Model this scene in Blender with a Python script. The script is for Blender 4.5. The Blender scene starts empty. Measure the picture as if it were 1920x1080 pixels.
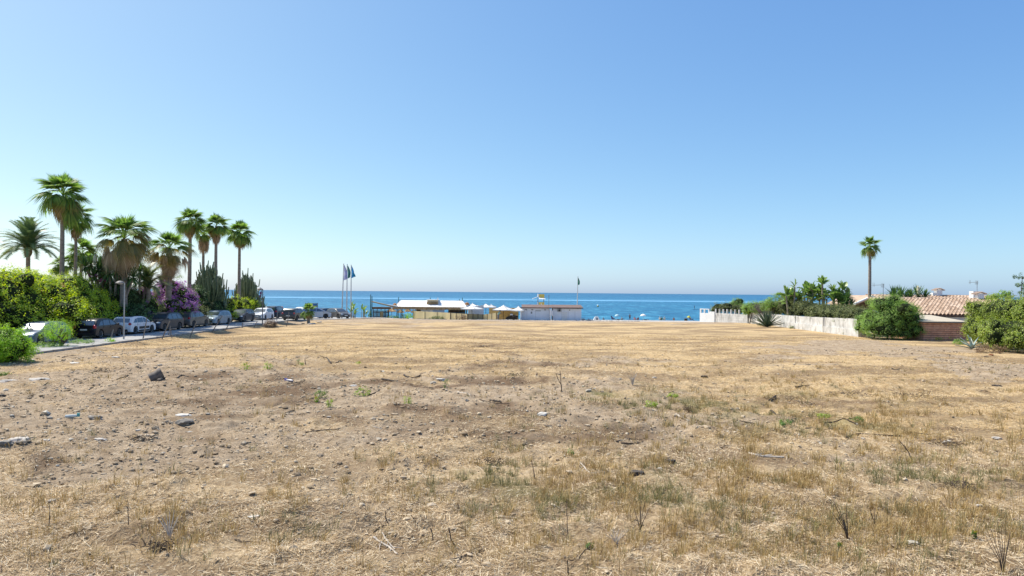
import bpy, math, random
import numpy as np
from mathutils import Vector, Matrix
R = math.radians
random.seed(7)
rng = np.random.default_rng(11)
scene = bpy.context.scene
C = scene.collection

# ------------------------------------------------------------------ camera
F = 1280.0                                  # focal length in pixels of a 1920 wide picture
CAM = Vector((0, 0, 3.8))
PITCH, ROLL = math.atan(8 / F), R(0.55)
_f = Vector((0, math.cos(PITCH), math.sin(PITCH)))
_u0 = Vector((0, -math.sin(PITCH), math.cos(PITCH)))
_r = Vector((1, 0, 0)) * math.cos(ROLL) + _u0 * math.sin(ROLL)
_u = Vector((-1, 0, 0)) * math.sin(ROLL) + _u0 * math.cos(ROLL)
cam_data = bpy.data.cameras.new('camera')
cam_data.sensor_width = 36.0
cam_data.lens = 36.0 * F / 1920.0
cam_data.clip_start = 0.1
cam_data.clip_end = 60000
cam = bpy.data.objects.new('camera', cam_data)
C.objects.link(cam)
M3 = Matrix((_r, _u, -_f)).transposed()
cam.matrix_world = Matrix.Translation(CAM) @ M3.to_4x4()
scene.camera = cam

# ------------------------------------------------------------------ sky, sun, exposure
SUN_EL, SUN_AZ = R(53), R(-62)              # azimuth from +Y (the view direction), negative = left
world = bpy.data.worlds.new('World')
scene.world = world
world.use_nodes = True
wn = world.node_tree
wn.nodes.clear()
sky = wn.nodes.new('ShaderNodeTexSky')
sky.sky_type = 'NISHITA'
sky.sun_disc = False
sky.sun_elevation = SUN_EL
sky.sun_rotation = SUN_AZ
sky.altitude = 0
sky.air_density = 0.6
sky.dust_density = 1.0
sky.ozone_density = 3.0
bg = wn.nodes.new('ShaderNodeBackground')
bg.inputs['Strength'].default_value = 0.12
wo = wn.nodes.new('ShaderNodeOutputWorld')
# the camera's colour response to the sky, one curve per channel, the same in every direction
sep = wn.nodes.new('ShaderNodeSeparateColor'); com = wn.nodes.new('ShaderNodeCombineColor')
wn.links.new(sky.outputs[0], sep.inputs[0])
for ch, (pw_, k_) in enumerate(((0.97, 1.04), (0.77, 1.525), (0.42, 2.76))):
    a_ = wn.nodes.new('ShaderNodeMath'); a_.operation = 'POWER'; wn.links.new(sep.outputs[ch], a_.inputs[0]); a_.inputs[1].default_value = pw_
    b_ = wn.nodes.new('ShaderNodeMath'); b_.operation = 'MULTIPLY'; wn.links.new(a_.outputs[0], b_.inputs[0]); b_.inputs[1].default_value = k_
    wn.links.new(b_.outputs[0], com.inputs[ch])
wn.links.new(com.outputs[0], bg.inputs[0])
wn.links.new(bg.outputs[0], wo.inputs[0])
sun_data = bpy.data.lights.new('sun', 'SUN')
sun_data.energy = 4.4
sun_data.angle = R(0.53)
sun_data.color = (1.0, 0.94, 0.82)
sun = bpy.data.objects.new('sun', sun_data)
C.objects.link(sun)
sdir = Vector((math.sin(SUN_AZ) * math.cos(SUN_EL), math.cos(SUN_AZ) * math.cos(SUN_EL), math.sin(SUN_EL)))
sun.rotation_euler = sdir.to_track_quat('Z', 'Y').to_euler()
sun.location = (0, 0, 60)
vs = scene.view_settings
vs.view_transform = 'Standard'
vs.look = 'None'
vs.gamma = 1.0
vs.exposure = 0.57
vs.use_curve_mapping = False

# ------------------------------------------------------------------ picture-to-place measuring
def P(px, py, Y):
    """point of the place seen at pixel (px,py) of the photograph, Y metres ahead"""
    d = _f + _r * ((px - 960) / F) + _u * ((540 - py) / F)
    return CAM + d * (Y / d.y)

def smooth_interp(x, xs, ys):
    return np.interp(x, xs, ys)

# ------------------------------------------------------------------ value noise
_tab = np.random.default_rng(3).random((256, 256))
def vnoise(x, y):
    xi = np.floor(x).astype(int); yi = np.floor(y).astype(int)
    fx = x - xi; fy = y - yi
    fx = fx * fx * (3 - 2 * fx); fy = fy * fy * (3 - 2 * fy)
    a = _tab[xi & 255, yi & 255]; b = _tab[(xi + 1) & 255, yi & 255]
    c = _tab[xi & 255, (yi + 1) & 255]; d = _tab[(xi + 1) & 255, (yi + 1) & 255]
    return (a * (1 - fx) + b * fx) * (1 - fy) + (c * (1 - fx) + d * fx) * fy
def fbm(x, y, oct=4, seed=0.0):
    s = 0; a = 0.5; n = 0
    for i in range(oct):
        s = s + a * vnoise(x + 17.3 * i + seed, y + 9.1 * i + seed * 1.7); n += a
        x = x * 2.03; y = y * 2.03; a *= 0.5
    return s / n                              # 0..1

# ------------------------------------------------------------------ terrain
_PY = [-200, 85, 95, 105, 116, 130, 190, 205, 230, 500]
_PZ = [0, 0, -0.12, -0.50, -0.95, -1.33, -3.66, -4.75, -7.0, -14]
ROAD_X0, ROAD_X1 = -33.4, -27.6               # kerb of the road runs at ROAD_X1
def hbase(x, y):
    x = np.asarray(x, float); y = np.asarray(y, float)
    z = np.interp(y, _PY, _PZ)
    und = (fbm(x * 0.09 + 5, y * 0.09, 3, 2.0) - 0.5) * 0.30
    und = und + (fbm(x * 0.45, y * 0.45, 3, 8.0) - 0.5) * 0.12
    damp = np.clip((ROAD_X1 + 0.0 - x) / -2.0, 0, 1) * np.clip((31.0 - x) / 3.0, 0, 1)
    z = z + und * damp * np.clip((96 - y) / 14, 0.1, 1)
    # gravel mound by the flag poles
    z = z + 0.22 * np.exp(-((x + 20.5) / 4.5) ** 2 - ((y - 103) / 5.0) ** 2)
    # the field lies a little below the road
    z = z - 0.22 * np.clip((x - ROAD_X1) / 1.2, 0, 1) * np.clip((-20 - x) / 5, 0, 1) * np.clip((88 - y) / 8, 0, 1)
    z = z - 0.12 * np.clip((ROAD_X1 - x + 0.15) / 0.15, 0, 1) * np.clip((x - ROAD_X0 + .3) / .3, 0, 1)
    return z
def hmicro(x, y):
    d = np.clip((60 - y) / 30, 0, 1) * np.clip((x - ROAD_X1 - .3) / 1, 0, 1)
    return ((fbm(x * 2.1, y * 2.1, 4, 4.0) - 0.5) * 0.13 + np.maximum(fbm(x * 1.1, y * 1.1, 3, 14.0) - 0.56, 0) * 0.45 + (fbm(x * 9, y * 9, 3, 6.0) - 0.5) * 0.045) * d
def ground(x, y):
    return hbase(x, y) + hmicro(x, y)
def gz(x, y):
    return float(ground(np.array([x]), np.array([y]))[0])
def GP(px, py):
    """point on the terrain seen at a pixel"""
    d = _f + _r * ((px - 960) / F) + _u * ((540 - py) / F)
    t = 3.8 / max(1e-4, -d.z)
    for _ in range(12):
        p = CAM + d * t
        t += (p.z - gz(p.x, p.y)) / -d.z * 0.8
    p = CAM + d * t
    return Vector((p.x, p.y, gz(p.x, p.y)))
def to_px(x, y, z=0.0):
    dx, dy, dz = x, y, z - CAM.z
    w = dx * _f.x + dy * _f.y + dz * _f.z
    a = dx * _r.x + dy * _r.y + dz * _r.z
    b = dx * _u.x + dy * _u.y + dz * _u.z
    w = np.maximum(w, 0.5)
    return 960 + a / w * F, 540 - b / w * F

def zones(x, y):
    """what covers the field where: bare soil, green stubble, brown litter, gold straw (0..1)"""
    px, py = to_px(x, y, 0.0)
    wx = (fbm(x * 0.35, y * 0.35, 3, 21.0) - 0.5); wy = (fbm(x * 0.35, y * 0.35, 3, 33.0) - 0.5)
    q = np.clip((py - 545) / 200, 0.1, 2.5)
    px = px + wx * 520 * np.sqrt(q); py = py + wy * 95 * q
    def E(cx, cy, rx, ry, k=1.0, sharp=2.0):
        d = ((px - cx) / rx) ** 2 + ((py - cy) / ry) ** 2
        return k * np.exp(-d ** (sharp / 2))
    soil = np.maximum.reduce([
        E(120, 800, 420, 75), E(330, 720, 380, 45, .95), E(520, 760, 260, 70, .9), E(780, 740, 270, 38, 1.0),
        E(1000, 765, 260, 42, 1.0), E(1180, 810, 180, 32, .8), E(1620, 655, 170, 16, 1.8, 4), E(1900, 693, 130, 18, 1.7, 4),
        E(770, 950, 190, 26, .55), E(1600, 858, 160, 16, .55), E(960, 599, 460, 6, 1.3), E(1010, 1060, 110, 20, .6),
        E(680, 596, 120, 6, 1.2), E(150, 660, 300, 14, .8), E(1250, 600, 300, 3.5, .9), E(640, 890, 150, 24, .4), E(1160, 680, 260, 9, .55)])
    green = np.maximum.reduce([
        E(1230, 760, 230, 26, .7), E(1400, 800, 240, 32, .65), E(1000, 900, 260, 40, .75), E(1180, 930, 220, 50, .6),
        E(1500, 740, 260, 26, .35), E(150, 662, 160, 7, .7), E(870, 860, 120, 26, .45), E(1560, 900, 260, 60, .3)])
    brown = np.maximum.reduce([
        E(560, 715, 260, 18, .75), E(880, 715, 240, 13, .9), E(900, 800, 270, 32, .7), E(330, 740, 190, 26, .8),
        E(1080, 690, 330, 9, .65), E(900, 650, 80, 7, 1.0), E(1640, 745, 210, 12, .8), E(1450, 800, 260, 20, .5),
        E(150, 870, 220, 26, .85), E(400, 960, 180, 40, .4), E(1350, 930, 220, 60, .45), E(400, 650, 150, 10, .6), E(500, 800, 200, 24, .7)])
    far = np.clip((730 - py) / 50, 0, 1)
    right = np.clip((px - 1150) / 200, 0, 1) * np.clip((860 - py) / 60, 0, 1)
    gold = np.clip(np.maximum(far, right * .85), 0, 1)
    n = fbm(x * 0.8, y * 0.8, 4, 50.0)
    soil = np.clip(soil * 1.25 + (n - 0.5) * 1.3 * np.clip(soil * 3, 0, 1), 0, 1)
    brown = np.clip(brown + (fbm(x * .6, y * .6, 4, 70.) - .5) * 1.4 * np.clip(brown * 2.5, 0.32, 1), 0, 1)
    green = np.clip(green + (fbm(x * .9, y * .9, 4, 90.) - .5) * 1.2 * np.clip(green * 2.5, 0, 1), 0, 1)
    return soil, green, brown, gold

# ------------------------------------------------------------------ mesh helpers
def tag(o, label=None, cat=None, group=None, kind=None):
    if label: o['label'] = label
    if cat: o['category'] = cat
    if group: o['group'] = group
    if kind: o['kind'] = kind
    return o
def thing(name, label, cat, loc=(0, 0, 0), rotz=0.0, group=None):
    o = bpy.data.objects.new(name, None)
    o.empty_display_size = 0.2
    C.objects.link(o)
    o.location = loc; o.rotation_euler = (0, 0, rotz)
    return tag(o, label, cat, group)
def link(name, me, parent=None, loc=None, rot=None, scale=None):
    o = bpy.data.objects.new(name, me)
    C.objects.link(o)
    if parent is not None: o.parent = parent
    if loc is not None: o.location = loc
    if rot is not None: o.rotation_euler = rot
    if scale is not None: o.scale = scale
    return o
def np_mesh(name, V, Fc, mats, smooth=False, matidx=None):
    """V (n,3), Fc (m,k) all faces of k corners"""
    V = np.asarray(V, np.float32); Fc = np.asarray(Fc, np.int32)
    me = bpy.data.meshes.new(name)
    me.vertices.add(len(V)); me.vertices.foreach_set('co', V.ravel())
    m, k = Fc.shape
    me.loops.add(m * k); me.loops.foreach_set('vertex_index', Fc.ravel())
    me.polygons.add(m); me.polygons.foreach_set('loop_start', np.arange(0, m * k, k, dtype=np.int32))
    if matidx is not None: me.polygons.foreach_set('material_index', np.asarray(matidx, np.int32))
    me.polygons.foreach_set('use_smooth', np.full(m, smooth, bool))
    me.update(calc_edges=True)
    for mt in (mats if isinstance(mats, (list, tuple)) else [mats]): me.materials.append(mt)
    return me
class MB:
    def __init__(s): s.v = []; s.f = []
    def add(s, vs, fs):
        n = len(s.v); s.v += [tuple(v) for v in vs]; s.f += [tuple(i + n for i in f) for f in fs]; return s
    def box(s, c, size, rz=0.0, M=None):
        hx, hy, hz = size[0] / 2, size[1] / 2, size[2] / 2
        vs = [Vector((a * hx, b * hy, d * hz)) for d in (-1, 1) for b in (-1, 1) for a in (-1, 1)]
        m = M if M is not None else Matrix.Rotation(rz, 3, 'Z')
        vs = [m @ v + Vector(c) for v in vs]
        return s.add(vs, [(0, 2, 3, 1), (4, 5, 7, 6), (0, 1, 5, 4), (2, 6, 7, 3), (0, 4, 6, 2), (1, 3, 7, 5)])
    def tube(s, pts, rad, n=8, cap=True):
        pts = [Vector(p) for p in pts]
        if not hasattr(rad, '__len__'): rad = [rad] * len(pts)
        t0 = (pts[1] - pts[0]).normalized()
        a = t0.orthogonal().normalized(); vs = []
        for i, p in enumerate(pts):
            t = (pts[min(i + 1, len(pts) - 1)] - pts[max(i - 1, 0)]).normalized()
            a = (a - t * a.dot(t)).normalized(); b = t.cross(a)
            for k in range(n):
                q = 2 * math.pi * k / n
                vs.append(p + (a * math.cos(q) + b * math.sin(q)) * rad[i])
        fs = [(i * n + k, i * n + (k + 1) % n, (i + 1) * n + (k + 1) % n, (i + 1) * n + k) for i in range(len(pts) - 1) for k in range(n)]
        if cap: fs += [tuple(range(n))[::-1], tuple((len(pts) - 1) * n + k for k in range(n))]
        return s.add(vs, fs)
    def lathe(s, prof, n=16, c=(0, 0, 0), axis='Z'):
        vs = []
        for r, z in prof:
            for k in range(n):
                q = 2 * math.pi * k / n
                v = (r * math.cos(q), r * math.sin(q), z)
                if axis == 'X': v = (v[2], v[0], v[1])
                vs.append((v[0] + c[0], v[1] + c[1], v[2] + c[2]))
        fs = [(i * n + k, i * n + (k + 1) % n, (i + 1) * n + (k + 1) % n, (i + 1) * n + k) for i in range(len(prof) - 1) for k in range(n)]
        if prof[0][0] > 1e-4: fs.append(tuple(range(n))[::-1])
        if prof[-1][0] > 1e-4: fs.append(tuple((len(prof) - 1) * n + k for k in range(n)))
        return s.add(vs, fs)
    def prism(s, poly, d):
        """closed polygon of 3-D points pushed along vector d"""
        n = len(poly); d = Vector(d); vs = [Vector(p) for p in poly] + [Vector(p) + d for p in poly]
        return s.add(vs, [tuple(range(n))[::-1], tuple(range(n, 2 * n))] + [(i, (i + 1) % n, n + (i + 1) % n, n + i) for i in range(n)])
    def mesh(s, name, mat, smooth=None):
        me = bpy.data.meshes.new(name); me.from_pydata(s.v, [], s.f); me.update()
        me.materials.append(mat)
        if smooth:
            me.polygons.foreach_set('use_smooth', np.ones(len(me.polygons), bool)); me.set_sharp_from_angle(angle=R(smooth))
        return me
    def build(s, name, mat, parent=None, smooth=None, **k):
        return link(name, s.mesh(name, mat, smooth), parent, **k)
def copy_tree(o, parent=None):
    c = o.copy(); C.objects.link(c); c.parent = parent
    for ch in o.children: copy_tree(ch, c)
    return c
def blob(c, r, seed=0, lump=0.25, n=2, flat=1.0):
    """irregular stone or clump: verts, faces of a rounded icosphere pushed by noise"""
    import bmesh
    bm = bmesh.new(); bmesh.ops.create_icosphere(bm, subdivisions=n, radius=1)
    rr = random.Random(seed); ph = [(rr.uniform(0, 6), rr.uniform(0, 6), rr.uniform(0, 6)) for _ in range(3)]
    vs = []
    for v in bm.verts:
        p = v.co; k = 1.0
        for i, (a, b, d) in enumerate(ph):
            w = 1.6 * (i + 1)
            k += lump / (i + 1) * math.sin(w * p.x + a) * math.sin(w * p.y + b) * math.cos(w * p.z + d) * 1.6
        vs.append((c[0] + p.x * k * r[0], c[1] + p.y * k * r[1], c[2] + p.z * k * r[2] * flat))
    fs = [tuple(x.index for x in f.verts) for f in bm.faces]
    bm.free()
    return vs, fs

# ------------------------------------------------------------------ materials
def nt(name):
    m = bpy.data.materials.new(name); m.use_nodes = True
    t = m.node_tree; t.nodes.clear()
    out = t.nodes.new('ShaderNodeOutputMaterial'); b = t.nodes.new('ShaderNodeBsdfPrincipled')
    t.links.new(b.outputs[0], out.inputs[0])
    return m, t, b, out
def N(t, kind, **k):
    n = t.nodes.new(kind)
    for a, v in k.items(): setattr(n, a, v)
    return n
def rgba(c): return (c[0], c[1], c[2], 1.0)
def mixc(t, fac, a, b, mode='MIX'):
    n = t.nodes.new('ShaderNodeMix'); n.data_type = 'RGBA'; n.blend_type = mode
    for sock, v in ((n.inputs[0], fac), (n.inputs[6], a), (n.inputs[7], b)):
        if isinstance(v, bpy.types.NodeSocket): t.links.new(v, sock)
        elif isinstance(v, (int, float)): sock.default_value = v
        else: sock.default_value = rgba(v)
    return n.outputs[2]
def ramp(t, fac, stops):
    n = t.nodes.new('ShaderNodeValToRGB'); t.links.new(fac, n.inputs[0])
    el = n.color_ramp.elements
    while len(el) < len(stops): el.new(0.5)
    for e, (p, c) in zip(el, stops):
        e.position = p; e.color = rgba(c) if hasattr(c, '__len__') else (c, c, c, 1)
    return n.outputs[0]
def noise(t, scale, detail=4, rough=0.55, vec=None, dist=0.0):
    n = t.nodes.new('ShaderNodeTexNoise'); n.inputs['Scale'].default_value = scale
    n.inputs['Detail'].default_value = detail; n.inputs['Roughness'].default_value = rough; n.inputs['Distortion'].default_value = dist
    if vec is not None: t.links.new(vec, n.inputs['Vector'])
    return n.outputs[0]
def coords(t, kind='Object', scale=(1, 1, 1)):
    tc = t.nodes.new('ShaderNodeTexCoord'); mp = t.nodes.new('ShaderNodeMapping')
    mp.inputs['Scale'].default_value = scale
    t.links.new(tc.outputs[kind], mp.inputs[0]); return mp.outputs[0]
def wpos(t, scale=(1, 1, 1)):
    g = t.nodes.new('ShaderNodeNewGeometry'); mp = t.nodes.new('ShaderNodeMapping')
    mp.inputs['Scale'].default_value = scale
    t.links.new(g.outputs['Position'], mp.inputs[0]); return mp.outputs[0]
def bump(t, b, h, strength=0.3, dist=0.05):
    n = t.nodes.new('ShaderNodeBump'); n.inputs['Strength'].default_value = strength; n.inputs['Distance'].default_value = dist
    t.links.new(h, n.inputs['Height']); t.links.new(n.outputs[0], b.inputs['Normal']); return n
_mc = {}
def mat(name, col, rough=0.6, metal=0.0, var=0.15, scale=4.0, bumps=0.0, spec=0.5, coat=0.0, col2=None, stretch=(1, 1, 1), trans=0.0):
    if name in _mc: return _mc[name]
    m, t, b, out = nt(name)
    v = coords(t, 'Object', stretch)
    n1 = noise(t, scale, 5, 0.6, v)
    c2 = col2 if col2 else tuple(c * (1 - 2 * var) for c in col)
    c = mixc(t, ramp(t, n1, [(0.35, 0.0), (0.68, 1.0)]), col, c2)
    t.links.new(c, b.inputs['Base Color'])
    b.inputs['Roughness'].default_value = rough; b.inputs['Metallic'].default_value = metal
    b.inputs['Specular IOR Level'].default_value = spec; b.inputs['Coat Weight'].default_value = coat
    if bumps: bump(t, b, noise(t, scale * 6, 5, 0.65, v), bumps, 0.02)
    _mc[name] = m
    return m
def leaf_mat(name, cols, rough=0.45, trans=0.35, spec=0.35):
    """leaves: each one its own tint, light comes through"""
    if name in _mc: return _mc[name]
    m, t, b, out = nt(name)
    g = t.nodes.new('ShaderNodeNewGeometry')
    c = ramp(t, g.outputs['Random Per Island'], [(i / max(1, len(cols) - 1), k) for i, k in enumerate(cols)])
    big = noise(t, 0.9, 3, 0.5, wpos(t))
    c = mixc(t, ramp(t, big, [(0.4, 0.0), (0.65, 0.35)]), c, cols[0])
    t.links.new(c, b.inputs['Base Color'])
    b.inputs['Roughness'].default_value = rough; b.inputs['Specular IOR Level'].default_value = spec
    tr = t.nodes.new('ShaderNodeBsdfTranslucent')
    hs = t.nodes.new('ShaderNodeHueSaturation'); hs.inputs['Saturation'].default_value = 1.15; hs.inputs['Value'].default_value = 1.3
    t.links.new(c, hs.inputs['Color']); t.links.new(hs.outputs[0], tr.inputs['Color'])
    mx = t.nodes.new('ShaderNodeMixShader'); mx.inputs[0].default_value = trans
    t.links.new(b.outputs[0], mx.inputs[1]); t.links.new(tr.outputs[0], mx.inputs[2]); t.links.new(mx.outputs[0], out.inputs[0])
    _mc[name] = m
    return m

# ------------------------------------------------------------------ ground sheet
def ground_material():
    m, t, b, out = nt('dry_field_soil')
    at = t.nodes.new('ShaderNodeAttribute'); at.attribute_name = 'cover'
    sp = t.nodes.new('ShaderNodeSeparateColor'); t.links.new(at.outputs['Color'], sp.inputs[0])
    w = wpos(t)
    # mown straw: fine streaky fibres, gold and pale
    fib = noise(t, 9.0, 8, 0.72, wpos(t, (1.0, 0.55, 1)), 0.6)
    fine = noise(t, 38.0, 6, 0.75, w, 0.4)
    mid = noise(t, 1.7, 6, 0.62, w, 0.3)
    lowf = noise(t, 0.28, 5, 0.6, wpos(t, (0.6, 1.3, 1)), 0.5)
    straw = ramp(t, fib, [(0.30, (.19, .13, .08)), (0.45, (.40, .30, .19)), (0.56, (.56, .44, .29)), (0.72, (.72, .60, .44))])
    gold = ramp(t, fib, [(0.30, (.24, .16, .09)), (0.45, (.47, .35, .20)), (0.56, (.60, .46, .28)), (0.72, (.74, .61, .42))])
    soil = ramp(t, fine, [(0.28, (.19, .145, .105)), (0.46, (.38, .31, .235)), (0.58, (.48, .405, .315)), (0.75, (.64, .56, .46))])
    soil2 = ramp(t, mid, [(0.35, (.72, .66, .60)), (0.62, (1.12, 1.1, 1.08))])
    soil = mixc(t, 1.0, soil, soil2, 'MULTIPLY')
    brown = ramp(t, fine, [(0.30, (.055, .036, .024)), (0.48, (.16, .108, .07)), (0.62, (.27, .195, .13)), (0.78, (.44, .34, .24))])
    grn = ramp(t, fine, [(0.30, (.08, .075, .035)), (0.5, (.20, .185, .085)), (0.62, (.33, .29, .16)), (0.78, (.50, .43, .28))])
    c = mixc(t, at.outputs['Alpha'], straw, gold)
    # low frequency wear: browner streaks through the straw
    c = mixc(t, ramp(t, lowf, [(0.44, 0.0), (0.58, 0.65)]), c, brown)
    c = mixc(t, ramp(t, mid, [(0.50, 0.0), (0.72, 0.55)]), c, mixc(t, 0.5, c, soil))
    def edge(sock, lo=0.25, hi=0.75):
        a = t.nodes.new('ShaderNodeMath'); a.operation = 'MULTIPLY_ADD'
        t.links.new(fine, a.inputs[0]); a.inputs[1].default_value = 0.9; a.inputs[2].default_value = -0.45
        s = t.nodes.new('ShaderNodeMath'); s.operation = 'ADD'; t.links.new(sock, s.inputs[0]); t.links.new(a.outputs[0], s.inputs[1])
        return ramp(t, s.outputs[0], [(lo, 0.0), (hi, 1.0)])
    c = mixc(t, edge(sp.outputs[1], .3, .9), c, grn)
    c = mixc(t, edge(sp.outputs[0], .2, .7), c, soil)
    c = mixc(t, edge(sp.outputs[2], .3, .95), c, brown)
    c = mixc(t, 1.0, c, (1.0, .955, .875), 'MULTIPLY')          # the warm ochre of the local soil
    # beach sand past the crest
    g = t.nodes.new('ShaderNodeNewGeometry'); sx = t.nodes.new('ShaderNodeSeparateXYZ'); t.links.new(g.outputs['Position'], sx.inputs[0])
    mr = t.nodes.new('ShaderNodeMapRange'); t.links.new(sx.outputs['Y'], mr.inputs[0])
    mr.inputs[1].default_value = 97; mr.inputs[2].default_value = 103
    c = mixc(t, mr.outputs[0], c, mixc(t, fine, (.36, .325, .285), (.56, .51, .455)))
    t.links.new(c, b.inputs['Base Color'])
    b.inputs['Roughness'].default_value = 0.95; b.inputs['Specular IOR Level'].default_value = 0.12
    a = t.nodes.new('ShaderNodeMath'); a.operation = 'ADD'; t.links.new(fib, a.inputs[0]); t.links.new(fine, a.inputs[1])
    bump(t, b, a.outputs[0], 0.9, 0.05)
    return m

def axis(fine_lo, fine_hi, step, lo, hi, grow):
    mid = list(np.arange(fine_lo, fine_hi, step)); s = step; v = mid[-1]; up = []
    while v < hi: s *= grow; v += s; up.append(v)
    s = step; v = mid[0]; dn = []
    while v > lo: s *= grow; v -= s; dn.append(v)
    return np.array(dn[::-1] + mid + up)
xs = axis(-17, 17, 0.07, -900, 900, 1.022)
ys = axis(8.2, 17, 0.06, -120, 420, 1.013)
X, Y = np.meshgrid(xs, ys)
Z = ground(X, Y)
V = np.stack([X, Y, Z], -1).reshape(-1, 3)
nx, ny = len(xs), len(ys)
I = np.arange(nx * ny).reshape(ny, nx)
Fq = np.stack([I[:-1, :-1], I[:-1, 1:], I[1:, 1:], I[1:, :-1]], -1).reshape(-1, 4)
me = np_mesh('ground', V, Fq, ground_material(), smooth=True)
so, gr, br, go = zones(X.ravel(), Y.ravel())
at = me.color_attributes.new('cover', 'FLOAT_COLOR', 'POINT')
at.data.foreach_set('color', np.stack([so, gr, br, go], -1).astype(np.float32).ravel())
tag(link('ground', me), kind='structure')
print('ground verts', nx * ny)

# ------------------------------------------------------------------ sea
SEA = -4.6
def sea_material():
    m, t, b, out = nt('sea_water')
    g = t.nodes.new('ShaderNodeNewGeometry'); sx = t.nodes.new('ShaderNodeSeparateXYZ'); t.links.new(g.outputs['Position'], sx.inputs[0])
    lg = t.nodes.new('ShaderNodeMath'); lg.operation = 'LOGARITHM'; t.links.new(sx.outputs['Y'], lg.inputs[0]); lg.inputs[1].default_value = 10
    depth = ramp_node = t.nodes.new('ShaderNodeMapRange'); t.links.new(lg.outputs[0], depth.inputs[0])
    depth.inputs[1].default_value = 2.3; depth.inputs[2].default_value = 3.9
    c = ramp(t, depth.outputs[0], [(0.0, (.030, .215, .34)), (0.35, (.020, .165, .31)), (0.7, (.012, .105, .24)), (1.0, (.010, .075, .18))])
    # wind patches and slicks, long across the view
    st = noise(t, 0.010, 5, 0.6, wpos(t, (0.35, 1.6, 1)), 0.6)
    c = mixc(t, ramp(t, st, [(0.42, 0.0), (0.60, 0.35)]), c, (.05, .26, .42))
    rip = noise(t, 0.35, 5, 0.7, wpos(t, (0.35, 1.0, 1)), 0.8)
    c = mixc(t, ramp(t, rip, [(0.42, 0.0), (0.56, 0.9)]), c, (.006, .07, .16))
    rip2 = noise(t, 0.14, 6, 0.75, wpos(t, (1.5, 0.28, 1)), 1.0)
    c = mixc(t, ramp(t, rip2, [(0.5, 0.0), (0.64, 0.7)]), c, (.09, .34, .48))
    rip3 = noise(t, 0.10, 6, 0.75, wpos(t, (1.3, 0.22, 1.7)), 1.0)
    c = mixc(t, ramp(t, rip3, [(0.5, 0.0), (0.64, 0.6)]), c, (.006, .085, .20))
    # pale slick lines parallel with the shore (calmer water)
    ww = t.nodes.new('ShaderNodeMath'); ww.operation = 'MULTIPLY_ADD'
    t.links.new(noise(t, 0.0012, 3, 0.5, wpos(t)), ww.inputs[0]); ww.inputs[1].default_value = 190; t.links.new(sx.outputs['Y'], ww.inputs[2])
    def band(y0, hw, k):
        a = t.nodes.new('ShaderNodeMath'); a.operation = 'SUBTRACT'; t.links.new(ww.outputs[0], a.inputs[0]); a.inputs[1].default_value = y0
        d = t.nodes.new('ShaderNodeMath'); d.operation = 'ABSOLUTE'; t.links.new(a.outputs[0], d.inputs[0])
        mr = t.nodes.new('ShaderNodeMapRange'); t.links.new(d.outputs[0], mr.inputs[0])
        mr.inputs[1].default_value = hw; mr.inputs[2].default_value = hw * .55; mr.inputs[3].default_value = 0; mr.inputs[4].default_value = k
        return mr.outputs[0]
    c = mixc(t, band(870, 45, .75), c, (.24, .50, .72))
    c = mixc(t, band(1010, 40, .35), c, (.16, .40, .62))
    t.links.new(c, b.inputs['Base Color'])
    b.inputs['Roughness'].default_value = 0.42; b.inputs['Specular IOR Level'].default_value = 0.22
    bump(t, b, rip, 0.9, 0.7)
    return m
# a fine sheet near the shore, with swell and ripples; coarser out to the horizon
sy = axis(196, 260, 0.8, 190, 42000, 1.06); sx_ = axis(-200, 200, 8, -30000, 30000, 1.15)
SX, SY = np.meshgrid(sx_, sy)
SZ = SEA + (fbm(SX * .05, SY * .35, 3, 5.) - .5) * .35 * np.clip((900 - SY) / 600, 0, 1)
n1, n2 = len(sx_), len(sy); I = np.arange(n1 * n2).reshape(n2, n1)
Fq = np.stack([I[:-1, :-1], I[:-1, 1:], I[1:, 1:], I[1:, :-1]], -1).reshape(-1, 4)
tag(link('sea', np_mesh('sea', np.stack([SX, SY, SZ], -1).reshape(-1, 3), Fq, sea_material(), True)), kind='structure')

# ================================================================== road
ASPH = None
def road_material():
    m, t, b, out = nt('sun_bleached_asphalt')
    w = wpos(t)
    n = noise(t, 30, 6, .7, w); l = noise(t, .5, 4, .6, wpos(t, (1.5, .4, 1)))
    c = ramp(t, n, [(.3, (.26, .255, .245)), (.7, (.42, .41, .395))])
    c = mixc(t, ramp(t, l, [(.45, 0.), (.65, .5)]), c, (.48, .47, .45))
    crack = t.nodes.new('ShaderNodeTexVoronoi'); crack.feature = 'DISTANCE_TO_EDGE'; crack.inputs['Scale'].default_value = .45
    t.links.new(w, crack.inputs['Vector'])
    c = mixc(t, ramp(t, crack.outputs['Distance'], [(0.0, .8), (.012, 0.)]), c, (.07, .065, .06))
    t.links.new(c, b.inputs['Base Color']); b.inputs['Roughness'].default_value = .9; b.inputs['Specular IOR Level'].default_value = .2
    bump(t, b, n, .3, .01)
    return m
def rzl(y): return float(hbase(np.array([-60.0]), np.array([y]))[0]) + 0.05
ysr = np.concatenate([np.arange(20, 90, 4), np.arange(90, 114, 1.5)])
def xedge(y, kerb=True):            # the road widens into the car park at the beach end
    return ROAD_X1 + max(0.0, y - 84) ** 1.25 * 0.34
mb = MB(); vs = []; fs = []
for i, y in enumerate(ysr):
    z = rzl(float(y)); xe = xedge(y)
    for x in np.linspace(ROAD_X0, xe, 5): vs.append((x, y, z - 0.02 * 0))
for i in range(len(ysr) - 1):
    for k in range(4):
        a = i * 5 + k; fs.append((a, a + 1, a + 6, a + 5))
mb.add(vs, fs)
tag(mb.build('road', road_material(), smooth=60), kind='structure')
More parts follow.
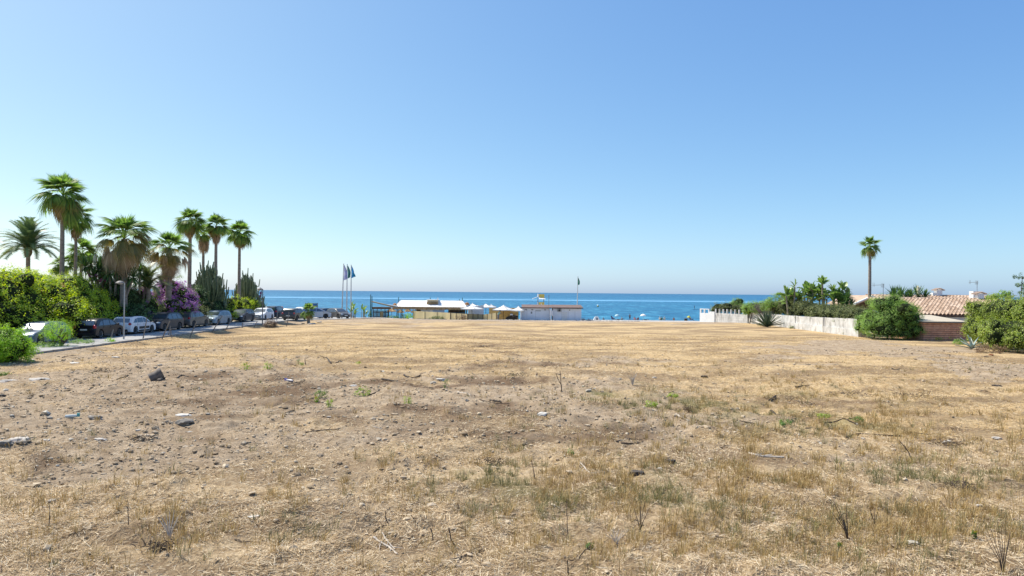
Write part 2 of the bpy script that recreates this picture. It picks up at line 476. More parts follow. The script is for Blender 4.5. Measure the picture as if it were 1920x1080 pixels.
# kerb along the field: broken concrete edge, standing on the lower field
mb = MB()
cm = mat('old_concrete', (.40, .37, .33), .9, var=.2, scale=1.5, bumps=.3, spec=.2, col2=(.24, .21, .18))
prev = None
for i in range(len(ysr) - 1):
    y0, y1 = float(ysr[i]), float(ysr[i + 1]); x0, x1 = xedge(y0), xedge(y1)
    n = 4
    for k in range(n):
        ya = y0 + (y1 - y0) * k / n; yb = y0 + (y1 - y0) * (k + .94) / n
        xa = x0 + (x1 - x0) * k / n; xb = x0 + (x1 - x0) * (k + .94) / n
        z = rzl(ya); o = random.uniform(-.02, .02); h = random.uniform(-.012, .014)
        w = .16
        mb.prism([(xa + .003 + o, ya, z - .5), (xb + .003 + o, yb, z - .5), (xb + w + o, yb, z - .5), (xa + w + o, ya, z - .5)], (0, 0, .53 + h))
tag(mb.build('kerb', cm), kind='structure')

# ================================================================== foliage kit
def rand_unit(n):
    v = rng.normal(size=(n, 3)); return v / np.linalg.norm(v, axis=1, keepdims=True)
def leaf_quads(cen, nrm, L, W, jit=0.35, drop=0.0):
    """one rhombus per leaf, bent along its rib: (n,3) centres and normals"""
    n = len(cen)
    a = rand_unit(n); a[:, 2] -= drop
    a = a - nrm * (a * nrm).sum(1, keepdims=True); a /= np.linalg.norm(a, axis=1, keepdims=True) + 1e-9
    b = np.cross(nrm, a)
    l = (L * (1 + jit * rng.uniform(-1, 1, n)))[:, None]; w = (W * (1 + jit * rng.uniform(-1, 1, n)))[:, None]
    p = np.stack([cen - a * l * .5, cen + b * w * .5 + nrm * w * .12, cen + a * l * .5, cen - b * w * .5 + nrm * w * .12], 1)
    V = p.reshape(-1, 3); Fc = np.arange(n * 4).reshape(n, 4)
    return V, Fc
def clumps(ells, n_cl, per, rc, L, W, up=.5, drop=0.0, lump=.42, shell=.34, zmin=None, seed=0):
    """leaf clumps over the outside of a set of ellipsoids (cx,cy,cz,rx,ry,rz)"""
    E = np.array(ells, float)
    area = (E[:, 3] * E[:, 4] + E[:, 3] * E[:, 5] + E[:, 4] * E[:, 5])
    pick = rng.choice(len(E), int(n_cl * 1.6), p=area / area.sum())
    u = rand_unit(len(pick))
    e = E[pick]
    f = 1 + lump * (fbm(u[:, 0] * 2.2 + pick * 7 + seed, u[:, 1] * 2.2 + u[:, 2] * 2.2, 3, 3.) - .5) * 2 - shell * rng.random(len(pick)) ** 2.2
    f = f + (rng.random(len(pick)) < .14) * rng.uniform(.05, .32, len(pick))      # stray shoots break the outline
    c = e[:, :3] + u * e[:, 3:] * f[:, None]
    # drop clumps buried deep in a neighbour
    ins = np.zeros(len(c), bool)
    for j, q in enumerate(E):
        d = (((c - q[:3]) / (q[3:] * .72)) ** 2).sum(1)
        ins |= (d < 1) & (pick != j)
    c = c[~ins]; u = u[~ins]
    if zmin is not None:
        k = c[:, 2] > zmin; c = c[k]; u = u[k]
    c = c[:n_cl]; u = u[:n_cl]
    n = len(c)
    rcl = rc * rng.uniform(.6, 1.35, n)
    d = rand_unit(n * per) * (rng.random(n * per) ** .45)[:, None]
    cen = np.repeat(c, per, 0) + d * np.repeat(rcl, per)[:, None]
    nr = d * .6 + np.repeat(u, per, 0) * .5 + np.array([0, 0, up]) + rand_unit(n * per) * .55
    nr /= np.linalg.norm(nr, axis=1, keepdims=True)
    return leaf_quads(cen, nr, L, W, drop=drop)
def core_verts(ells, k=.76):
    vs = []; fs = []
    for i, e in enumerate(ells):
        v, f = blob(e[:3], (e[3] * k, e[4] * k, e[5] * k), seed=i * 13 + 5, lump=.16, n=2)
        n = len(vs); vs += v; fs += [tuple(a + n for a in q) for q in f]
    return vs, fs
twig = mat('bark_twigs', (.13, .095, .065), .85, var=.25, scale=3, bumps=.4, spec=.2)
def shrub(name, label, cat, ells, mt, n_cl, per, rc, L, W, loc=(0, 0), group=None, core=True, stems=4, extra=None, zmin=.05, rug=0, **kw):
    """a bush: foliage, trunk stems; ells in place coordinates relative to loc on the ground"""
    z0 = gz(loc[0], loc[1]) if loc[0] > ROAD_X1 and loc[0] < 31 else float(hbase(np.array([-60.]), np.array([loc[1]]))[0])
    root = thing(name, label, cat, (loc[0], loc[1], z0), 0, group)
    if rug:
        sub = []
        for e in ells:
            for _ in range(rug):
                a, q, k = random.uniform(0, 6.28), random.uniform(-.5, .95), random.uniform(.3, .52); w = math.sqrt(1 - q * q)
                sub.append((e[0] + math.cos(a) * w * e[3] * .85, e[1] + math.sin(a) * w * e[4] * .85, e[2] + q * e[5] * .85, e[3] * k, e[4] * k, e[5] * k))
        ells = [(e[0], e[1], e[2], e[3] * .84, e[4] * .84, e[5] * .84) for e in ells] + sub
    V, Fc = clumps(ells, n_cl, per, rc, L, W, zmin=zmin, **kw)
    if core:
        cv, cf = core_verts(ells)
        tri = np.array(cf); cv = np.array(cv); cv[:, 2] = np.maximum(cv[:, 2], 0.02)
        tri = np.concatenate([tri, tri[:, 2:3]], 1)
        # added core blobs, painted dark for the shade inside; its triangles ride along as one more mesh
        mm = np_mesh('shade_core', cv, np.array(cf), core_shade_m, smooth=False)
        link('shade_core', mm, root)['kind'] = 'stuff'
    o = link('crown', np_mesh('crown', V, Fc, mt), root)
    for q in (extra or []):
        V2, F2 = clumps(ells, q['n'], q['per'], q['rc'], q['L'], q['W'], zmin=q.get('zmin', .3), lump=q.get('lump', .22), shell=.05, up=.3)
        if 'keep' in q:
            cen = V2.reshape(-1, 4, 3).mean(1); k = q['keep'](cen)
            V2 = V2.reshape(-1, 4, 3)[k].reshape(-1, 3); F2 = np.arange(len(V2)).reshape(-1, 4)
        if len(V2): link(q['name'], np_mesh(q['name'], V2, F2, q['mat']), root)
    if stems:
        e = ells
        for i in range(stems):
            q = e[i % min(len(e), 6)]
            a = Vector((q[0] + random.uniform(-.3, .3) * q[3], q[1] + random.uniform(-.3, .3) * q[4], 0.0))
            b = Vector((q[0] + random.uniform(-.5, .5) * q[3], q[1] + random.uniform(-.5, .5) * q[4], q[2] + .2 * q[5]))
            mid = (a + b) / 2 + Vector((random.uniform(-.2, .2), random.uniform(-.2, .2), 0))
            MB().tube([a - Vector((0, 0, .1)), mid, b], [.07, .05, .02], 6).build('stem', twig, root, smooth=60)
    return root

lm_yel = leaf_mat('leaf_yellow_green', [(0.194, 0.293, 0.043), (0.37, 0.526, 0.059), (0.583, 0.7, 0.067), (0.739, 0.778, 0.098), (0.311, 0.427, 0.059)], trans=.44)
lm_grn = leaf_mat('leaf_mid_green', [(0.113, 0.216, 0.056), (0.202, 0.354, 0.076), (0.304, 0.481, 0.101), (0.43, 0.582, 0.127), (0.152, 0.253, 0.076)])
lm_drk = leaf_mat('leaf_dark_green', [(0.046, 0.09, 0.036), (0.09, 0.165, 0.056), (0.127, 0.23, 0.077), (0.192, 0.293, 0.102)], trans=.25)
lm_lime = leaf_mat('leaf_fresh_lime', [(0.202, 0.36, 0.029), (0.346, 0.576, 0.043), (0.49, 0.72, 0.072), (0.288, 0.49, 0.043)], trans=.5)
lm_olive = leaf_mat('leaf_olive', [(0.108, 0.136, 0.054), (0.179, 0.215, 0.08), (0.269, 0.305, 0.108), (0.341, 0.377, 0.144), (0.162, 0.154, 0.08)], trans=.3)
lm_grey = leaf_mat('leaf_grey_dusty', [(.09, .10, .075), (.15, .16, .12), (.22, .22, .17), (.12, .12, .10)], trans=.2)
lm_purple = leaf_mat('bract_purple', [(.36, .13, .44), (.50, .22, .58), (.62, .32, .66), (.42, .13, .44)], trans=.35)
lm_pink = leaf_mat('bract_pink', [(.50, .08, .28), (.62, .14, .38), (.42, .10, .34)], trans=.35)
lm_red = leaf_mat('blossom_orange', [(.55, .22, .08), (.62, .30, .12), (.5, .16, .10)], trans=.3)
lm_dry = leaf_mat('dry_twig_brown', [(.16, .10, .06), (.26, .17, .10), (.34, .24, .15)], trans=.2)
core_shade_m = mat('core_painted_shade', (.030, .042, .016), .9, var=.3, scale=6, spec=.1)  # near-black green: shade between the leaves put into the core's colour

def H(px0, px1, py_top, Yf, zb=0.0): return 0
def ell_from(px, py, Y, rx, rz, ry=None, base=(0, 0)):
    """ellipsoid centred where pixel (px,py) looks at distance Y, relative to a base point"""
    p = P(px, py, Y); return (p.x - base[0], p.y - base[1], p.z, rx, ry if ry else rx, rz)

# --- hedges behind the parked cars, left, from near to far
b = (-36.5, 50.5)
E1 = [ell_from(x, y + 7, Y, rx, rz, ry, b) for x, y, Y, rx, rz, ry in [
    (-70, 560, 43.5, 2.6, 2.1, 2.5), (-10, 556, 46.5, 2.4, 2.2, 2.4), (40, 560, 48.5, 2.3, 2.0, 2.2), (85, 556, 51, 2.2, 2.1, 2.2), (10, 538, 51, 2.6, 1.3, 3), (-60, 538, 50, 3, 1.6, 3), (20, 590, 46.5, 2.3, 1.3, 1.8), (85, 590, 49.5, 2.2, 1.3, 1.8)]]
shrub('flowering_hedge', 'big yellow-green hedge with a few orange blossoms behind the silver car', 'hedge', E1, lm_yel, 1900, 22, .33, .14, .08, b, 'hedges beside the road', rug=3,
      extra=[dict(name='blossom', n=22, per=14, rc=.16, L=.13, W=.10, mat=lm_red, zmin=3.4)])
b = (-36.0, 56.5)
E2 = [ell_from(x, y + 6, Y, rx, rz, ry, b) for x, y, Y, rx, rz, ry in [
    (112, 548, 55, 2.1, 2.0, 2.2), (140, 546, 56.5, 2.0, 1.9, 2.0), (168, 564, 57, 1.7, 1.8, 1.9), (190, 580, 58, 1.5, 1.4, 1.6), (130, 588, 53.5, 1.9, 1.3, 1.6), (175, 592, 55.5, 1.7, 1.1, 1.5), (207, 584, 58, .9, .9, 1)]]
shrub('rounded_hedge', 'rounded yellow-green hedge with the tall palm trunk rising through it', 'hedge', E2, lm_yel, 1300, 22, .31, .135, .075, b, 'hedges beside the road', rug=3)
b = (-38, 60.5)
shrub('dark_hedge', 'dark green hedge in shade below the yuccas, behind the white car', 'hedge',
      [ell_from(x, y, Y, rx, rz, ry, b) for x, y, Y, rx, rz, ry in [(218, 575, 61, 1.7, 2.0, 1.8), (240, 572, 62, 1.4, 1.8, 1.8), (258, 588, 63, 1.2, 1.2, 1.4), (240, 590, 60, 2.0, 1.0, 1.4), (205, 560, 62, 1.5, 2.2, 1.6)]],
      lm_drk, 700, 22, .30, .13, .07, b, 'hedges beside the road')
# pale oleander at the picture's edge
b = (-34.6, 46.0)
shrub('oleander_bush', 'pale grey-leaved oleander in front of the flowering hedge at the left edge', 'bush', [ell_from(2, 580, 46.0, .75, 1.1, .6, b)], lm_grey, 90, 20, .22, .15, .05, b)

# bougainvillea
b = (-37.0, 68.0)
EB = [ell_from(x, y, Y, rx, rz, ry, b) for x, y, Y, rx, rz, ry in [(256, 562, 63, .9, 1.0, .9), (268, 558, 64, .9, 1.1, 1), (280, 574, 63.5, 1.1, 1.0, 1), (300, 558, 67, .8, .9, .9), (322, 545, 68, 1.15, 1.4, 1.3), (342, 555, 68, 1.0, 1.1, 1.1), (357, 562, 68.5, .75, .8, .9), (320, 573, 66.5, 1.2, .9, 1.2), (350, 578, 66.8, .9, .7, 1)]]
br = lambda c: (fbm(c[:, 0] * .9 + 3, c[:, 2] * .9 + c[:, 1] * .5, 3, 5.) > .40) & (c[:, 2] > 1.3)
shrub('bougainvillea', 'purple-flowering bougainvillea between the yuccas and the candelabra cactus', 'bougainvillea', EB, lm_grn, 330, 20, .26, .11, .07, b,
      extra=[dict(name='purple_bracts', n=640, per=20, rc=.26, L=.10, W=.085, mat=lm_purple, zmin=1.2, keep=lambda c: br(c) & (c[:, 0] > .2)),
             dict(name='pink_bracts', n=420, per=18, rc=.24, L=.10, W=.085, mat=lm_pink, zmin=1.2, keep=lambda c: br(c) & (c[:, 0] < 1.1))])
b = (-37.0, 69.5)
shrub('grey_hedge', 'grey-green dusty hedge under the bougainvillea, behind the dark SUV', 'hedge',
      [ell_from(x, y, Y, rx, rz, ry, b) for x, y, Y, rx, rz, ry in [(300, 592, 65.5, 1.3, 1.2, 1.2), (325, 590, 66.5, 1.3, 1.2, 1.2), (350, 592, 68, 1.2, 1.1, 1.2), (372, 592, 70, 1.1, 1.1, 1.2), (278, 592, 64, 1.1, 1.1, 1.1)]],
      lm_olive, 520, 20, .26, .10, .055, b, 'hedges beside the road')
b = (-35.2, 76.0)
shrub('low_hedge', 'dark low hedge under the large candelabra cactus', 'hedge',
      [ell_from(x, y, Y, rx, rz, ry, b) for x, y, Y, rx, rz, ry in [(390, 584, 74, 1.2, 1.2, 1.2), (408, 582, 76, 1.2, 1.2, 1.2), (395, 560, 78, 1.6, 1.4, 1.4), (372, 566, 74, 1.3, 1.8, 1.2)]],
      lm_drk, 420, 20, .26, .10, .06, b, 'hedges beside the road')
b = (-34.6, 84.0)
shrub('trimmed_hedge', 'yellow-green clipped hedge behind the cars between the two candelabra cacti', 'hedge',
      [ell_from(x, y, Y, rx, rz, ry, b) for x, y, Y, rx, rz, ry in [(424, 574, 79, 1.2, 1.1, 1.2), (440, 572, 82, 1.2, 1.1, 1.2), (458, 571, 86, 1.2, .9, 1.3), (472, 570, 89, 1.0, .8, 1.2), (425, 588, 78, 1.2, .8, 1), (450, 586, 83, 1.3, .9, 1)]],
      lm_yel, 520, 20, .26, .11, .065, b, 'hedges beside the road')
b = (-34.8, 93.0)
shrub('end_hedge', 'last low olive hedge before the sea, under the smaller candelabra cactus', 'hedge',
      [ell_from(x, y, Y, rx, rz, ry, b) for x, y, Y, rx, rz, ry in [(475, 572, 92, 1.1, 1.0, 1.3), (486, 573, 94, .9, .8, 1.2), (464, 574, 91, 1, 1.0, 1)]],
      lm_olive, 260, 20, .25, .11, .06, b, 'hedges beside the road')

# bushes on the field side of the road
b = (-27.0, 36.6)
shrub('green_bush', 'bright green feathery bush at the left edge in front of the road', 'bush',
      [(-.6, 0, .85, 1.5, 1.1, 1.0), (.35, -.1, .65, 1.0, .9, .8), (-1.9, .3, .9, 1.2, 1.2, 1.0)], lm_lime, 800, 34, .24, .10, .036, b, up=.6, core=True)
b = (-29.4, 44.3)
shrub('sapling_bush', 'small lime-green bush on a dark stem, partly hiding the silver car', 'bush',
      [(0, 0, 1.15, .85, .8, .62), (.25, 0, .85, .55, .6, .45), (-.3, 0, 1.0, .55, .5, .5)], lm_lime, 150, 34, .22, .075, .026, b, core=False, up=.9, zmin=.35, stems=5)
for i, (px, py, r, h, lab) in enumerate([(45, 663, .9, .35, 'low weeds at the foot of the bright green bush'), (155, 648, .8, .3, 'patch of low weeds beside the lime-green bush'), (95, 655, 1.0, .32, 'low weeds in front of the lime-green bush'), (208, 645, .3, .28, 'small green weed at the kerb beside the lamp post')]):
    p = GP(px, py)
    shrub('roadside_weeds', lab, 'weeds', [(0, 0, h * .5, r, r * .7, h * .5)], lm_grn if i != 3 else lm_lime, int(60 * r), 26, .14, .07, .025, (p.x, p.y), 'low weeds by the road', core=False, stems=0, zmin=.0)
p = GP(508, 614)
shrub('dry_bush', 'round reddish-brown dry bush by the road, in front of the distant lamp post', 'bush', [(0, 0, .40, .68, .6, .42)], lm_dry, 130, 40, .16, .16, .018, (p.x, p.y), core=False, stems=0, zmin=0, up=1.4)

# --- right side: creeping shrubs over the wall, trees, hedge
b = (33.6, 90.0)
shrub('wall_shrub', 'dark dense shrub leaning over the low wall next to the white end wall', 'bush',
      [ell_from(x, y, Y, rx, rz, ry, b) for x, y, Y, rx, rz, ry in [(1345, 577, 102.5, 1.1, .8, 1.1), (1362, 576, 101, 1.2, .8, 1.1), (1385, 579, 100, 1.1, .8, 1.1), (1340, 585, 101.6, .7, .7, .6)]], lm_olive, 330, 20, .26, .09, .05, b, 'shrubs along the right wall', zmin=.7)
shrub('round_tree', 'rounded wind-shaped green shrub above the pillared wall', 'tree',
      [ell_from(x, y, Y, rx, rz, ry, b) for x, y, Y, rx, rz, ry in [(1384, 566, 102, 1.0, .65, 1.1), (1376, 571, 102, .9, .5, 1), (1392, 576, 101, .8, .55, 1), (1370, 575, 103, .7, .35, .8)]], lm_grn, 300, 20, .24, .09, .05, b, 'shrubs along the right wall', zmin=1.0)
for nm, lab, lmt, ex in [
    ('creeper_hedge', 'green creeper spilling over the near end of the pillared wall', lm_grn, [(1408, 579, 91, 1.1, .55, 1.2), (1420, 578, 89.5, 1.1, .55, 1.2), (1432, 578, 88, 1.2, .6, 1.2), (1447, 577, 86, 1.2, .65, 1.2)]),
    ('creeper_hedge', 'dark bushy hedge on the white wall below the banana-like trees', lm_olive, [(1462, 580, 84.5, 1.4, .9, 1.3), (1475, 579, 83, 1.4, 1.0, 1.3), (1489, 579, 81, 1.4, 1.0, 1.3), (1504, 581, 79, 1.4, 1.0, 1.3), (1520, 584, 77, 1.4, .9, 1.3), (1534, 587, 75.5, 1.2, .8, 1.3)]),
    ('creeper_hedge', 'trimmed olive hedge on the near part of the white wall', lm_olive, [(1545, 588, 74, 1.3, .75, 1.3), (1560, 590, 72, 1.3, .8, 1.3), (1576, 591, 70, 1.3, .8, 1.3), (1592, 593, 68, 1.3, .8, 1.3), (1608, 595, 66, 1.2, .8, 1.2), (1624, 598, 64.5, 1.1, .8, 1.1)])]:
    b = (33.4, ex[1][2])
    shrub(nm, lab, 'hedge', [ell_from(q[0], q[1] - 3, q[2], q[3] * 1.15, q[4] * 1.25, q[5] * 1.1, b) for q in ex] + [ell_from(q[0] - 7, q[1] + 5, q[2] + 1.2, .55, .42, .9, b) for q in ex[::2]], lmt, 800, 20, .25, .09, .05, b, 'creepers on the right wall', zmin=.75)
# tufts hanging down over the wall's face
b = (35.3, 60.3)
shrub('feathery_tree', 'large feathery green tree-bush at the near end of the white wall', 'tree',
      [ell_from(x, y, Y, rx, rz, ry, b) for x, y, Y, rx, rz, ry in [(1672, 592, 60, 1.9, 1.35, 1.7), (1640, 603, 61, 1.4, 1.1, 1.4), (1702, 600, 60, 1.5, 1.2, 1.4), (1668, 574, 61, 1.3, .95, 1.2), (1690, 582, 60.5, 1.2, .9, 1.2), (1660, 618, 59.5, 1.9, .9, 1.3), (1706, 618, 59.5, 1.3, .9, 1.2), (1622, 612, 61.5, .8, .8, .8)]],
      lm_grn, 1500, 26, .27, .13, .035, b, zmin=.15, up=.8, rug=4)
b = (37.0, 51.0)
EH = [ell_from(x, y, Y, rx, rz, ry, b) for x, y, Y, rx, rz, ry in [
    (1845, 592, 54, 1.3, 1.2, 1.3), (1872, 585, 52, 1.6, 1.3, 1.5), (1905, 584, 50, 1.7, 1.3, 1.6), (1945, 586, 48, 1.8, 1.4, 1.6), (1990, 588, 47, 2.0, 1.5, 1.8),
    (1838, 618, 53, 1.2, 1.1, 1.1), (1868, 622, 50, 1.5, 1.25, 1.3), (1903, 626, 47.5, 1.5, 1.3, 1.3), (1945, 628, 46, 1.6, 1.4, 1.4), (1985, 630, 45, 1.6, 1.4, 1.4), (1832, 630, 54.5, .7, .6, .7)]]
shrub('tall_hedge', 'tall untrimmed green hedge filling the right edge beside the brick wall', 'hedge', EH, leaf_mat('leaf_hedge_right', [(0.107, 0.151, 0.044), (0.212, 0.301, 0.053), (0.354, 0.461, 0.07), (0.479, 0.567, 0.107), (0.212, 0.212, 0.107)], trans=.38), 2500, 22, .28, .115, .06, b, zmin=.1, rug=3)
for px, py, r, h, lab, mt_ in [(1765, 638, 1.2, .45, 'low weeds at the foot of the brick wall', lm_yel), (1740, 638, .6, .4, 'small green weed at the left foot of the brick wall', lm_lime), (1560, 622, 1.1, .5, 'dry green weeds at the foot of the white wall', lm_olive), (1595, 628, .8, .4, 'weeds between the white wall and the feathery tree', lm_olive), (1800, 646, .5, .35, 'olive weeds around the blue-grey agave', lm_grn), (1341, 602, .8, .35, 'green grass tuft at the foot of the pillared wall', lm_lime), (1490, 616, .7, .25, 'thin weeds under the middle of the white wall', lm_olive), (1860, 662, 1.1, .5, 'dry tangled stems below the tall hedge', lm_dry)]:
    p = GP(px, py)
    shrub('wall_weeds', lab, 'weeds', [(0, 0, h * .5, r, r * .6, h * .55)], mt_, int(70 * r), 26, .15, .08, .03, (p.x, p.y), 'weeds along the right walls', core=False, stems=0, zmin=.0)

# bare leafless tree by the banana-like trees: fine branching
def bare_tree(label, px, pyb, Y, h, spread, lean=0.0):
    p = P(px, pyb, Y); root = thing('bare_tree', label, 'tree', (p.x, p.y, 0.0))
    m = MB(); z0 = 0.0
    def br(a, d, L, r, lev):
        b_ = a + d * L; m.tube([a, (a + b_) / 2 + Vector((random.uniform(-.06, .06), 0, random.uniform(-.03, .06))) * L, b_], [r, r * .8, r * .6], 4, cap=False)
        if lev == 0: return
        for _ in range(4 if lev > 1 else 3):
            nd = (d + Vector((random.uniform(-1, 1), random.uniform(-1, 1), random.uniform(-.3, .6))) * .62).normalized()
            br(a + d * L * random.uniform(.5, 1), nd, L * random.uniform(.55, .8), r * .6, lev - 1)
    for i in range(6): br(Vector((random.uniform(-spread, spread) * .2, random.uniform(-.4, .4), 0)), Vector((random.uniform(-1, 1) * spread * .25 + lean, random.uniform(-.2, .2), 1)).normalized(), h * .42, .05, 4)
    m.build('trunk', mat('grey_bare_branches', (.22, .19, .19), .9, var=.2, scale=3), root)
bare_tree('leafless grey shrub in front of the banana-like trees', 1440, 575, 86, 3.4, 3.0)
bare_tree('leafless grey shrub above the creeper by the pillared wall', 1418, 575, 92, 2.3, 2.2)
b = tuple(P(1455, 560, 84))[:2]
shrub('leaning_shrub', 'green leaning shrub beside the leafless one above the white wall', 'tree', [ell_from(1452, 563, 84, .9, .7, .8, b), ell_from(1463, 557, 84, .55, .6, .6, b), ell_from(1447, 570, 84, .9, .6, .8, b)], lm_grn, 170, 22, .22, .11, .045, b, core=False, zmin=1)
# ================================================================== palms
fr_green = leaf_mat('fan_frond_green', [(0.1, 0.175, 0.05), (0.15, 0.263, 0.062), (0.213, 0.338, 0.081), (0.3, 0.413, 0.112), (0.35, 0.413, 0.138)], trans=.52, rough=.55, spec=.3)
fr_old = leaf_mat('fan_frond_yellowing', [(.16, .15, .05), (.27, .22, .07), (.36, .26, .08)], trans=.3)
fr_dead = leaf_mat('fan_frond_dead', [(0.3, 0.21, 0.134), (0.45, 0.33, 0.21), (0.57, 0.434, 0.284), (0.374, 0.27, 0.166)], trans=.2, rough=.8)
petiole_m = mat('petiole', (.22, .24, .08), .5, var=.2, scale=3)
trunk_m = mat('palm_trunk_bark', (.34, .29, .245), .9, var=.2, scale=3, bumps=.6, spec=.2, col2=(.20, .165, .14), stretch=(1, 1, 4))
def fan_frond(name, mt, petl, R_, segs=20, droop=.5, spread=2.6, fold=.25, ragged=.2, sag=.3):
    """petiole runs along +Y from origin, then the fan; up is +Z"""
    V = []; Fc = []
    pts = []
    for i in range(5):
        s = i / 4; pts.append(Vector((0, petl * s, .10 * petl * math.sin(s * math.pi * .9) - sag * petl * s * s * .5)))
    w = .035
    for i, p in enumerate(pts):
        V += [(p.x - w, p.y, p.z), (p.x + w, p.y, p.z)]
        if i: a = len(V) - 4; Fc.append((a, a + 1, a + 3, a + 2))
    tip = pts[-1]; d0 = (pts[-1] - pts[-2]).normalized()
    for k in range(segs):
        a = (k / (segs - 1) - .5) * spread
        L = R_ * (1 - .25 * abs(a / spread * 2) ** 2) * random.uniform(1 - ragged, 1)
        dx, dy = math.sin(a), math.cos(a)
        dirv = Vector((dx, dy * d0.y, dy * d0.z + fold * abs(math.sin(a)) * .5)).normalized()
        side = Vector((math.cos(a), -math.sin(a), 0)).normalized()
        zz = .012 if k % 2 else -.012
        prev = tip.copy(); pv = None
        ww = [.012, .036 * R_, .030 * R_, .002]
        for j in range(4):
            s = j / 3
            q = tip + dirv * (L * s) + Vector((0, 0, -droop * L * (s ** 2.6) + zz * (1 if j in (1, 2) else 0)))
            if s > .6: q -= dirv * (L * droop * .25 * (s - .6))
            V += [tuple(q - side * ww[j]), tuple(q + side * ww[j])]
            if j: n = len(V) - 4; Fc.append((n, n + 1, n + 3, n + 2))
    return np_mesh(name, V, Fc, mt)
def fan_set(k, mt, **kw): return [fan_frond('frond', mt, **kw) for _ in range(k)]
FG = [fan_frond('frond', fr_green, .7, 1.5, 20, .10, spread=1.6, sag=.0, ragged=.3), fan_frond('frond', fr_green, .8, 1.45, 26, .40, spread=2.5, sag=.1, ragged=.3), fan_frond('frond', fr_green, 0.85, 1.4, 26, .80, sag=.3, ragged=.3), fan_frond('frond', fr_old, .8, 1.1, 16, .95, sag=.5, ragged=.35)]
FB = [fan_frond('frond', fr_green, .9, 1.5, 22, .12, spread=1.6, sag=.0, ragged=.3), fan_frond('frond', fr_green, 1.3, 1.45, 26, .55, spread=2.4, sag=.15, ragged=.3), fan_frond('frond', fr_old, 1.5, 1.3, 20, 1.0, sag=.4), fan_frond('frond', fr_dead, 1.4, 1.2, 18, 1.1, sag=.6)]
def palm_trunk(h, r0, r1, bend=(0, 0), seed=0, flare=1.35):
    m = MB(); n = int(h / .12); pts = []; rad = []
    rr = random.Random(seed)
    for i in range(n + 1):
        s = i / n
        pts.append((bend[0] * math.sin(s * 2.2) * .6, bend[1] * s, h * s - (.15 if i == 0 else 0)))
        r = r0 + (r1 - r0) * s; r *= 1 + (flare - 1) * math.exp(-s * h / .7)
        rad.append(r * (1 + (.035 if i % 2 else -.03) + rr.uniform(-.015, .015)))
    m.tube(pts, rad, 10)
    return m, Vector(pts[-1])
def skirt(top, length, r0, r1, n, mt, seed=0):
    """hanging dead fronds around the trunk under the crown"""
    V = []; Fc = []; rr = random.Random(seed)
    for i in range(n):
        a = rr.uniform(0, 2 * math.pi); s = rr.random() ** .8
        z = top.z - s * length * .6
        L = length * rr.uniform(.25, .6); rad = (r0 + (r1 - r0) * math.sin(min(1, .25 + s) * 2.4)) * rr.uniform(.6, 1.1)
        a2 = a + rr.uniform(-.5, .5); w = rr.uniform(.02, .06)
        p0 = Vector((top.x + math.cos(a) * rad * .35, top.y + math.sin(a) * rad * .35, z + .1))
        p1 = Vector((top.x + math.cos(a) * rad * rr.uniform(.85, 1.1), top.y + math.sin(a) * rad, z - L * .35))
        p2 = Vector((top.x + math.cos(a2) * rad * rr.uniform(.6, 1.05), top.y + math.sin(a2) * rad * rr.uniform(.7, 1), z - L))
        sd = Vector((-math.sin(a), math.cos(a), 0))
        for p, q in ((p0, w * .5), (p1, w), (p2, w * .35)): V += [tuple(p - sd * q), tuple(p + sd * q)]
        n0 = len(V) - 6; Fc += [(n0, n0 + 1, n0 + 3, n0 + 2), (n0 + 2, n0 + 3, n0 + 5, n0 + 4)]
    return np_mesh('dead_frond_skirt', V, Fc, mt)
def fan_palm(label, px, pyc, pyb, Y, r_tr=.2, crown=1.0, n=30, kit=None, sk=(1.2, .25, .6, 260), shaggy=False, seed=1, group='fan palms behind the hedges', full=1.0):
    """pyc: pixel row where the fronds spring from the trunk top"""
    rr = random.Random(seed)
    top = P(px, pyc, Y); base = P(px + (seed * 7 % 9 - 4) * .7, pyb, Y); g = float(hbase(np.array([-60.]), np.array([Y]))[0]) if px < 960 else 0.0
    bx = base.x + (base.x - top.x) * (base.z - g) / max(.1, (top.z - base.z))
    root = thing('fan_palm', label, 'palm tree', (bx, Y, g), 0, group)
    h = top.z - g
    crown *= 1.1
    m, tp = palm_trunk(h, r_tr * 1.15, r_tr * .8, (top.x - bx, 0), seed)
    m.build('trunk', trunk_m, root, smooth=80)
    kit = kit or FG
    n = int(n * 1.5)
    for i in range(n):
        s = i / n                                    # 0 = youngest, upright; 1 = oldest, hanging
        el = R(86 - 118 * s ** .95) + rr.uniform(-.25, .25)
        az = i * 2.39996 + rr.uniform(-.25, .25)
        s2 = s + rr.uniform(-.1, .1); k = 0 if s2 < .2 else 1 if s2 < .55 else 2 if s2 < .88 else 3
        if shaggy: el = R(88 - 150 * s) + rr.uniform(-.25, .25); k = 0 if s2 < .22 else 1 if s2 < .5 else 2 if s2 < .66 else 3
        o = link('frond', kit[k], root)
        o.location = tp + Vector((0, 0, (.28 - .55 * s) * crown))
        o.rotation_mode = 'XYZ'
        mtx = Matrix.Rotation(az, 3, 'Z') @ Matrix.Rotation(el, 3, 'X') @ Matrix.Rotation(rr.uniform(-.5, .5), 3, 'Y')
        o.rotation_euler = mtx.to_euler(); sc = crown * rr.uniform(.72, 1.08) * (1.0 if s > .2 else .85)
        o.scale = (sc, sc, sc)
    if sk: 
        o = link('dead_frond_skirt', skirt(tp + Vector((0, 0, -.3 * crown)), sk[0], sk[1], sk[2], sk[3], fr_dead, seed), root); o['kind'] = 'stuff'
    return root
fan_palm('tallest fan palm, with a brown skirt of dead leaves, rising from the rounded hedge', 117, 368, 520, 60, .19, 1.12, 34, sk=(1.9, .3, .66, 380), seed=3)
fan_palm('slimmer fan palm close behind the tallest one, crown overlapping it', 144, 408, 490, 64, .15, .78, 26, sk=(1.8, .25, .5, 240), seed=4)
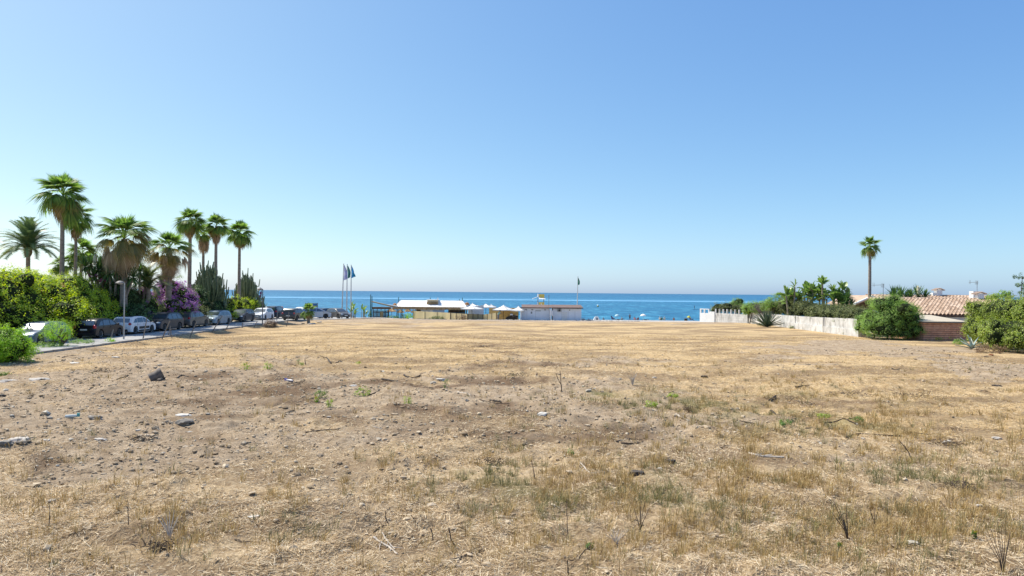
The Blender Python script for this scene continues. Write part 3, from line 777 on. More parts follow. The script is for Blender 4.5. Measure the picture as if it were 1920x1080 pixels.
fan_palm('short fan palm behind the second trunk of the tall pair', 146, 474, 500, 68, .16, .80, 24, sk=(.9, .22, .45, 140), seed=5)
fan_palm('low fan palm just showing over the hedge left of the tall trunk', 110, 497, 510, 66, .16, .62, 20, sk=None, seed=6)
fan_palm('shaggy broad fan palm draped in dry leaves above the yuccas', 232, 448, 520, 60, .30, .98, 52, FB, sk=(3.2, .42, .62, 330), shaggy=True, seed=7)
fan_palm('shaggy fan palm above the purple bougainvillea', 318, 470, 520, 66, .30, .84, 46, FB, sk=(2.6, .38, .58, 260), shaggy=True, seed=8)
fan_palm('fan palm with long bare trunk, leftmost of the slender group by the cactus', 358, 416, 520, 76, .21, .86, 32, sk=(1.5, .28, .52, 280), seed=9)
fan_palm('small-crowned fan palm with a dense brown skirt, second in the slender group', 379, 438, 510, 80, .17, .60, 22, sk=(2.1, .25, .66, 380), seed=10)
fan_palm('fan palm third in the slender group, above the candelabra cactus', 404, 424, 515, 78, .19, .80, 30, sk=(1.7, .26, .52, 280), seed=11)
fan_palm('slender fan palm standing alone nearest the sea, left of the road', 449, 438, 560, 84, .19, .88, 30, sk=(1.5, .26, .66, 300), seed=12)
fan_palm('tall lone fan palm with clean brown trunk beside the tiled roof', 1632, 463, 575, 75, .17, .62, 26, sk=(.5, .2, .26, 60), seed=13, group='lone palms')
# date palm: pinnate fronds
def pin_frond(L, n, mt, arc, wmax=.42):
    V = []; Fc = []; pts = []
    for i in range(13):
        s = i / 12; pts.append(Vector((0, L * (s - .12 * s * s * arc), L * (.18 * math.sin(s * 2.2) - .42 * arc * s ** 2.2))))
    for i, p in enumerate(pts):
        w = .04 * (1 - .8 * i / 12); V += [(p.x - w, p.y, p.z), (p.x + w, p.y, p.z)]
        if i: a = len(V) - 4; Fc.append((a, a + 1, a + 3, a + 2))
    for k in range(n):
        s = .10 + .9 * k / n; f = s * 12; i = min(11, int(f)); p = pts[i].lerp(pts[i + 1], f - i); t = (pts[i + 1] - pts[i]).normalized()
        l = wmax * math.sin(min(1, s * 1.15) * math.pi * .9) ** .6 + .08
        for sd in (-1, 1):
            d = (Vector((sd, 0, 0)) * 1 + t * .75 + Vector((0, 0, .30 - random.uniform(0, .25)))).normalized()
            e = p + d * l + Vector((0, 0, -.12 * l)); q = t * .036
            V += [tuple(p - q), tuple(p + q), tuple(e)]
            n0 = len(V) - 3; Fc.append((n0, n0 + 1, n0 + 2, n0 + 2))
    V = np.array(V, float)
    me = bpy.data.meshes.new('frond'); me.from_pydata([tuple(v) for v in V], [], [f if f[2] != f[3] else f[:3] for f in Fc]); me.materials.append(mt); me.update(); return me
fr_date = leaf_mat('date_frond', [(0.113, 0.168, 0.079), (0.168, 0.247, 0.101), (0.224, 0.314, 0.135)], trans=.2, rough=.4)
fr_yg = leaf_mat('young_date_frond', [(.10, .13, .05), (.15, .19, .07), (.20, .22, .10)], trans=.3, rough=.4)
def date_palm(name, label, px, pyc, pyb, Y, L, n, mt, r=.2, lo=-25, hi=84, seed=0, arcs=(.5, .8, 1.15)):
    rr = random.Random(seed); top = P(px, pyc, Y)
    root = thing(name, label, 'palm tree', (top.x, Y, 0.0))
    m, tp = palm_trunk(top.z, r * 1.1, r, (0, 0), seed, 1.2); m.build('trunk', trunk_m, root, smooth=80)
    kit = [pin_frond(L, 46, mt, a) for a in arcs]
    for i in range(n):
        s = i / n; o = link('frond', kit[0 if s < .3 else 1 if s < .65 else 2], root)
        o.location = tp + Vector((0, 0, .1 - .35 * s))
        el = R(hi - (hi - lo) * s ** .9) + rr.uniform(-.08, .08); az = i * 2.39996
        o.rotation_euler = (Matrix.Rotation(az, 3, 'Z') @ Matrix.Rotation(el, 3, 'X') @ Matrix.Rotation(rr.uniform(-.3, .3), 3, 'Y')).to_euler()
    if seed == 21:
        m = MB()
        v, f = blob((0, 0, tp.z - .35), (r * 1.9, r * 1.9, .55), 5, .1, 2); m.add(v, f); m.build('boot_collar', mat('palm_boots', (.26, .19, .12), .9, var=.3, scale=8, bumps=.8), root, smooth=40)
date_palm('date_palm', 'feather-leaved date palm with arching fronds at the far left', 53, 466, 515, 62, 2.95, 76, fr_date, .17, -4, 86, 21, (.4, .7, .95))
date_palm('young_date_palm', 'young droopy pinnate palm between the yuccas and bougainvillea', 278, 540, 575, 63, 2.6, 22, fr_yg, .2, 15, 80, 22, (.8, 1.1, 1.4))
date_palm('dry_feather_palm', 'grey drooping pinnate palm behind the bougainvillea', 305, 540, 560, 69, 2.3, 18, lm_grey, .2, -5, 70, 23, (.9, 1.2, 1.5))

# ---- sword-leaved rosettes: yucca, agave
def sword_rosette(nm, mt, n, L, w, lo, hi, curve=.15, thick=.0, seed=0):
    V = []; Fc = []; rr = random.Random(seed)
    for i in range(n):
        s = i / n; el = R(hi - (hi - lo) * s) + rr.uniform(-.1, .1); az = i * 2.39996
        d = Vector((math.cos(az) * math.cos(el), math.sin(az) * math.cos(el), math.sin(el))); sd = Vector((-math.sin(az), math.cos(az), 0)); l = L * rr.uniform(.8, 1.1)
        for j, ww in enumerate((.55, 1, .75, .03)):
            t = j / 3; p = d * (l * t) + Vector((0, 0, -curve * l * t * t * (1 - el / 3)))
            V += [tuple(p - sd * w * ww * .5), tuple(p + sd * w * ww * .5)]
            if j: a = len(V) - 4; Fc.append((a, a + 1, a + 3, a + 2))
    return np_mesh(nm, V, Fc, mt)
yl = leaf_mat('yucca_leaf', [(0.04, 0.082, 0.033), (0.073, 0.137, 0.046), (0.109, 0.2, 0.064), (0.182, 0.309, 0.073)], trans=.2, rough=.35)
yr = [sword_rosette('leaf_rosette', yl, 80, 1.2, .10, -50, 85, .2, seed=i) for i in range(3)]
ycream = mat('yucca_bloom_cream', (.62, .58, .38), .7, var=.15, scale=12, bumps=.5)
def yucca(label, px, pyb, Y, heads, bloom=None, g0=0.0):
    p = P(px, pyb, Y); root = thing('yucca', label, 'yucca', (p.x, Y, g0), 0, 'yuccas and spiky plants')
    for i, (hx, hy, sc) in enumerate(heads):
        m = MB()
        q = P(hx, hy, Y + (i % 3 - 1) * .7); l = Vector((q.x - p.x, q.y - Y, q.z - g0))
        m.tube([Vector((l.x * .25, l.y * .3, -.1)), Vector((l.x * .5, l.y * .6, l.z * .5)), l], [.13, .11, .08], 7); m.build('trunk', trunk_m, root, smooth=60)
        o = link('leaf_rosette', yr[i % 3], root, loc=l, rot=(random.uniform(-.2, .2), random.uniform(-.2, .2), i * 1.3), scale=(sc,) * 3)
    for bx, by in (bloom or []):
        q = P(bx, by, Y - .5); v, f = blob((q.x - p.x, -.5, q.z - g0), (.16, .16, .45), 3, .3, 2); MB().add(v, f).build('flower_spike', ycream, root)
yucca('large dark yucca behind the street lamp, many spiky heads', 215, 590, 60.6, [(160, 500, 1), (170, 496, 1), (192, 500, 1.1), (205, 510, 1.1), (185, 506, 1.1), (202, 497, 1.2), (218, 506, 1.1), (235, 512, 1.1), (198, 520, 1.1), (176, 518, 1), (222, 530, 1.1), (240, 540, 1.1), (250, 520, 1.1), (210, 545, 1.1), (228, 556, 1)], [(178, 487)])
yucca('yucca with a cream flower spike right of the street lamp', 262, 590, 63, [(262, 510, 1.0), (274, 522, 1.0)], None)
yucca('yucca poking above the roof left end, with cream bloom', 1686, 590, 72, [(1674, 556, 1.2), (1688, 555, 1.2), (1698, 560, 1.0)], None)
yucca('yucca with pale flower spike over the tiled roof', 1720, 590, 72, [(1708, 557, 1.0), (1722, 554, 1.2), (1734, 558, 1.0)], [(1722, 544)])
yucca('dark spiky yucca behind the wall at the end of the banana-like trees', 1588, 590, 76, [(1588, 565, 1.0), (1596, 572, .9), (1580, 575, .9), (1590, 558, .7)], None)
# bright bougainvillea spray at the yucca's top
bb = tuple(P(190, 522, 60))[:2]
shrub('pink_blossom_spray', 'small magenta blossom spray on a stem beside the yuccas', 'flowers', [ell_from(176, 516, 60, .35, .14, .3, bb), ell_from(190, 526, 60, .3, .16, .3, bb)], lm_pink, 16, 16, .14, .10, .09, bb, core=False, zmin=3, stems=2)

# agaves on the right
ag_dark = mat('agave_dark_leaf', (.09, .14, .08), .45, var=.2, scale=4)
ag_blue = mat('agave_blue_leaf', (.28, .37, .36), .5, var=.15, scale=4, col2=(.20, .28, .27))
def sword(L, w, curve, th=.02):
    V = []; Fc = []
    for j, ww in enumerate((.7, 1.0, .85, .5, .03)):
        t = j / 4; y = L * t; z = -curve * L * t * t
        V += [(-w * ww / 2, y, z + .12 * w), (0, y, z - th * ww - .1 * w), (w * ww / 2, y, z + .12 * w), (0, y, z - .10 * w * ww + 0.0)]
        if j:
            a = len(V) - 8
            for k in range(4): Fc.append((a + k, a + (k + 1) % 4, a + 4 + (k + 1) % 4, a + 4 + k))
    return V, Fc
def agave(label, px, py, n, L, w, mt, lo, hi, curves, name='agave'):
    p = GP(px, py); root = thing(name, label, 'agave', (p.x, p.y, p.z - .05))
    kit = []
    for c in curves:
        v, f = sword(L, w, c); kit.append(np_mesh('leaf', v, f, mt))
    for i in range(n):
        s = i / n; el = R(hi - (hi - lo) * s) + random.uniform(-.1, .1); az = i * 2.39996 + random.uniform(-.2, .2); sc = random.uniform(.8, 1.1)
        link('leaf', kit[i % len(kit)], root, loc=(0, 0, .1), rot=(Matrix.Rotation(az, 3, 'Z') @ Matrix.Rotation(el, 3, 'X')).to_euler(), scale=(sc,) * 3)
    return root
agave('dark green sword-leaved agave in front of the white wall', 1438, 613, 64, 1.9, .24, ag_dark, 8, 88, (.03, .08))
agave('blue-grey agave with broad curling leaves between brick wall and tall hedge', 1822, 655, 12, 1.05, .2, ag_blue, 12, 75, (.25, .45, .1))

# ---- candelabra euphorbia: upright jointed arms
eu = mat('euphorbia_skin', (.17, .22, .11), .55, var=.25, scale=3, col2=(.10, .13, .07), bumps=.3)
def euphorbia(label, px, Y, box, n, seed):
    rr = random.Random(seed); p = P(px, 580, Y); root = thing('candelabra_cactus', label, 'cactus', (p.x, Y, 0.0), 0, 'candelabra cacti')
    x0, x1, yt = box; m = MB(); tips = MB()
    for i in range(n):
        u = (i + rr.random()) / n; u2 = 2 * u - 1
        tx = x0 + (x1 - x0) * u; ty = yt + 52 * abs(u2) ** 1.9 + rr.uniform(-2, 40) * rr.random()
        q = P(tx, ty, Y + rr.uniform(-1.6, 1.6)); T = Vector((q.x - p.x, q.y - Y, q.z))
        low = Vector((T.x * .2, T.y * .3, T.z * .28)); k = Vector((T.x * .9, T.y * .85, T.z * .70))
        m.tube([low, low.lerp(k, .5) + Vector((0, 0, -.25)), k, k.lerp(T, .6), T], [.09, .085, .08, .085, .05], 6)
        for _ in range(3):
            s = rr.uniform(.3, .9); a = k.lerp(T, s) if rr.random() < .5 else low.lerp(k, s); d = Vector((rr.uniform(-.4, .4), rr.uniform(-.4, .4), 0)); L = rr.uniform(.5, 1.1)
            m.tube([a, a + d * .7 + Vector((0, 0, .1)), a + d + Vector((0, 0, L))], [.06, .075, .05], 5)
    m.tube([(0, 0, -.1), (0, 0, 2.2)], [.28, .18], 8)
    m.build('branches', eu, root, smooth=60)
euphorbia('large candelabra cactus with upright arms under the fan palms', 398, 77, (356, 427, 497), 76, 31)
euphorbia('smaller candelabra cactus at the sea end of the hedge', 462, 90, (432, 493, 514), 70, 32)

# ---- bird-of-paradise trees: stems and paddle leaves
st_leaf = leaf_mat('paddle_leaf', [(0.126, 0.216, 0.064), (0.216, 0.324, 0.09), (0.324, 0.45, 0.144), (0.18, 0.288, 0.09)], trans=.35, rough=.35)
st_dry = leaf_mat('paddle_leaf_dry', [(.26, .22, .15), (.36, .30, .20), (.30, .24, .17)], trans=.2, rough=.7)
def paddle(nm, mt, L, w, curve):
    V = []; Fc = []
    pet = .22 * L
    V += [(-.03, 0, 0), (.03, 0, 0), (-.03, pet, 0), (.03, pet, 0)]; Fc.append((0, 1, 3, 2))
    for j in range(7):
        t = j / 6; y = pet + L * t; ww = w * math.sin(math.pi * min(.999, .08 + .9 * t)) ** .55 if j < 6 else .02; z = -curve * L * t * t
        V += [(-ww / 2, y, z + ww * .18 + random.uniform(-.04, .04)), (0, y, z), (ww / 2, y, z + ww * .18 + random.uniform(-.04, .04))]
        if j:
            a = len(V) - 6; Fc += [(a, a + 1, a + 4, a + 3), (a + 1, a + 2, a + 5, a + 4)]
    return np_mesh(nm, V, Fc, mt)
PK = [paddle('leaf', st_leaf, 1.35, .72, c) for c in (.05, .25, .5)] + [paddle('leaf', st_dry, .95, .25, .6)]
def paradise(label, px, Y, heads, seed):
    rr = random.Random(seed); p = P(px, 585, Y); root = thing('bird_of_paradise_tree', label, 'tree', (p.x, Y, 0.0), 0, 'bird of paradise trees behind the wall')
    for hx, hy, n, sc in heads:
        m = MB()
        q = P(hx, hy, Y + rr.uniform(-.8, .8)); T = Vector((q.x - p.x, q.y - Y, q.z))
        m.tube([Vector((T.x * .5, T.y * .6, -.1)), Vector((T.x * .75, T.y, T.z * .5)), T], [.13, .11, .09], 7)
        m.build('stem', mat('paradise_stem', (.34, .29, .22), .85, var=.25, scale=4, bumps=.4), root, smooth=60)
        a0 = rr.uniform(-.5, .5)
        n = int(n * 1.6)
        for i in range(n):
            s = i / max(1, n - 1); el = R(88 - 60 * s) + rr.uniform(-.15, .15); az = a0 + (0 if i % 2 else math.pi) + rr.uniform(-.7, .7) - math.pi / 2
            k = 0 if s < .35 else 1 if s < .65 else 2
            if rr.random() < .16: k = 3
            link('leaf', PK[k], root, loc=T + Vector((0, 0, -.25 * s)), rot=(Matrix.Rotation(az, 3, 'Z') @ Matrix.Rotation(el, 3, 'X') @ Matrix.Rotation(rr.uniform(-.6, .6), 3, 'Y')).to_euler(), scale=(sc * rr.uniform(.85, 1.1),) * 3)
paradise('bird-of-paradise tree with one paddle leaf standing above the rest, left of the group', 1485, 80, [(1490, 538, 4, .62), (1474, 555, 6, .8), (1484, 562, 7, .85), (1495, 558, 6, .85), (1500, 568, 6, .8), (1476, 568, 6, .8)], 1)
paradise('bird-of-paradise tree with leaves in an open fan, second in the group', 1519, 79, [(1515, 547, 7, .8), (1524, 550, 7, .8), (1508, 556, 5, .7), (1520, 562, 7, .8)], 2)
paradise('tallest bird-of-paradise tree with bare pale stem and drooping dry leaves', 1541, 78, [(1542, 531, 8, .62), (1537, 549, 8, .7), (1546, 556, 8, .7), (1537, 562, 7, .7), (1550, 560, 5, .6)], 3)
paradise('bird-of-paradise tree with a dead side leaf, rightmost of the group', 1570, 77, [(1563, 549, 7, .7), (1580, 545, 7, .75), (1572, 558, 8, .8), (1588, 558, 6, .7), (1562, 565, 7, .8), (1580, 568, 7, .8)], 4)
# plants by the beach bar
def stalk_plant(label, px, py, Y, ht, n, seed, w=.5, mt=None):
    rr = random.Random(seed); p = P(px, py, Y); g = gz(p.x, Y); root = thing('banana_plant', label, 'plant', (p.x, Y, g), 0, 'leafy plants by the beach bar')
    kit = [paddle('leaf', mt or st_leaf, ht * .42, ht * .16, c) for c in (.1, .35)]
    m = MB()
    for i in range(n):
        h = ht * rr.uniform(.15, .72); az = rr.uniform(0, 6.28); a = Vector((rr.uniform(-w, w) * .5, rr.uniform(-.2, .2), 0))
        m.tube([a, a + Vector((0, 0, h))], [.05, .03], 5)
        link('leaf', kit[i % 2], root, loc=a + Vector((0, 0, h * .9)), rot=(Matrix.Rotation(az, 3, 'Z') @ Matrix.Rotation(R(rr.uniform(45, 85)), 3, 'X')).to_euler())
    m.build('trunk', mat('paradise_stem', (.34, .29, .22)), root)
stalk_plant('upright banana plant just right of the flag poles', 662, 592, 104, 2.4, 10, 1, .7)
stalk_plant('banana plant between the flag poles and the tall green poles', 683, 592, 112, 2.2, 10, 2, .9)
stalk_plant('small leafy plant at the foot of the tall green poles', 692, 594, 112, 1.1, 7, 3, .6)
# little fan palm in front of the car park
fan_palm('short stubby fan palm in front of the parked cars by the beach', 577, 584, 600, 81, .13, .50, 22, sk=(.7, .2, .4, 120), seed=15, group='young palms')
# dark evergreen glimpses at the right edge
b = (43.5, 56)
shrub('pine_tree', 'dark layered evergreen branches at the very right edge above the hedge', 'tree', [ell_from(1916, 518, 58, .45, .22, .6, b), ell_from(1919, 533, 58, .5, .2, .6, b), ell_from(1921, 548, 58, .55, .3, .6, b), ell_from(1930, 540, 58, .5, 1.3, .6, b)], lm_drk, 60, 24, .2, .13, .05, b, core=False, zmin=2)
b = (41.0, 60)
shrub('climbing_plant', 'light green leafy plant rising above the hedge near the chimney with the aerial', 'plant', [ell_from(1886, 552, 60, .5, .35, .5, b), ell_from(1862, 556, 60, .4, .2, .5, b)], lm_grn, 50, 20, .2, .14, .08, b, core=False, zmin=2)

# ================================================================== parked cars
glass_m = mat('car_glass', (.13, .16, .19), .09, .55, var=0, spec=.8)
tyre_m = mat('tyre_rubber', (.02, .02, .02), .8, var=.1)
rim_m = mat('wheel_rim', (.55, .56, .58), .3, .8, var=.1)
black_m = mat('black_plastic', (.018, .018, .02), .5, var=.1)
lamp_m = mat('headlight_glass', (.75, .78, .8), .08, .3, var=.05)
red_m = mat('tail_light_red', (.45, .015, .02), .15, var=.05, coat=.6)
plate_m = mat('number_plate_white', (.75, .75, .72), .4, var=.03)
# side outlines, front towards +Y: rear to front over the top; (y, z); B marks the two belt corners
SHAPES = {
 'hatch': dict(L=4.0, W=1.72, H=1.47, belt=.93, wb=1.24, r=.31, top=[(-1.90, .93), (-1.60, 1.32), (-1.38, 1.42), (-.8, 1.47), (0, 1.455), (.42, 1.37), (1.02, .98)], hood=[(1.35, .90), (1.72, .80), (1.92, .66), (1.98, .48), (1.96, .24)], rear=[(-1.95, .24), (-2.0, .48), (-1.99, .72)]),
 'suv': dict(L=4.35, W=1.82, H=1.62, belt=1.02, wb=1.32, r=.345, top=[(-2.02, 1.02), (-1.78, 1.40), (-1.55, 1.55), (-.9, 1.62), (.1, 1.60), (.52, 1.50), (1.12, 1.08)], hood=[(1.5, 1.02), (1.95, .92), (2.12, .76), (2.17, .52), (2.15, .28)], rear=[(-2.13, .28), (-2.18, .52), (-2.16, .84)]),
 'wagon': dict(L=4.3, W=1.76, H=1.50, belt=.95, wb=1.28, r=.32, top=[(-2.05, .95), (-1.92, 1.30), (-1.75, 1.43), (-.9, 1.50), (.05, 1.48), (.5, 1.38), (1.14, 1.0)], hood=[(1.5, .92), (1.9, .82), (2.08, .66), (2.14, .48), (2.12, .25)], rear=[(-2.1, .25), (-2.14, .5), (-2.12, .75)]),
 'offroad': dict(L=4.0, W=1.75, H=1.70, belt=1.08, wb=1.22, r=.36, top=[(-1.86, 1.08), (-1.80, 1.50), (-1.66, 1.64), (-.8, 1.70), (.15, 1.68), (.42, 1.60), (.84, 1.12)], hood=[(1.3, 1.08), (1.78, 1.02), (1.92, .86), (1.98, .55), (1.96, .32)], rear=[(-1.93, .32), (-1.98, .55), (-1.94, .9)]),
}
def make_car(name, label, shape, paint, px=None, py=None, pos=None, rot=0.0, cat='car', group='cars parked by the road', roof_paint=None, cladding=False, tail_wrap=1.0, sun_shade=False):
    S = SHAPES[shape]; L, W, H_, bl, wb, r = S['L'], S['W'], S['H'], S['belt'], S['wb'], S['r']
    if pos is None: q = P(px, py, 1); raise ValueError
    root = thing(name, label, cat, pos, rot, group)
    hw = W / 2
    def arch(cy):
        R_ = r + .07; z0 = r
        return [(cy + R_ * math.cos(a), z0 + R_ * math.sin(a)) for a in [R(x) for x in range(-15, 196, 19)]]
    rear, top, hood = S['rear'], S['top'], S['hood']
    low = [(wb + r + .07 + .06, .2)] + arch(wb) + [(wb - r - .12, .18), (-wb + r + .12, .18)] + arch(-wb) + [(-wb - r - .13, .2)]
    prof = rear + top + hood + low
    n = len(prof); ib0, ib1 = len(rear), len(rear) + len(top) - 1
    fr = [-1, -.97, -.86, -.5, 0, .5, .86, .97, 1]
    def pos_of(f, y, z):
        t = max(0, (z - bl) / (H_ - bl)); a = abs(f)
        x = f * hw * (1 - .20 * t)
        e = 1.0 if a >= 1 else .45 if a > .9 else .12 if a > .8 else 0
        z2 = z - .055 * e * min(1, t * 1.6) - (.03 * e if z > .7 and t <= 0.05 else 0)
        k = max(0, (abs(y) - L * .30) / (L * .2)); yy = y - math.copysign(1, y) * .17 * (e * .8 + a * a * .25) * k ** 2 * (1 if y > 0 else .7)
        return (x, yy, z2)
    vs = []; fs = []
    for f in fr:
        for (y, z) in prof: vs.append(pos_of(f, y, z))
    for i in range(len(fr) - 1):
        for k in range(n): fs.append((i * n + k, i * n + (k + 1) % n, (i + 1) * n + (k + 1) % n, (i + 1) * n + k))
    up = list(range(ib0, ib1 + 1)); lo = [ib1] + list(range(ib1 + 1, n)) + list(range(0, ib0)) + [ib0]
    j = (len(fr) - 1) * n
    fs += [tuple(up), tuple(lo), tuple(j + k for k in up[::-1]), tuple(j + k for k in lo[::-1])]
    body = MB().add(vs, fs).build('body', paint, root, smooth=32)
    MB().box((0, 0, .36), (W * .9, L * .78, .32)).build('underbody', black_m, root)
    # side windows (proud of the shell by a few mm) with pillars left between
    def side(poly, nm='side_window', m=glass_m, off=.008, par=root):
        for sgn in (-1, 1):
            pts = []
            for y, z in poly:
                p = Vector(pos_of(sgn, y, z)); pts.append((p.x + sgn * off, p.y, p.z + (0.02 if z > H_ * .93 else 0)))
            if sgn > 0: pts = pts[::-1]
            MB().prism(pts, (-sgn * .02, 0, 0)).build(nm, m, par)
    zt = H_ - .12; zb = bl + .03
    A = Vector(top[-2]); B_ = Vector(top[-1])
    def wline(z):                      # windscreen line y at height z
        return B_.x + (A.x - B_.x) * (z - B_.y) / (A.y - B_.y)
    r0, r1 = Vector(top[0]), Vector(top[1])
    def rline(z): return r0.x + (r1.x - r0.x) * (z - r0.y) / (r1.y - r0.y)
    side([(wline(zb) - .22, zb), (wline(zt) - .14, zt), (.02, zt + .03), (-.02, zb)])
    side([(-.09, zb), (-.07, zt + .03), (-.82, zt + .02), (-.92, zb)])
    side([(-.99, zb), (-.90, zt + .01), (rline(zt) + .42, zt - .05), (rline(zb) + .30, zb)])
    # doors and handles
    for sgn in (-1, 1):
        for y0 in (.98, -.05, -.98):
            MB().box((sgn * (hw + .001), y0, (bl + .30) / 2), (.006, .014, bl - .34)).build('door_seam', black_m, root)
        for y0 in (.12, -.86):
            MB().box((sgn * (hw + .014), y0, bl - .10), (.028, .17, .03)).build('door_handle', paint, root)
        m = MB(); v, f_ = blob((sgn * (hw + .10), wline(bl) - .22, bl + .06), (.10, .07, .075), 3, .05, 2); m.add(v, f_).build('mirror', paint if not cladding else black_m, root, smooth=60)
        if cladding or shape in ('suv', 'offroad'):
            MB().box((sgn * (hw + .004), 0, .27), (.03, 2 * (wb - r) - .24, .14)).build('sill_cladding', black_m, root)
    if cladding:
        for sgn in (-1, 1): MB().box((sgn * (hw + .012), .05, .52), (.03, 1.5, .20)).build('side_bump_panel', black_m, root)
    # screens
    def screen(p0, p1, f0, f1, nm, s0=.06, s1=.93):
        q = []
        for s in (s0, s1):
            for f in (-f0, f1):
                y = p0[0] + (p1[0] - p0[0]) * s; z = p0[1] + (p1[1] - p0[1]) * s; q.append(Vector(pos_of(f, y, z)))
        nrm = Vector((0, -(p1[1] - p0[1]), (p1[0] - p0[0]))).normalized() * (1 if nm == 'windscreen' else -1)
        nrm = Vector((0, 1, .6)).normalized() if nm == 'windscreen' else Vector((0, -1, .5)).normalized()
        pts = [q[0], q[1], q[3], q[2]]
        MB().prism([p + nrm * .014 for p in pts], -nrm * .02).build(nm, glass_m, root)
    screen(top[-1], top[-2], .84, .84, 'windscreen')
    screen(top[0], top[1], .80, .80, 'rear_window', .12, .95)
    if sun_shade:
        q = [pos_of(f, y, z) for f, (y, z) in ((-.78, (wline(bl + .12), bl + .12)), (.78, (wline(bl + .12), bl + .12)), (.78, (wline(H_ - .22), H_ - .22)), (-.78, (wline(H_ - .22), H_ - .22)))]
        MB().prism([(p[0], p[1] + .03, p[2] + .015) for p in q], (0, .004, .003)).build('sun_shade', mat('silver_shade', (.8, .8, .8), .3, .6, var=0), root)
    if roof_paint:
        q = []
        for y, z in top[2:-2]:
            for f in (-.8, .8): p = pos_of(f, y, z); q.append((p[0], p[1], p[2] + .008))
        f_ = [(2 * i, 2 * i + 2, 2 * i + 3, 2 * i + 1) for i in range(len(q) // 2 - 1)]
        MB().add(q, f_).build('roof', roof_paint, root)
    # ends
    yf = hood[-2][0]; yr_ = rear[1][0]
    for sgn in (-1, 1):
        m = MB(); v, f_ = blob((sgn * hw * .72, yf - .16, hood[2][1] + .0), (.21, .13, .085), 2, .06, 2); m.add(v, f_).build('headlight', lamp_m, root, smooth=60)
        m = MB(); v, f_ = blob((sgn * hw * .86, yr_ + .13, bl - .08), (.13, .10, .13 * tail_wrap), 2, .06, 2); m.add(v, f_).build('taillight', red_m, root, smooth=60)
    MB().box((0, yf - .055, .40), (W * .62, .10, .16)).build('lower_grille', black_m, root)
    MB().box((0, yf - .065, .62), (W * .36, .09, .08)).build('grille', black_m, root)
    MB().box((0, yr_ + .035, .34), (W * .7, .10, .18)).build('rear_bumper_trim', black_m, root)
    MB().box((0, yf + .006, .47), (.50, .02, .11)).build('number_plate', plate_m, root)
    MB().box((0, yr_ - .012, .66), (.50, .02, .11)).build('number_plate', plate_m, root)
    # wheels
    for sy in (-1, 1):
        for sx in (-1, 1):
            w = MB().lathe([(r * .62, -.10), (r * .93, -.10), (r, -.06), (r, .06), (r * .93, .10), (r * .62, .10)], 20, (0, 0, 0), 'X').build('wheel', tyre_m, root, smooth=40, loc=(sx * (hw - .115), sy * wb, r))
            m = MB().lathe([(.02, .05), (r * .20, .055), (r * .24, .02)], 10, (0, 0, 0), 'X')
            for k in range(5):
                a = k * 2 * math.pi / 5
                m.box((.035, math.cos(a) * r * .40, math.sin(a) * r * .40), (.02, r * .16, r * .5), M=Matrix.Rotation(a - math.pi / 2, 3, 'X'))
            m.lathe([(r * .54, .05), (r * .64, .07), (r * .66, .0)], 18, (0, 0, 0), 'X')
            o = m.build('rim', rim_m, w, smooth=40); o.scale = (1 if sx > 0 else -1, 1, 1); o.location = (sx * .035, 0, 0)
            MB().lathe([(.001, -.02), (r * .6, -.02)], 16, (0, 0, 0), 'X').build('brake_disc', black_m, w)
    return root
def paint(nm, c, metal=.15, rough=.33): return mat(nm, c, rough, metal, var=.04, coat=.15, scale=2, spec=.35)
pn_black = paint('paint_black', (.012, .012, .018)); pn_white = paint('paint_white', (.80, .80, .82), .0); pn_anth = paint('paint_anthracite', (.05, .056, .072), .4)
pn_bronze = paint('paint_bronze_grey', (.15, .145, .14), .4); pn_blue = paint('paint_grey_blue', (.25, .33, .40), .3); pn_silver = paint('paint_silver', (.38, .42, .50), .6)
pn_red = paint('paint_dark_red', (.16, .03, .04), .3); pn_grey = paint('paint_mid_grey', (.12, .12, .12), .5)
pn_navy = paint('paint_navy', (.03, .045, .075), .5)
def road_pos(px, py, x=None):
    """where the wheels nearest the road stand: right-hand side of the car at pixel"""
    d = _f + _r * ((px - 960) / F) + _u * ((540 - py) / F)
    t = (3.8 - rzl(60)) / -d.z; p = CAM + d * t
    return (p.x if x is None else x, p.y, rzl(p.y) + .004)
XC = -31.75
def park(px_c, Y, *a, **k):
    pass
def Yof(px, x): return -x * F / (960 - px)      # distance at which a line at x crosses pixel column px
A0 = 0.0; A1 = math.pi
cars = [
 ('silver_car', 'silver-blue hatchback facing us, half hidden behind the lime-green bush', 'hatch', paint('paint_steel_blue', (.10, .14, .22)), 46.0, A1, {}, 'parked'),
 ('black_hatchback', 'black hatchback seen from behind, first car left of the near lamp post', 'hatch', pn_black, 52.6, A0, dict(tail_wrap=1.3), 'parked'),
 ('white_hatchback', 'white hatchback with black roof and black side panels, right behind the near lamp post', 'hatch', pn_white, 57.4, A0, dict(cladding=True, roof_paint=pn_black), 'parked'),
 ('dark_suv', 'dark grey SUV facing us with glaring windscreen, behind the white hatchback', 'suv', pn_anth, 62.0, A1, {}, 'parked'),
 ('bronze_car', 'grey-brown crossover seen from behind with red tail lights, below the bougainvillea', 'suv', pn_bronze, 67.8, A0, {}, 'parked'),
 ('blue_grey_wagon', 'pale blue-grey estate car half hidden behind the grey-brown crossover', 'wagon', pn_blue, 73.2, A1, {}, 'parked'),
 ('dark_hatchback', 'dark grey hatchback facing us under the trimmed hedge', 'hatch', pn_anth, 80.5, A1, {}, 'parked'),
 ('white_small_car', 'white small hatchback facing us near the sea end of the hedge', 'hatch', pn_white, 86.8, A1, {}, 'parked'),
 ('dark_offroad_car', 'dark boxy off-road car behind the far lamp post', 'offroad', pn_navy, 92.8, A0, {}, 'parked')]
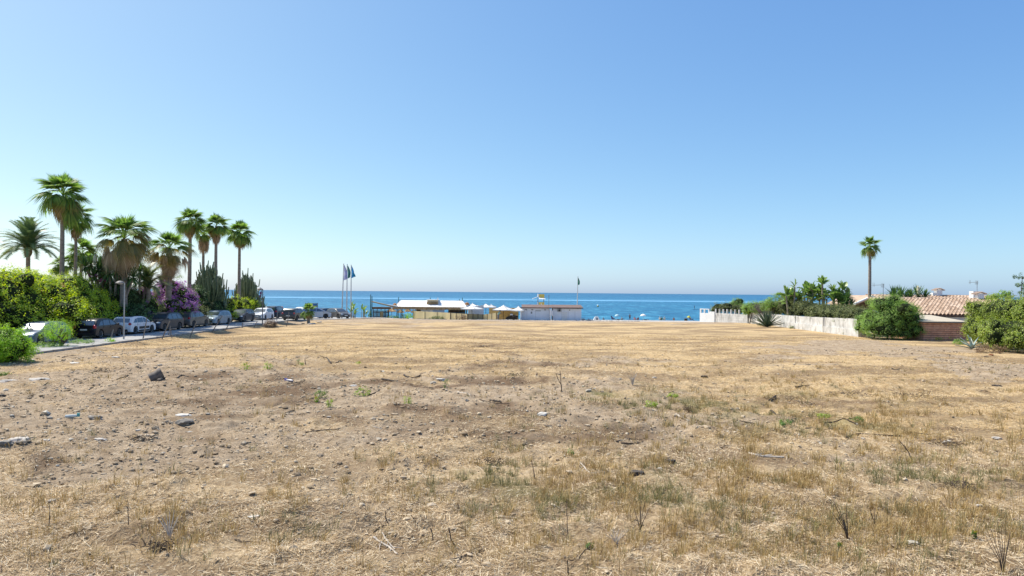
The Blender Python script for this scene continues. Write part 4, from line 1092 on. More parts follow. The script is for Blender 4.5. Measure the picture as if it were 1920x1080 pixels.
for nm, lab, sh, pn, Yc, a, kw, g in cars:
    make_car(nm, lab, sh, pn, pos=(XC + random.uniform(-.08, .08) - (.4 if Yc > 90 else 0), Yc, rzl(Yc) + .004), rot=a + random.uniform(-.02, .02), group='cars parked along the hedge', **kw)
def gpos(px, Y, dz=0): p = P(px, 590, Y); return (p.x, Y, max(rzl(Y), gz(p.x, Y)) + .01 + dz)
make_car('red_car', 'dark red SUV facing us with sun glaring on its windscreen in the car park', 'suv', pn_red, pos=gpos(520, 97), rot=math.pi + .30, group='cars in the beach car park')
make_car('grey_offroad_car', 'old grey boxy off-road car beside the red SUV, seen from behind', 'offroad', pn_grey, pos=gpos(553, 86.5), rot=-.12, group='cars in the beach car park').scale = (1, 1, .88)
make_car('white_van_car', 'white car behind the stubby palm in the car park', 'suv', pn_white, pos=gpos(568, 103), rot=math.pi + .5, group='cars in the beach car park')
make_car('pale_wagon', 'silver estate car right behind the stubby palm', 'wagon', pn_silver, pos=gpos(590, 94), rot=-1.0, group='cars in the beach car park')
make_car('dark_blue_car', 'dark blue hatchback right of the palm below the information board', 'hatch', pn_navy, pos=gpos(604, 101), rot=math.pi - .5, group='cars in the beach car park')
make_car('grey_parked_car', 'grey car with bright windscreen next to the flag poles', 'hatch', pn_bronze, pos=gpos(634, 99.5), rot=math.pi + .85, group='cars in the beach car park')

# ================================================================== street furniture
galv = mat('galvanised_steel', (.42, .43, .45), .45, .6, var=.12, scale=6)
darkst = mat('weathered_post', (.26, .25, .24), .7, .3, var=.25, scale=8)
def lamp(label, px, py, top, side, m_):
    p = GP(px, py) if False else None
    Y = {232: 50.6, 492: 74.5}[px]; q = P(px, py, Y); z = gz(q.x, Y) - .05
    T = P(px, top, Y); h = T.z - z
    root = thing('street_lamp', label, 'street lamp', (q.x, Y, z), 0, 'street lamps')
    MB().tube([(0, 0, 0), (0, 0, h)], [.06, .045], 12).build('pole', m_, root, smooth=50)
    MB().tube([(0, 0, h - .12), (-.12 * side, 0, h - .02), (-.3 * side, 0, h)], [.04, .035, .03], 8).build('arm', m_, root, smooth=50)
    MB().lathe([(.0, .17), (.12, .155), (.25, .08), (.31, 0.0), (.29, -.02)], 20, (-.32 * side, 0, h - .03)).build('lamp_hood', darkst, root, smooth=50)
    MB().lathe([(.001, -.10), (.12, -.085), (.20, -.05), (.26, -.015), (.26, 0)], 16, (-.32 * side, 0, h - .035)).build('lamp_glass', mat('lamp_glass_grey', (.35, .36, .37), .2, var=.05), root, smooth=50)
    MB().box((0, 0, .04), (.3, .3, .03)).build('base_plate', m_, root)
    return root
lamp('near street lamp with a dome head pointing left, in front of the white hatchback', 232, 637, 530, 1, galv)
fl = lamp('far street lamp by the end of the hedge with a hanging flower basket', 492, 606, 542, 1, darkst)
h2 = P(492, 542, 74.5).z - fl.location.z
m = MB(); v, f = blob((-.22, 0, h2 - .42), (.14, .14, .16), 4, .3, 2); m.add(v, f); v, f = blob((-.30, 0, h2 - .75), (.09, .09, .14), 6, .3, 2); m.add(v, f)
m.build('hanging_flowers', mat('hanging_flower_mauve', (.24, .12, .30), .8, var=.3, scale=20), fl)
posts = [((123, 640), (137, 597), 'wire fence post behind the lime-green bush'), ((53, 650), (57, 607), 'dark fence post between the green bush and the silver car'),
 ((204, 643), (212, 618), 'thin leaning fence post just left of the near lamp post'), ((267, 639), (275, 596), 'leaning fence post in front of the white hatchback'),
 ((303, 635), (319, 602), 'strongly leaning fence post in front of the dark SUV'), ((314, 633), (319, 611), 'short fence post right of the strongly leaning one'), ((322, 633), (321, 617), 'shortest upright post beside the dark SUV'),
 ((355, 630), (369, 604), 'leaning fence post in front of the grey-brown crossover'), ((396, 624), (417, 592), 'longest leaning fence post, tilted far right before the blue-grey estate'),
 ((422, 620), (435, 596), 'leaning fence post in front of the dark grey hatchback'), ((454, 615), (455, 605), 'small upright stub of a fence post below the white small hatchback'), ((475, 614), (482, 603), 'small leaning post near the far lamp post'),
 ((518, 604), (521, 580), 'fence post behind the round dry bush'), ((537, 612), (542, 585), 'thin post right of the round dry bush')]
for (bx, by), (tx, ty), lab in posts:
    g = GP(bx, by); T = P(tx, ty, g.y)
    root = thing('fence_post', lab, 'post', (g.x, g.y, g.z - .1), 0, 'old wire fence posts along the road')
    v = T - Vector((g.x, g.y, g.z - .1)); v.y += random.uniform(-.1, .1)
    m = MB(); k = v.length; d = v.normalized(); s = d.cross(Vector((0, 1, 0))).normalized(); w = .028
    m.tube([Vector((0, 0, 0)), v * .5 + s * random.uniform(-.03, .03), v], [.045, .042, .038], 6); m.build('post', darkst, root)
    m = MB()
    for q in (.45, .75): m.lathe([(.03, -.012), (.045, -.008), (.045, .008), (.03, .012)], 8, v * q)
    m.build('wire_clip', galv, root)
# flags
def flag_pole(label, px, pyb, topx, topy, Y, col, cloth, dy=0):
    g = gpos(px, Y); g = (g[0], Y, gz(g[0], Y) - .05); T = P(topx, topy, Y); v = T - Vector(g)
    root = thing('flag_pole', label, 'flag pole', g, 0, 'flag poles')
    m = MB().tube([(0, 0, 0), v * .5, v], [.10, .08, .05], 10); m.build('pole', mat('white_pole', (.55, .55, .54), .5, var=.08), root, smooth=50)
    MB().lathe([(.001, .1), (.07, .05), (.07, -.02), (.001, -.05)], 10, v).build('finial', galv, root, smooth=60)
    fm = mat(col[0], col[1], .7, var=.15, scale=3, stretch=(1, 1, 1), col2=col[2] if len(col) > 2 else None)
    vs = []; fs = []; ny, nx_ = 16, 9
    for i in range(ny + 1):
        t = i / ny
        for k in range(nx_):
            u = k / (nx_ - 1); wd, hh, sw = cloth
            x = u * wd * math.sin(min(1, .08 + t * 1.1) * math.pi * .62) ** 1.2 + sw * u * t
            vs.append((v.x * (1 - .3 * t) + .06 + x, .16 * math.sin(u * 9 + t * 3) * (0.3 + t), v.z - .15 - t * hh * (1 - .12 * u)))
    for i in range(ny):
        for k in range(nx_ - 1): a = i * nx_ + k; fs.append((a, a + 1, a + nx_ + 1, a + nx_))
    MB().add(vs, fs).build('flag', fm, root, smooth=180)
    return root, v
flag_pole('flag pole with a limp pale lavender flag, left of the three', 641, 595, 644.5, 495, 101, ('flag_lavender', (.50, .50, .75), (.62, .62, .8)), (.42, 2.3, .25))
flag_pole('flag pole with a dark green flag, middle of the three', 650, 595, 651, 496, 103, ('flag_dark_green', (.05, .22, .20), (.08, .30, .26)), (.5, 2.0, .0))
rt, v = flag_pole('flag pole with a blue and turquoise flag, right of the three', 658, 595, 658.5, 497, 105, ('flag_blue', (.04, .34, .75), (.06, .50, .78)), (.42, 1.9, .0))
vs = [(v.x + .15, .05, v.z - .9), (v.x + .55, .0, v.z - 1.35), (v.x + .72, .05, v.z - 1.75), (v.x + .45, .0, v.z - 1.85), (v.x + .3, -.05, v.z - 1.4)]
MB().prism(vs, (0, .03, 0)).build('flag_tail', mat('flag_turquoise', (.02, .36, .50), .7), rt)
rt, v = flag_pole('thin flag pole with a limp green flag behind the white hut', 1082, 577, 1083.5, 519, 122, ('flag_green', (.04, .20, .12), (.05, .26, .16)), (.24, 1.35, .08))
# information board
g = gpos(584, 104); root = thing('information_board', 'information board on two posts above the parked cars', 'sign', g)
zt = P(584, 568.5, 104).z - g[2]; zb_ = P(584, 576, 104).z - g[2]
for s in (-1, 1): MB().tube([(s * .92, 0, 0), (s * .92, 0, zt + .05)], .05, 8).build('post', darkst, root)
MB().box((0, 0, (zt + zb_) / 2), (1.78, .06, zt - zb_)).build('panel', mat('board_grey', (.24, .29, .30), .5, var=.2, scale=2), root)
MB().box((.55, -.036, zt - .18), (.62, .008, .24)).build('notice', mat('board_blue', (.04, .20, .42), .5), root)
MB().box((-.3, -.036, (zt + zb_) / 2 - .02), (.9, .008, .34)).build('notice', mat('board_pale', (.42, .44, .40), .5, var=.2, scale=8), root)

# ================================================================== beach bar
def bz(px, Y): return gz(P(px, 590, Y).x, Y)
white_cloth = mat('white_canvas', (.80, .79, .76), .85, var=.05, scale=3, spec=.2)
straw_m = leaf_mat('thatch_straw', [(.30, .20, .11), (.52, .39, .23), (.66, .52, .33), (.42, .30, .17)], rough=.9, trans=.4, spec=.1)
def reed_mat():
    m, t, b, out = nt('reed_matting')
    c = mixc(t, noise(t, 3, 5, .6, coords(t, 'Object', (14, 14, .5))), (.92, .74, .40), (.82, .62, .30)); t.links.new(c, b.inputs['Base Color']); b.inputs['Roughness'].default_value = .9
    tr = t.nodes.new('ShaderNodeBsdfTranslucent'); t.links.new(c, tr.inputs['Color']); mx = t.nodes.new('ShaderNodeMixShader'); mx.inputs[0].default_value = .45
    t.links.new(b.outputs[0], mx.inputs[1]); t.links.new(tr.outputs[0], mx.inputs[2]); t.links.new(mx.outputs[0], out.inputs[0]); return m
mat_m = reed_mat()                               # sun shines through the thin reeds
wood_dk = mat('dark_wood', (.085, .065, .05), .8, var=.25, scale=5)
wood_oc = mat('ochre_wood', (.66, .43, .14), .7, var=.2, scale=2, stretch=(.3, 1, 4))
green_post = mat('green_painted_post', (.03, .10, .085), .6, var=.15)
panel_bl = mat('blue_grey_panel', (.32, .42, .60), .6, var=.1); panel_gr = mat('pale_grey_panel', (.52, .56, .60), .6, var=.1)
plaster = mat('white_plaster', (.70, .70, .71), .9, var=.06, scale=.8, bumps=.15, spec=.2, col2=(.58, .58, .60))
YB = 117.0
def X_(px, Y=YB): return P(px, 580, Y).x
def Z_(px, py, Y=YB): return P(px, py, Y).z
gB = bz(800, YB)
root = thing('beach_bar', 'low beach bar with bleached white roof and straw fringe', 'building', (X_(808), YB, gB))
ox, oz = X_(808), gB
def lx(px): return X_(px) - ox
def lz(px, py): return Z_(px, py) - oz
e0, e1, rg0, rg1 = lx(741), lx(881), lx(750), lx(866); ze, zr = lz(808, 576), lz(808, 563.5)
d0, d1 = -2.5, 3.0
ev = [(e0, d0, ze), (e1, d0, ze), (e1, d1, ze), (e0, d1, ze), (rg0, .3, zr), (rg1, .3, zr), (rg1, .8, zr + .02), (rg0, .8, zr + .02)]
m = MB(); nseg = 24; vs = []; fs = []
for i in range(nseg + 1):
    u = i / nseg
    a = Vector(ev[0]).lerp(Vector(ev[1]), u); b_ = Vector(ev[4]).lerp(Vector(ev[5]), u)
    for k in range(5):
        p = a.lerp(b_, k / 4); p.z += .03 * math.sin(i * 2.3 + k) - .10 * math.sin(k / 4 * math.pi) ; vs.append(tuple(p))
for i in range(nseg):
    for k in range(4): q = i * 5 + k; fs.append((q, q + 5, q + 6, q + 1))
m.add(vs, fs); m.add(ev, [(3, 7, 6, 2), (4, 5, 6, 7), (0, 4, 7, 3), (1, 2, 6, 5)])
m.build('roof', white_cloth, root, smooth=40)
def fringe(m, a, b, L, n, seed=0):
    rr = random.Random(seed); a = Vector(a); b = Vector(b); s = (b - a).normalized()
    for i in range(n):
        p = a.lerp(b, (i + rr.random()) / n) + Vector((0, rr.uniform(-.12, .05), rr.uniform(-.02, .05))); w = rr.uniform(.02, .05); l = L * rr.uniform(.55, 1.2)
        q = p + Vector((rr.uniform(-.06, .06), -.08, -l)); m.add([p - s * w, p + s * w, q + s * w * .4, q - s * w * .4], [(0, 1, 2, 3)])
m = MB(); fringe(m, ev[0], ev[1], .36, 900, 1); fringe(m, (e0, d0, ze + .08), (e1, d0, ze + .08), .25, 500, 2); fringe(m, (e0, d0, ze), (e0, d1, ze), .35, 260, 3); fringe(m, (e1, d0, ze), (e1, d1, ze), .35, 260, 4)
fr = m.build('straw_fringe', straw_m, root); fr['kind'] = 'stuff'
# cupola on the roof
m = MB(); c0, c1 = lx(802), lx(822); m.box(((c0 + c1) / 2, -.3, (lz(810, 562.5) + lz(810, 569)) / 2), (c1 - c0 - .1, 1.4, lz(810, 562.5) - lz(810, 569))); m.build('cupola', mat('pale_reed', (.72, .58, .36), .9, var=.15, scale=6), root)
m = MB(); fringe(m, (c0, -1.05, lz(810, 566)), (c1, -1.05, lz(810, 566)), .45, 160, 5); m.build('straw_fringe', straw_m, root)['kind'] = 'stuff'
MB().box(((c0 + c1) / 2, -.3, lz(810, 562)), (c1 - c0 + .2, 1.7, .08)).build('cupola_roof', white_cloth, root)
m = MB(); m.box((lx(821), -.3, lz(820, 562)), (.18, .18, .7)); m.build('chimney', plaster, root)
for px_, h_ in ((746.5, 557), (866.5, 558), (806, 558), (861, 561)): MB().tube([(lx(px_), .4, 0), (lx(px_), .4, lz(px_, h_))], .06, 6).build('mast', green_post, root)
m = MB(); v, f = blob((lx(744), -2.2, lz(744, 572)), (.35, .5, .42), 6, .3, 2); m.add(v, f); m.build('thatch_end', mat('orange_thatch', (.52, .25, .10), .9, var=.3, scale=8), root)
m = MB(); v, f = blob((lx(877), -1.6, lz(877, 569.5)), (.4, .4, .22), 8, .3, 2); m.add(v, f); m.build('thatch_end', mat('orange_thatch', (.52, .25, .10)), root)
for px_ in (748, 757, 783, 845, 862, 876): MB().tube([(lx(px_), -1.9, 0), (lx(px_), -1.9, ze - .02)], .09, 6).build('post', wood_dk, root)
MB().box((lx(802), -1.9, lz(802, 589)), (lx(810) - lx(790), .12, 2.2)).build('service_panel', panel_gr, root)
MB().box((lx(825), -1.9, lz(825, 588)), (lx(836) - lx(815), .12, 2.3)).build('service_panel', panel_bl, root)
MB().box((lx(811.5), -1.92, lz(811, 584)), (.45, .16, 1.0)).build('service_hatch', plaster, root)
MB().box((lx(856), .6, lz(856, 590)), (lx(872) - lx(840), .12, 2.2)).build('back_wall', wood_dk, root)
MB().box((lx(787), .6, lz(787, 590)), (lx(792) - lx(779), .12, 2.2)).build('back_wall', wood_dk, root)
MB().box((lx(856), -.4, lz(856, 586.5)), (lx(872) - lx(838), .5, .08)).build('counter', mat('blue_counter', (.12, .24, .36), .5), root)
# reed matting screens in front
def panel(name, label, cat, px0, px1, pt0, pt1, Y0, Y1, m_, group=None, thick=.06, boards=0, wav=.0, posts=True):
    a = P(px0, 590, Y0); b = P(px1, 590, Y1); za, zb2 = gz(a.x, Y0), gz(b.x, Y1); ta, tb = P(px0, pt0, Y0).z, P(px1, pt1, Y1).z
    root = thing(name, label, cat, (a.x, Y0, za), 0, group); d = Vector((b.x - a.x, Y1 - Y0, 0)); L = d.length; nrm = Vector((-d.y, d.x, 0)).normalized()
    n = max(2, int(L / .5)); vs = []; fs = []
    for i in range(n + 1):
        u = i / n; o = nrm * (math.sin(i * 1.7) * wav)
        zz0 = (zb2 - za) * u - .1; zz1 = ta - za + (tb - ta) * u + math.sin(i * 2.1) * wav * .6
        for s, z in ((0, zz0), (0, zz1), (max(thick, .02), zz1), (max(thick, .02), zz0)): vs.append(tuple(d * u + o + nrm * s + Vector((0, 0, z))))
    for i in range(n):
        for k in (range(4) if thick else (0,)): fs.append((i * 4 + k, i * 4 + (k + 1) % 4, (i + 1) * 4 + (k + 1) % 4, (i + 1) * 4 + k))
    if thick: fs += [(0, 1, 2, 3), tuple(n * 4 + k for k in (3, 2, 1, 0))]
    MB().add(vs, fs).build('screen', m_, root)
    if posts:
        for u in (0.0, .33, .66, 1.0):
            q = d * u - nrm * .06; MB().tube([q + Vector((0, 0, -.1)), q + Vector((0, 0, ta - za + (tb - ta) * u + (zb2 - za) * 0 + .06))], .045, 6).build('post', wood_dk, root)
    return root, d, L, nrm, ta - za
grp = 'reed screens around the beach bar'
panel('reed_screen', 'long pale reed screen in front of the beach bar', 'screen', 775, 845, 583, 586.5, 113, 106.5, mat_m, grp, wav=.03, thick=.0)
panel('reed_screen', 'reed screen right of the brown post, behind the low dry plants', 'screen', 845.6, 877, 587, 588.5, 106.4, 104.5, mat_m, grp, wav=.03, thick=.0)
panel('reed_screen', 'reed screen before the ochre board wall, next to the standing person', 'screen', 905.5, 931, 590, 586.5, 107.5, 106.8, mat_m, grp, wav=.02, thick=.0)
panel('grey_screen', 'tall pale panel fence beneath the white parasols', 'fence', 878, 907, 577, 572, 109.5, 111, panel_gr, None, posts=False)
panel('reed_screen', 'reed screen with painted shade covering the lower half of the pale panel fence', 'screen', 877.5, 906, 588.5, 589.5, 107.6, 107.4, mat('reed_painted_shade', (.36, .30, .17), .9, var=.12, scale=3, stretch=(14, 14, .5)), grp)  # darker reed colour paints in the shade on this screen
rt, d, L, nrm, hh = panel('board_wall', 'ochre wall of horizontal boards left of the white hut', 'wall', 917, 972, 578, 577, 112.5, 110.8, wood_oc, None, posts=False, thick=.04)
for i in range(9):
    z = .06 + i * (hh / 9)
    m = MB(); q = d * .5 - nrm * .03 + Vector((0, 0, z + hh / 18)); m.box(q, (L, .03, hh / 9 - .03), M=Matrix.Rotation(math.atan2(d.y, d.x), 3, 'Z')); m.build('board', wood_oc, rt)
# low stuff before the screens
for px, Y, r, h, lab, mt_ in [(820, 107.5, 1.2, .5, 'dark tangled weeds under the long reed screen', lm_olive), (866, 104.0, .9, .75, 'dark row of dry plants in front of the reed screen', lm_dry), (766, 112, .75, .95, 'yellow-green bush at the left end of the reed screen', lm_lime), (738, 113, 1.2, .5, 'low green bushes beneath the straw parasols', lm_grn), (757, 112.8, .6, .8, 'dark green shrub among the posts of the beach bar', lm_drk)]:
    p = P(px, 590, Y)
    shrub('bar_plants', lab, 'plant', [(0, 0, h * .5, r, .4, h * .55)], mt_, int(60 * r), 24, .16, .10, .04, (p.x, Y), 'plants around the beach bar', core=False, stems=2, zmin=0)
# brush pile and rubble by the ochre wall
p = P(962, 596, 109); v, f = blob((0, 0, .3), (.85, .5, .55), 12, .35, 3); root = thing('brush_pile', 'dark pile of cut brush beside the white hut', 'pile', (p.x, 109, gz(p.x, 109)))
MB().add(v, f).build('heap', mat('dark_brush', (.045, .038, .032), .95, var=.3, scale=8), root); m = MB()
for _ in range(60):
    a = Vector((random.uniform(-.8, .8), random.uniform(-.5, .3), random.uniform(.1, .7))); b_ = a + Vector((random.uniform(-.5, .5), random.uniform(-.3, .3), random.uniform(-.1, .4))); m.tube([a, b_], [.02, .01], 4)
m.build('twigs', mat('dark_brush', (.045, .038, .032)), root)['kind'] = 'stuff'
root = thing('plastic_crate', 'small dark and white crate on the brush pile', 'crate', (p.x - .25, 109, gz(p.x, 109) + .78)); MB().box((0, 0, .13), (.42, .3, .26)).build('box', plaster, root); MB().box((0, 0, .31), (.46, .34, .10)).build('lid', black_m, root)

# square market parasols
def parasol(label, px, pt, pe, hwpx, Y, m_=None, nseg=4, group='white market parasols', rot=.5, name='parasol', valance=.16, pole_m=None):
    T = P(px, pt, Y); g = gz(T.x, Y); root = thing(name, label, 'parasol', (T.x, Y, g), 0, group); m_ = m_ or white_cloth
    h = T.z - g; ze_ = P(px, pe, Y).z - g; r = hwpx / F * Y * (1.28 if nseg == 4 else 1.1)
    MB().tube([(0, 0, 0), (0, 0, h)], .035, 8).build('pole', pole_m or wood_dk, root)
    n = nseg; vs = []; fs = []; q = 8
    for i in range(n):
        a0 = rot + i * 2 * math.pi / n; a1 = a0 + 2 * math.pi / n; k = len(vs)
        A = Vector((math.cos(a0), math.sin(a0), 0)) * r; B = Vector((math.cos(a1), math.sin(a1), 0)) * r
        for s in (0, .33, .66, 1):
            for u in (0, .25, .5, .75, 1):
                p = A.lerp(B, u) * s; p.z = h + (ze_ - h) * (s ** 1.0) - .10 * math.sin(s * math.pi) - .05 * math.sin(u * math.pi) * s; vs.append(tuple(p))
        for b_ in range(3):
            for c in range(4): w = k + b_ * 5 + c; fs.append((w, w + 1, w + 6, w + 5))
        k2 = len(vs)
        for u in (0, .25, .5, .75, 1):
            p = A.lerp(B, u); z = ze_ - .05 * math.sin(u * math.pi); vs += [(p.x, p.y, z), (p.x, p.y, z - valance)]
        for c in range(4): w = k2 + c * 2; fs.append((w, w + 2, w + 3, w + 1))
    MB().add(vs, fs).build('canopy', m_, root, smooth=30)
    m = MB()
    for i in range(n):
        a0 = rot + i * 2 * math.pi / n; m.tube([(0, 0, h - .05), (math.cos(a0) * r, math.sin(a0) * r, ze_)], .015, 4)
    m.build('ribs', pole_m or wood_dk, root)
    MB().lathe([(.001, .1), (.05, .04), (.05, -.05), (.001, -.05)], 8, (0, 0, h)).build('finial', plaster, root)
    return root
parasol('nearest white square parasol, left of the group and lowest, over the pale fence', 885, 572, 578, 17, 108, rot=.3)
parasol('white parasol peeking out behind the first, its peak highest on the left', 886, 568.5, 573, 11, 116, rot=.7)
parasol('white parasol in the middle behind the grey fence, with a vent cap', 911, 569.5, 575, 14, 116, rot=.5)
parasol('small white parasol just right of the capped one', 921, 570.5, 575, 10, 118, rot=.9)
parasol('wide white parasol above the ochre board wall', 944, 572, 580, 17, 110.5, rot=.35)
parasol('white parasol overlapping the left end of the hut roof', 972, 574, 581, 13, 107.8, rot=.55)
for px, pt, pe, hw, lab in [(734, 577.5, 582, 8, 'dark straw parasol left of the beach bar roof'), (751, 580, 584, 6, 'small straw parasol behind the post of the beach bar'), (765, 576, 582, 5, 'straw parasol under the left eave of the beach bar'), (776, 581, 584, 5, 'straw parasol at the left end of the reed screen')]:
    parasol(lab, px, pt, pe, hw, 121, straw_m, 8, 'straw parasols', 0, 'straw_parasol', .2)
# dark pergola
a = P(700, 590, 114); root = thing('pergola', 'low dark wooden pergola and railing left of the beach bar', 'pergola', (a.x, 114, gz(a.x, 114)))
w_ = P(729, 590, 114).x - a.x; ht = P(715, 578, 114).z - gz(a.x, 114)
for i in range(5): MB().tube([(w_ * i / 4, 0, -.1), (w_ * i / 4, 0, ht)], .06, 6).build('post', wood_dk, root)
MB().box((w_ / 2, .3, ht + .04), (w_ + .3, 1.6, .34)).build('roof', mat('brown_thatch', (.16, .115, .08), .9, var=.25, scale=8), root)
for z in (.35, 1.1): MB().box((w_ * .5, -.02, z), (w_ * .98, .04, .10)).build('rail', wood_dk, root)
for i in range(13): MB().box((w_ * (.04 + i * .077), -.05, .72), (.13, .03, 1.45)).build('slat', wood_dk, root)
MB().box((w_ * .56, -.1, .62), (.5, .3, 1.25)).build('cabinet', mat('tan_cabinet', (.40, .30, .16), .8, var=.15), root)
# tall posts and the plank awning
for px, top, lab in ((695, 553, 'tallest green post with vines, holding the sloping beam'), (697.5, 556, 'slightly shorter green post beside the tallest one')):
    p = P(px, 590, 112); T = P(px, top, 112); g = gz(p.x, 112); root = thing('green_post', lab, 'post', (p.x, 112, g), 0, 'tall green posts')
    MB().tube([(0, 0, -.1), (T.x - p.x, 0, T.z - g)], [.10, .06], 8).build('post', green_post, root); MB().lathe([(.001, .12), (.07, .0), (.001, -.02)], 8, (T.x - p.x, 0, T.z - g)).build('cap', green_post, root)
a = P(697, 564.5, 112); b_ = P(745, 575.5, 113.5); root = thing('sloping_beam', 'sloping straw-covered beam from the green posts down to the bar roof', 'beam', a); v = b_ - a
s = Vector((0, .35, 0)); m = MB(); m.prism([s * -1, v - s, v - s + Vector((0, 0, -.22)), -s + Vector((0, 0, -.16))], s * 2); m.build('beam', mat('beam_straw', (.42, .32, .18), .9, var=.2, scale=4), root)
v2 = v * .62; m = MB(); m.prism([v2 - s + Vector((0, 0, .02)), v - s + Vector((0, 0, .02)), v - s + Vector((0, 0, .2))], s * 2); m.build('white_cover', white_cloth, root)

# ================================================================== white hut
YH = 108.0
hx0, hx1 = P(976, 590, YH).x, P(1090, 590, YH).x; gH = min(gz(hx0, YH), gz(hx1, YH)) - .1; zt = P(1030, 578, YH).z - gH
root = thing('white_hut', 'long low white hut with flat brown roof on the beach edge', 'building', (hx0, YH, gH))
Lh = hx1 - hx0; xm = P(1030, 590, YH).x - hx0
hutw = mat('hut_wall_white', (.74, .77, .82), .9, var=.08, scale=1.2, spec=.2, col2=(.66, .69, .74))
MB().box((xm / 2, 1.9, zt / 2), (xm, 3.8, zt)).build('wall', hutw, root)
MB().box(((xm + .55 + Lh) / 2, 1.75, zt / 2 - .03), (Lh - xm - .55, 3.5, zt)).build('wall', hutw, root)
# buttress pier between the two halves, sunlit on its left side
MB().prism([(xm + .02, 1.0, 0), (xm + .02, -.75, 0), (xm + .02, -.75, zt * .95), (xm + .02, 1.0, zt * .95)], (.22, 0, 0)).build('pier', plaster, root)
MB().box((xm + .40, -.35, zt * .62), (.30, .5, .85)).build('meter_box', plaster, root)
MB().box((.06, -.45, zt * .5), (.18, .9, zt * .96)).build('pier', plaster, root)
brroof = mat('roof_brown_felt', (.20, .135, .115), .9, var=.15, scale=2)
MB().prism([(.2, -.45, zt + .03), (xm + .5, -.45, zt + .03), (xm + .5, 3.2, zt + .40), (.2, 3.2, zt + .40)], (0, 0, .10)).build('roof', brroof, root)
MB().prism([(xm + .503, -.40, zt + .05), (Lh + .22, -.40, zt + .05), (Lh + .22, 3.2, zt + .42), (xm + .503, 3.2, zt + .42)], (0, 0, .10)).build('roof', brroof, root)
MB().box((Lh / 2 + .1, -.47, zt + .06), (Lh + .3, .03, .12)).build('fascia', mat('fascia_dark', (.10, .06, .05), .8), root)
def hx(px): return P(px, 590, YH).x - hx0
for px in (986.5, 998, 1022): MB().box((hx(px), -.012, zt - .26), (.30, .03, .14)).build('vent', darkst, root)
MB().box((hx(1068), .0 - .012, zt - .26), (.18, .03, .14)).build('vent', darkst, root)
o_ = MB().box((hx(1048.5), -.12, zt - .30), (.62, .36, .42)).build('air_conditioner', mat('ac_grey', (.30, .31, .31), .6, var=.1), root); MB().lathe([(.001, 0), (.15, 0), (.16, -.02)], 14, (0, 0, 0), 'X').build('fan', black_m, o_, loc=(hx(1048.5), -.31, zt - .30), rot=(0, 0, R(90)))
for px in (988, 1004, 1053, 1065.5, 1078): MB().box((hx(px), -.004, zt / 2 - .1), (.03, .02, zt - .5)).build('panel_joint', mat('joint_grey', (.50, .50, .50), .9), root)
MB().box((hx(1059), -.010, zt / 2 - .2), (.82, .024, zt - .75)).build('door', mat('door_offwhite', (.70, .70, .69), .7, var=.05), root)
MB().box((hx(996.5), -.008, zt - .72), (.22, .016, .32)).build('sign_plate', mat('plate_grey', (.26, .28, .28), .7, var=.3, scale=12), root)
MB().box((hx(1009), -.008, zt - .42), (.85, .016, .10)).build('sign_plate', mat('plate_grey', (.26, .28, .28)), root)
m = MB(); h = P(1029, 553, YH + 1).z - gH; m.tube([(hx(1029.5), 1, zt), (hx(1029.5), 1, h)], .03, 6); 
m.build('mast', darkst, root)
m = MB(); m.tube([(hx(1029.5), 1, h - .15), (hx(1023), 1, h - .28)], .02, 4)
for k in range(5): m.box((hx(1024 + k), 1, h - .27 + k * .025), (.015, .5 - .06 * k, .015))
m.build('aerial', galv, root)
# rubble at the foot, and white boulders right of it
stone_w = mat('pale_boulder', (.50, .47, .43), .9, var=.2, scale=3, bumps=.5)
stone_g = mat('grey_stone', (.25, .23, .20), .9, var=.25, scale=6, bumps=.5, col2=(.15, .135, .12))
for i, (px, py, r, lab) in enumerate([(1094, 596, .34, 'large pale boulder touching the hut corner'), (1099, 598, .26, 'pale boulder second from the hut corner'), (1104, 597.5, .30, 'pale boulder in the middle of the row by the hut'), (1109, 599, .24, 'small pale boulder near the end of the row'), (1113, 599.5, .18, 'last small boulder of the row beside the hut'), (1097, 600, .2, 'low boulder in front of the row by the hut')]):
    p = P(px, py, 108.5); v, f = blob((0, 0, 0), (r, r * .8, r * .75), 20 + i, .3, 2); o = MB().add(v, f).build('boulder', stone_w, loc=(p.x, 108.5, gz(p.x, 108.5) + r * .3)); tag(o, lab, 'boulder', 'boulders beside the white hut')
m = MB()
for _ in range(420):
    x = random.uniform(hx0 - 8, hx1 + 9); y = YH - random.uniform(.3, 2.6); r = random.uniform(.03, .13); v, f = blob((x, y, gz(x, y) + r * .3), (r, r, r * .7), random.randint(0, 99), .3, 1); m.add(v, f)
tag(m.build('rubble', stone_w), 'loose pale rubble along the foot of the hut', None, None, 'stuff')

# ================================================================== lifeguard tower
YT = 140.0
c = P(1013, 590, YT); g = gz(c.x, YT); root = thing('lifeguard_tower', 'yellow and white lifeguard tower behind the hut', 'lifeguard tower', (c.x, YT, g))
yl_m = mat('tower_yellow', (.66, .50, .10), .6, var=.08, scale=2); wt_m = mat('tower_white', (.78, .78, .76), .6, var=.04)
def tz(py): return P(1013, py, YT).z - g
def tx(px): return P(px, 590, YT).x - c.x
x0, x1 = tx(1007.5), tx(1020); w = x1 - x0; xc = (x0 + x1) / 2
for sx_p in (x0 + .08, x1 - .08):
    for yy in (-.6, .6): MB().tube([(sx_p, yy, 0), (sx_p, yy, tz(560))], .05, 6).build('leg', darkst, root)
MB().box((xc + .12, -.62, (tz(566.5) + tz(573)) / 2), (w - .2, .06, tz(566.5) - tz(573))).build('front_panel', yl_m, root)
MB().box((x0 - .0, 0, (tz(566.2) + tz(573.2)) / 2), (.06, 1.3, tz(566) - tz(573))).build('side_panel', wt_m, root)
MB().box((xc, 0, tz(573.2)), (w, 1.3, .08)).build('deck', darkst, root)
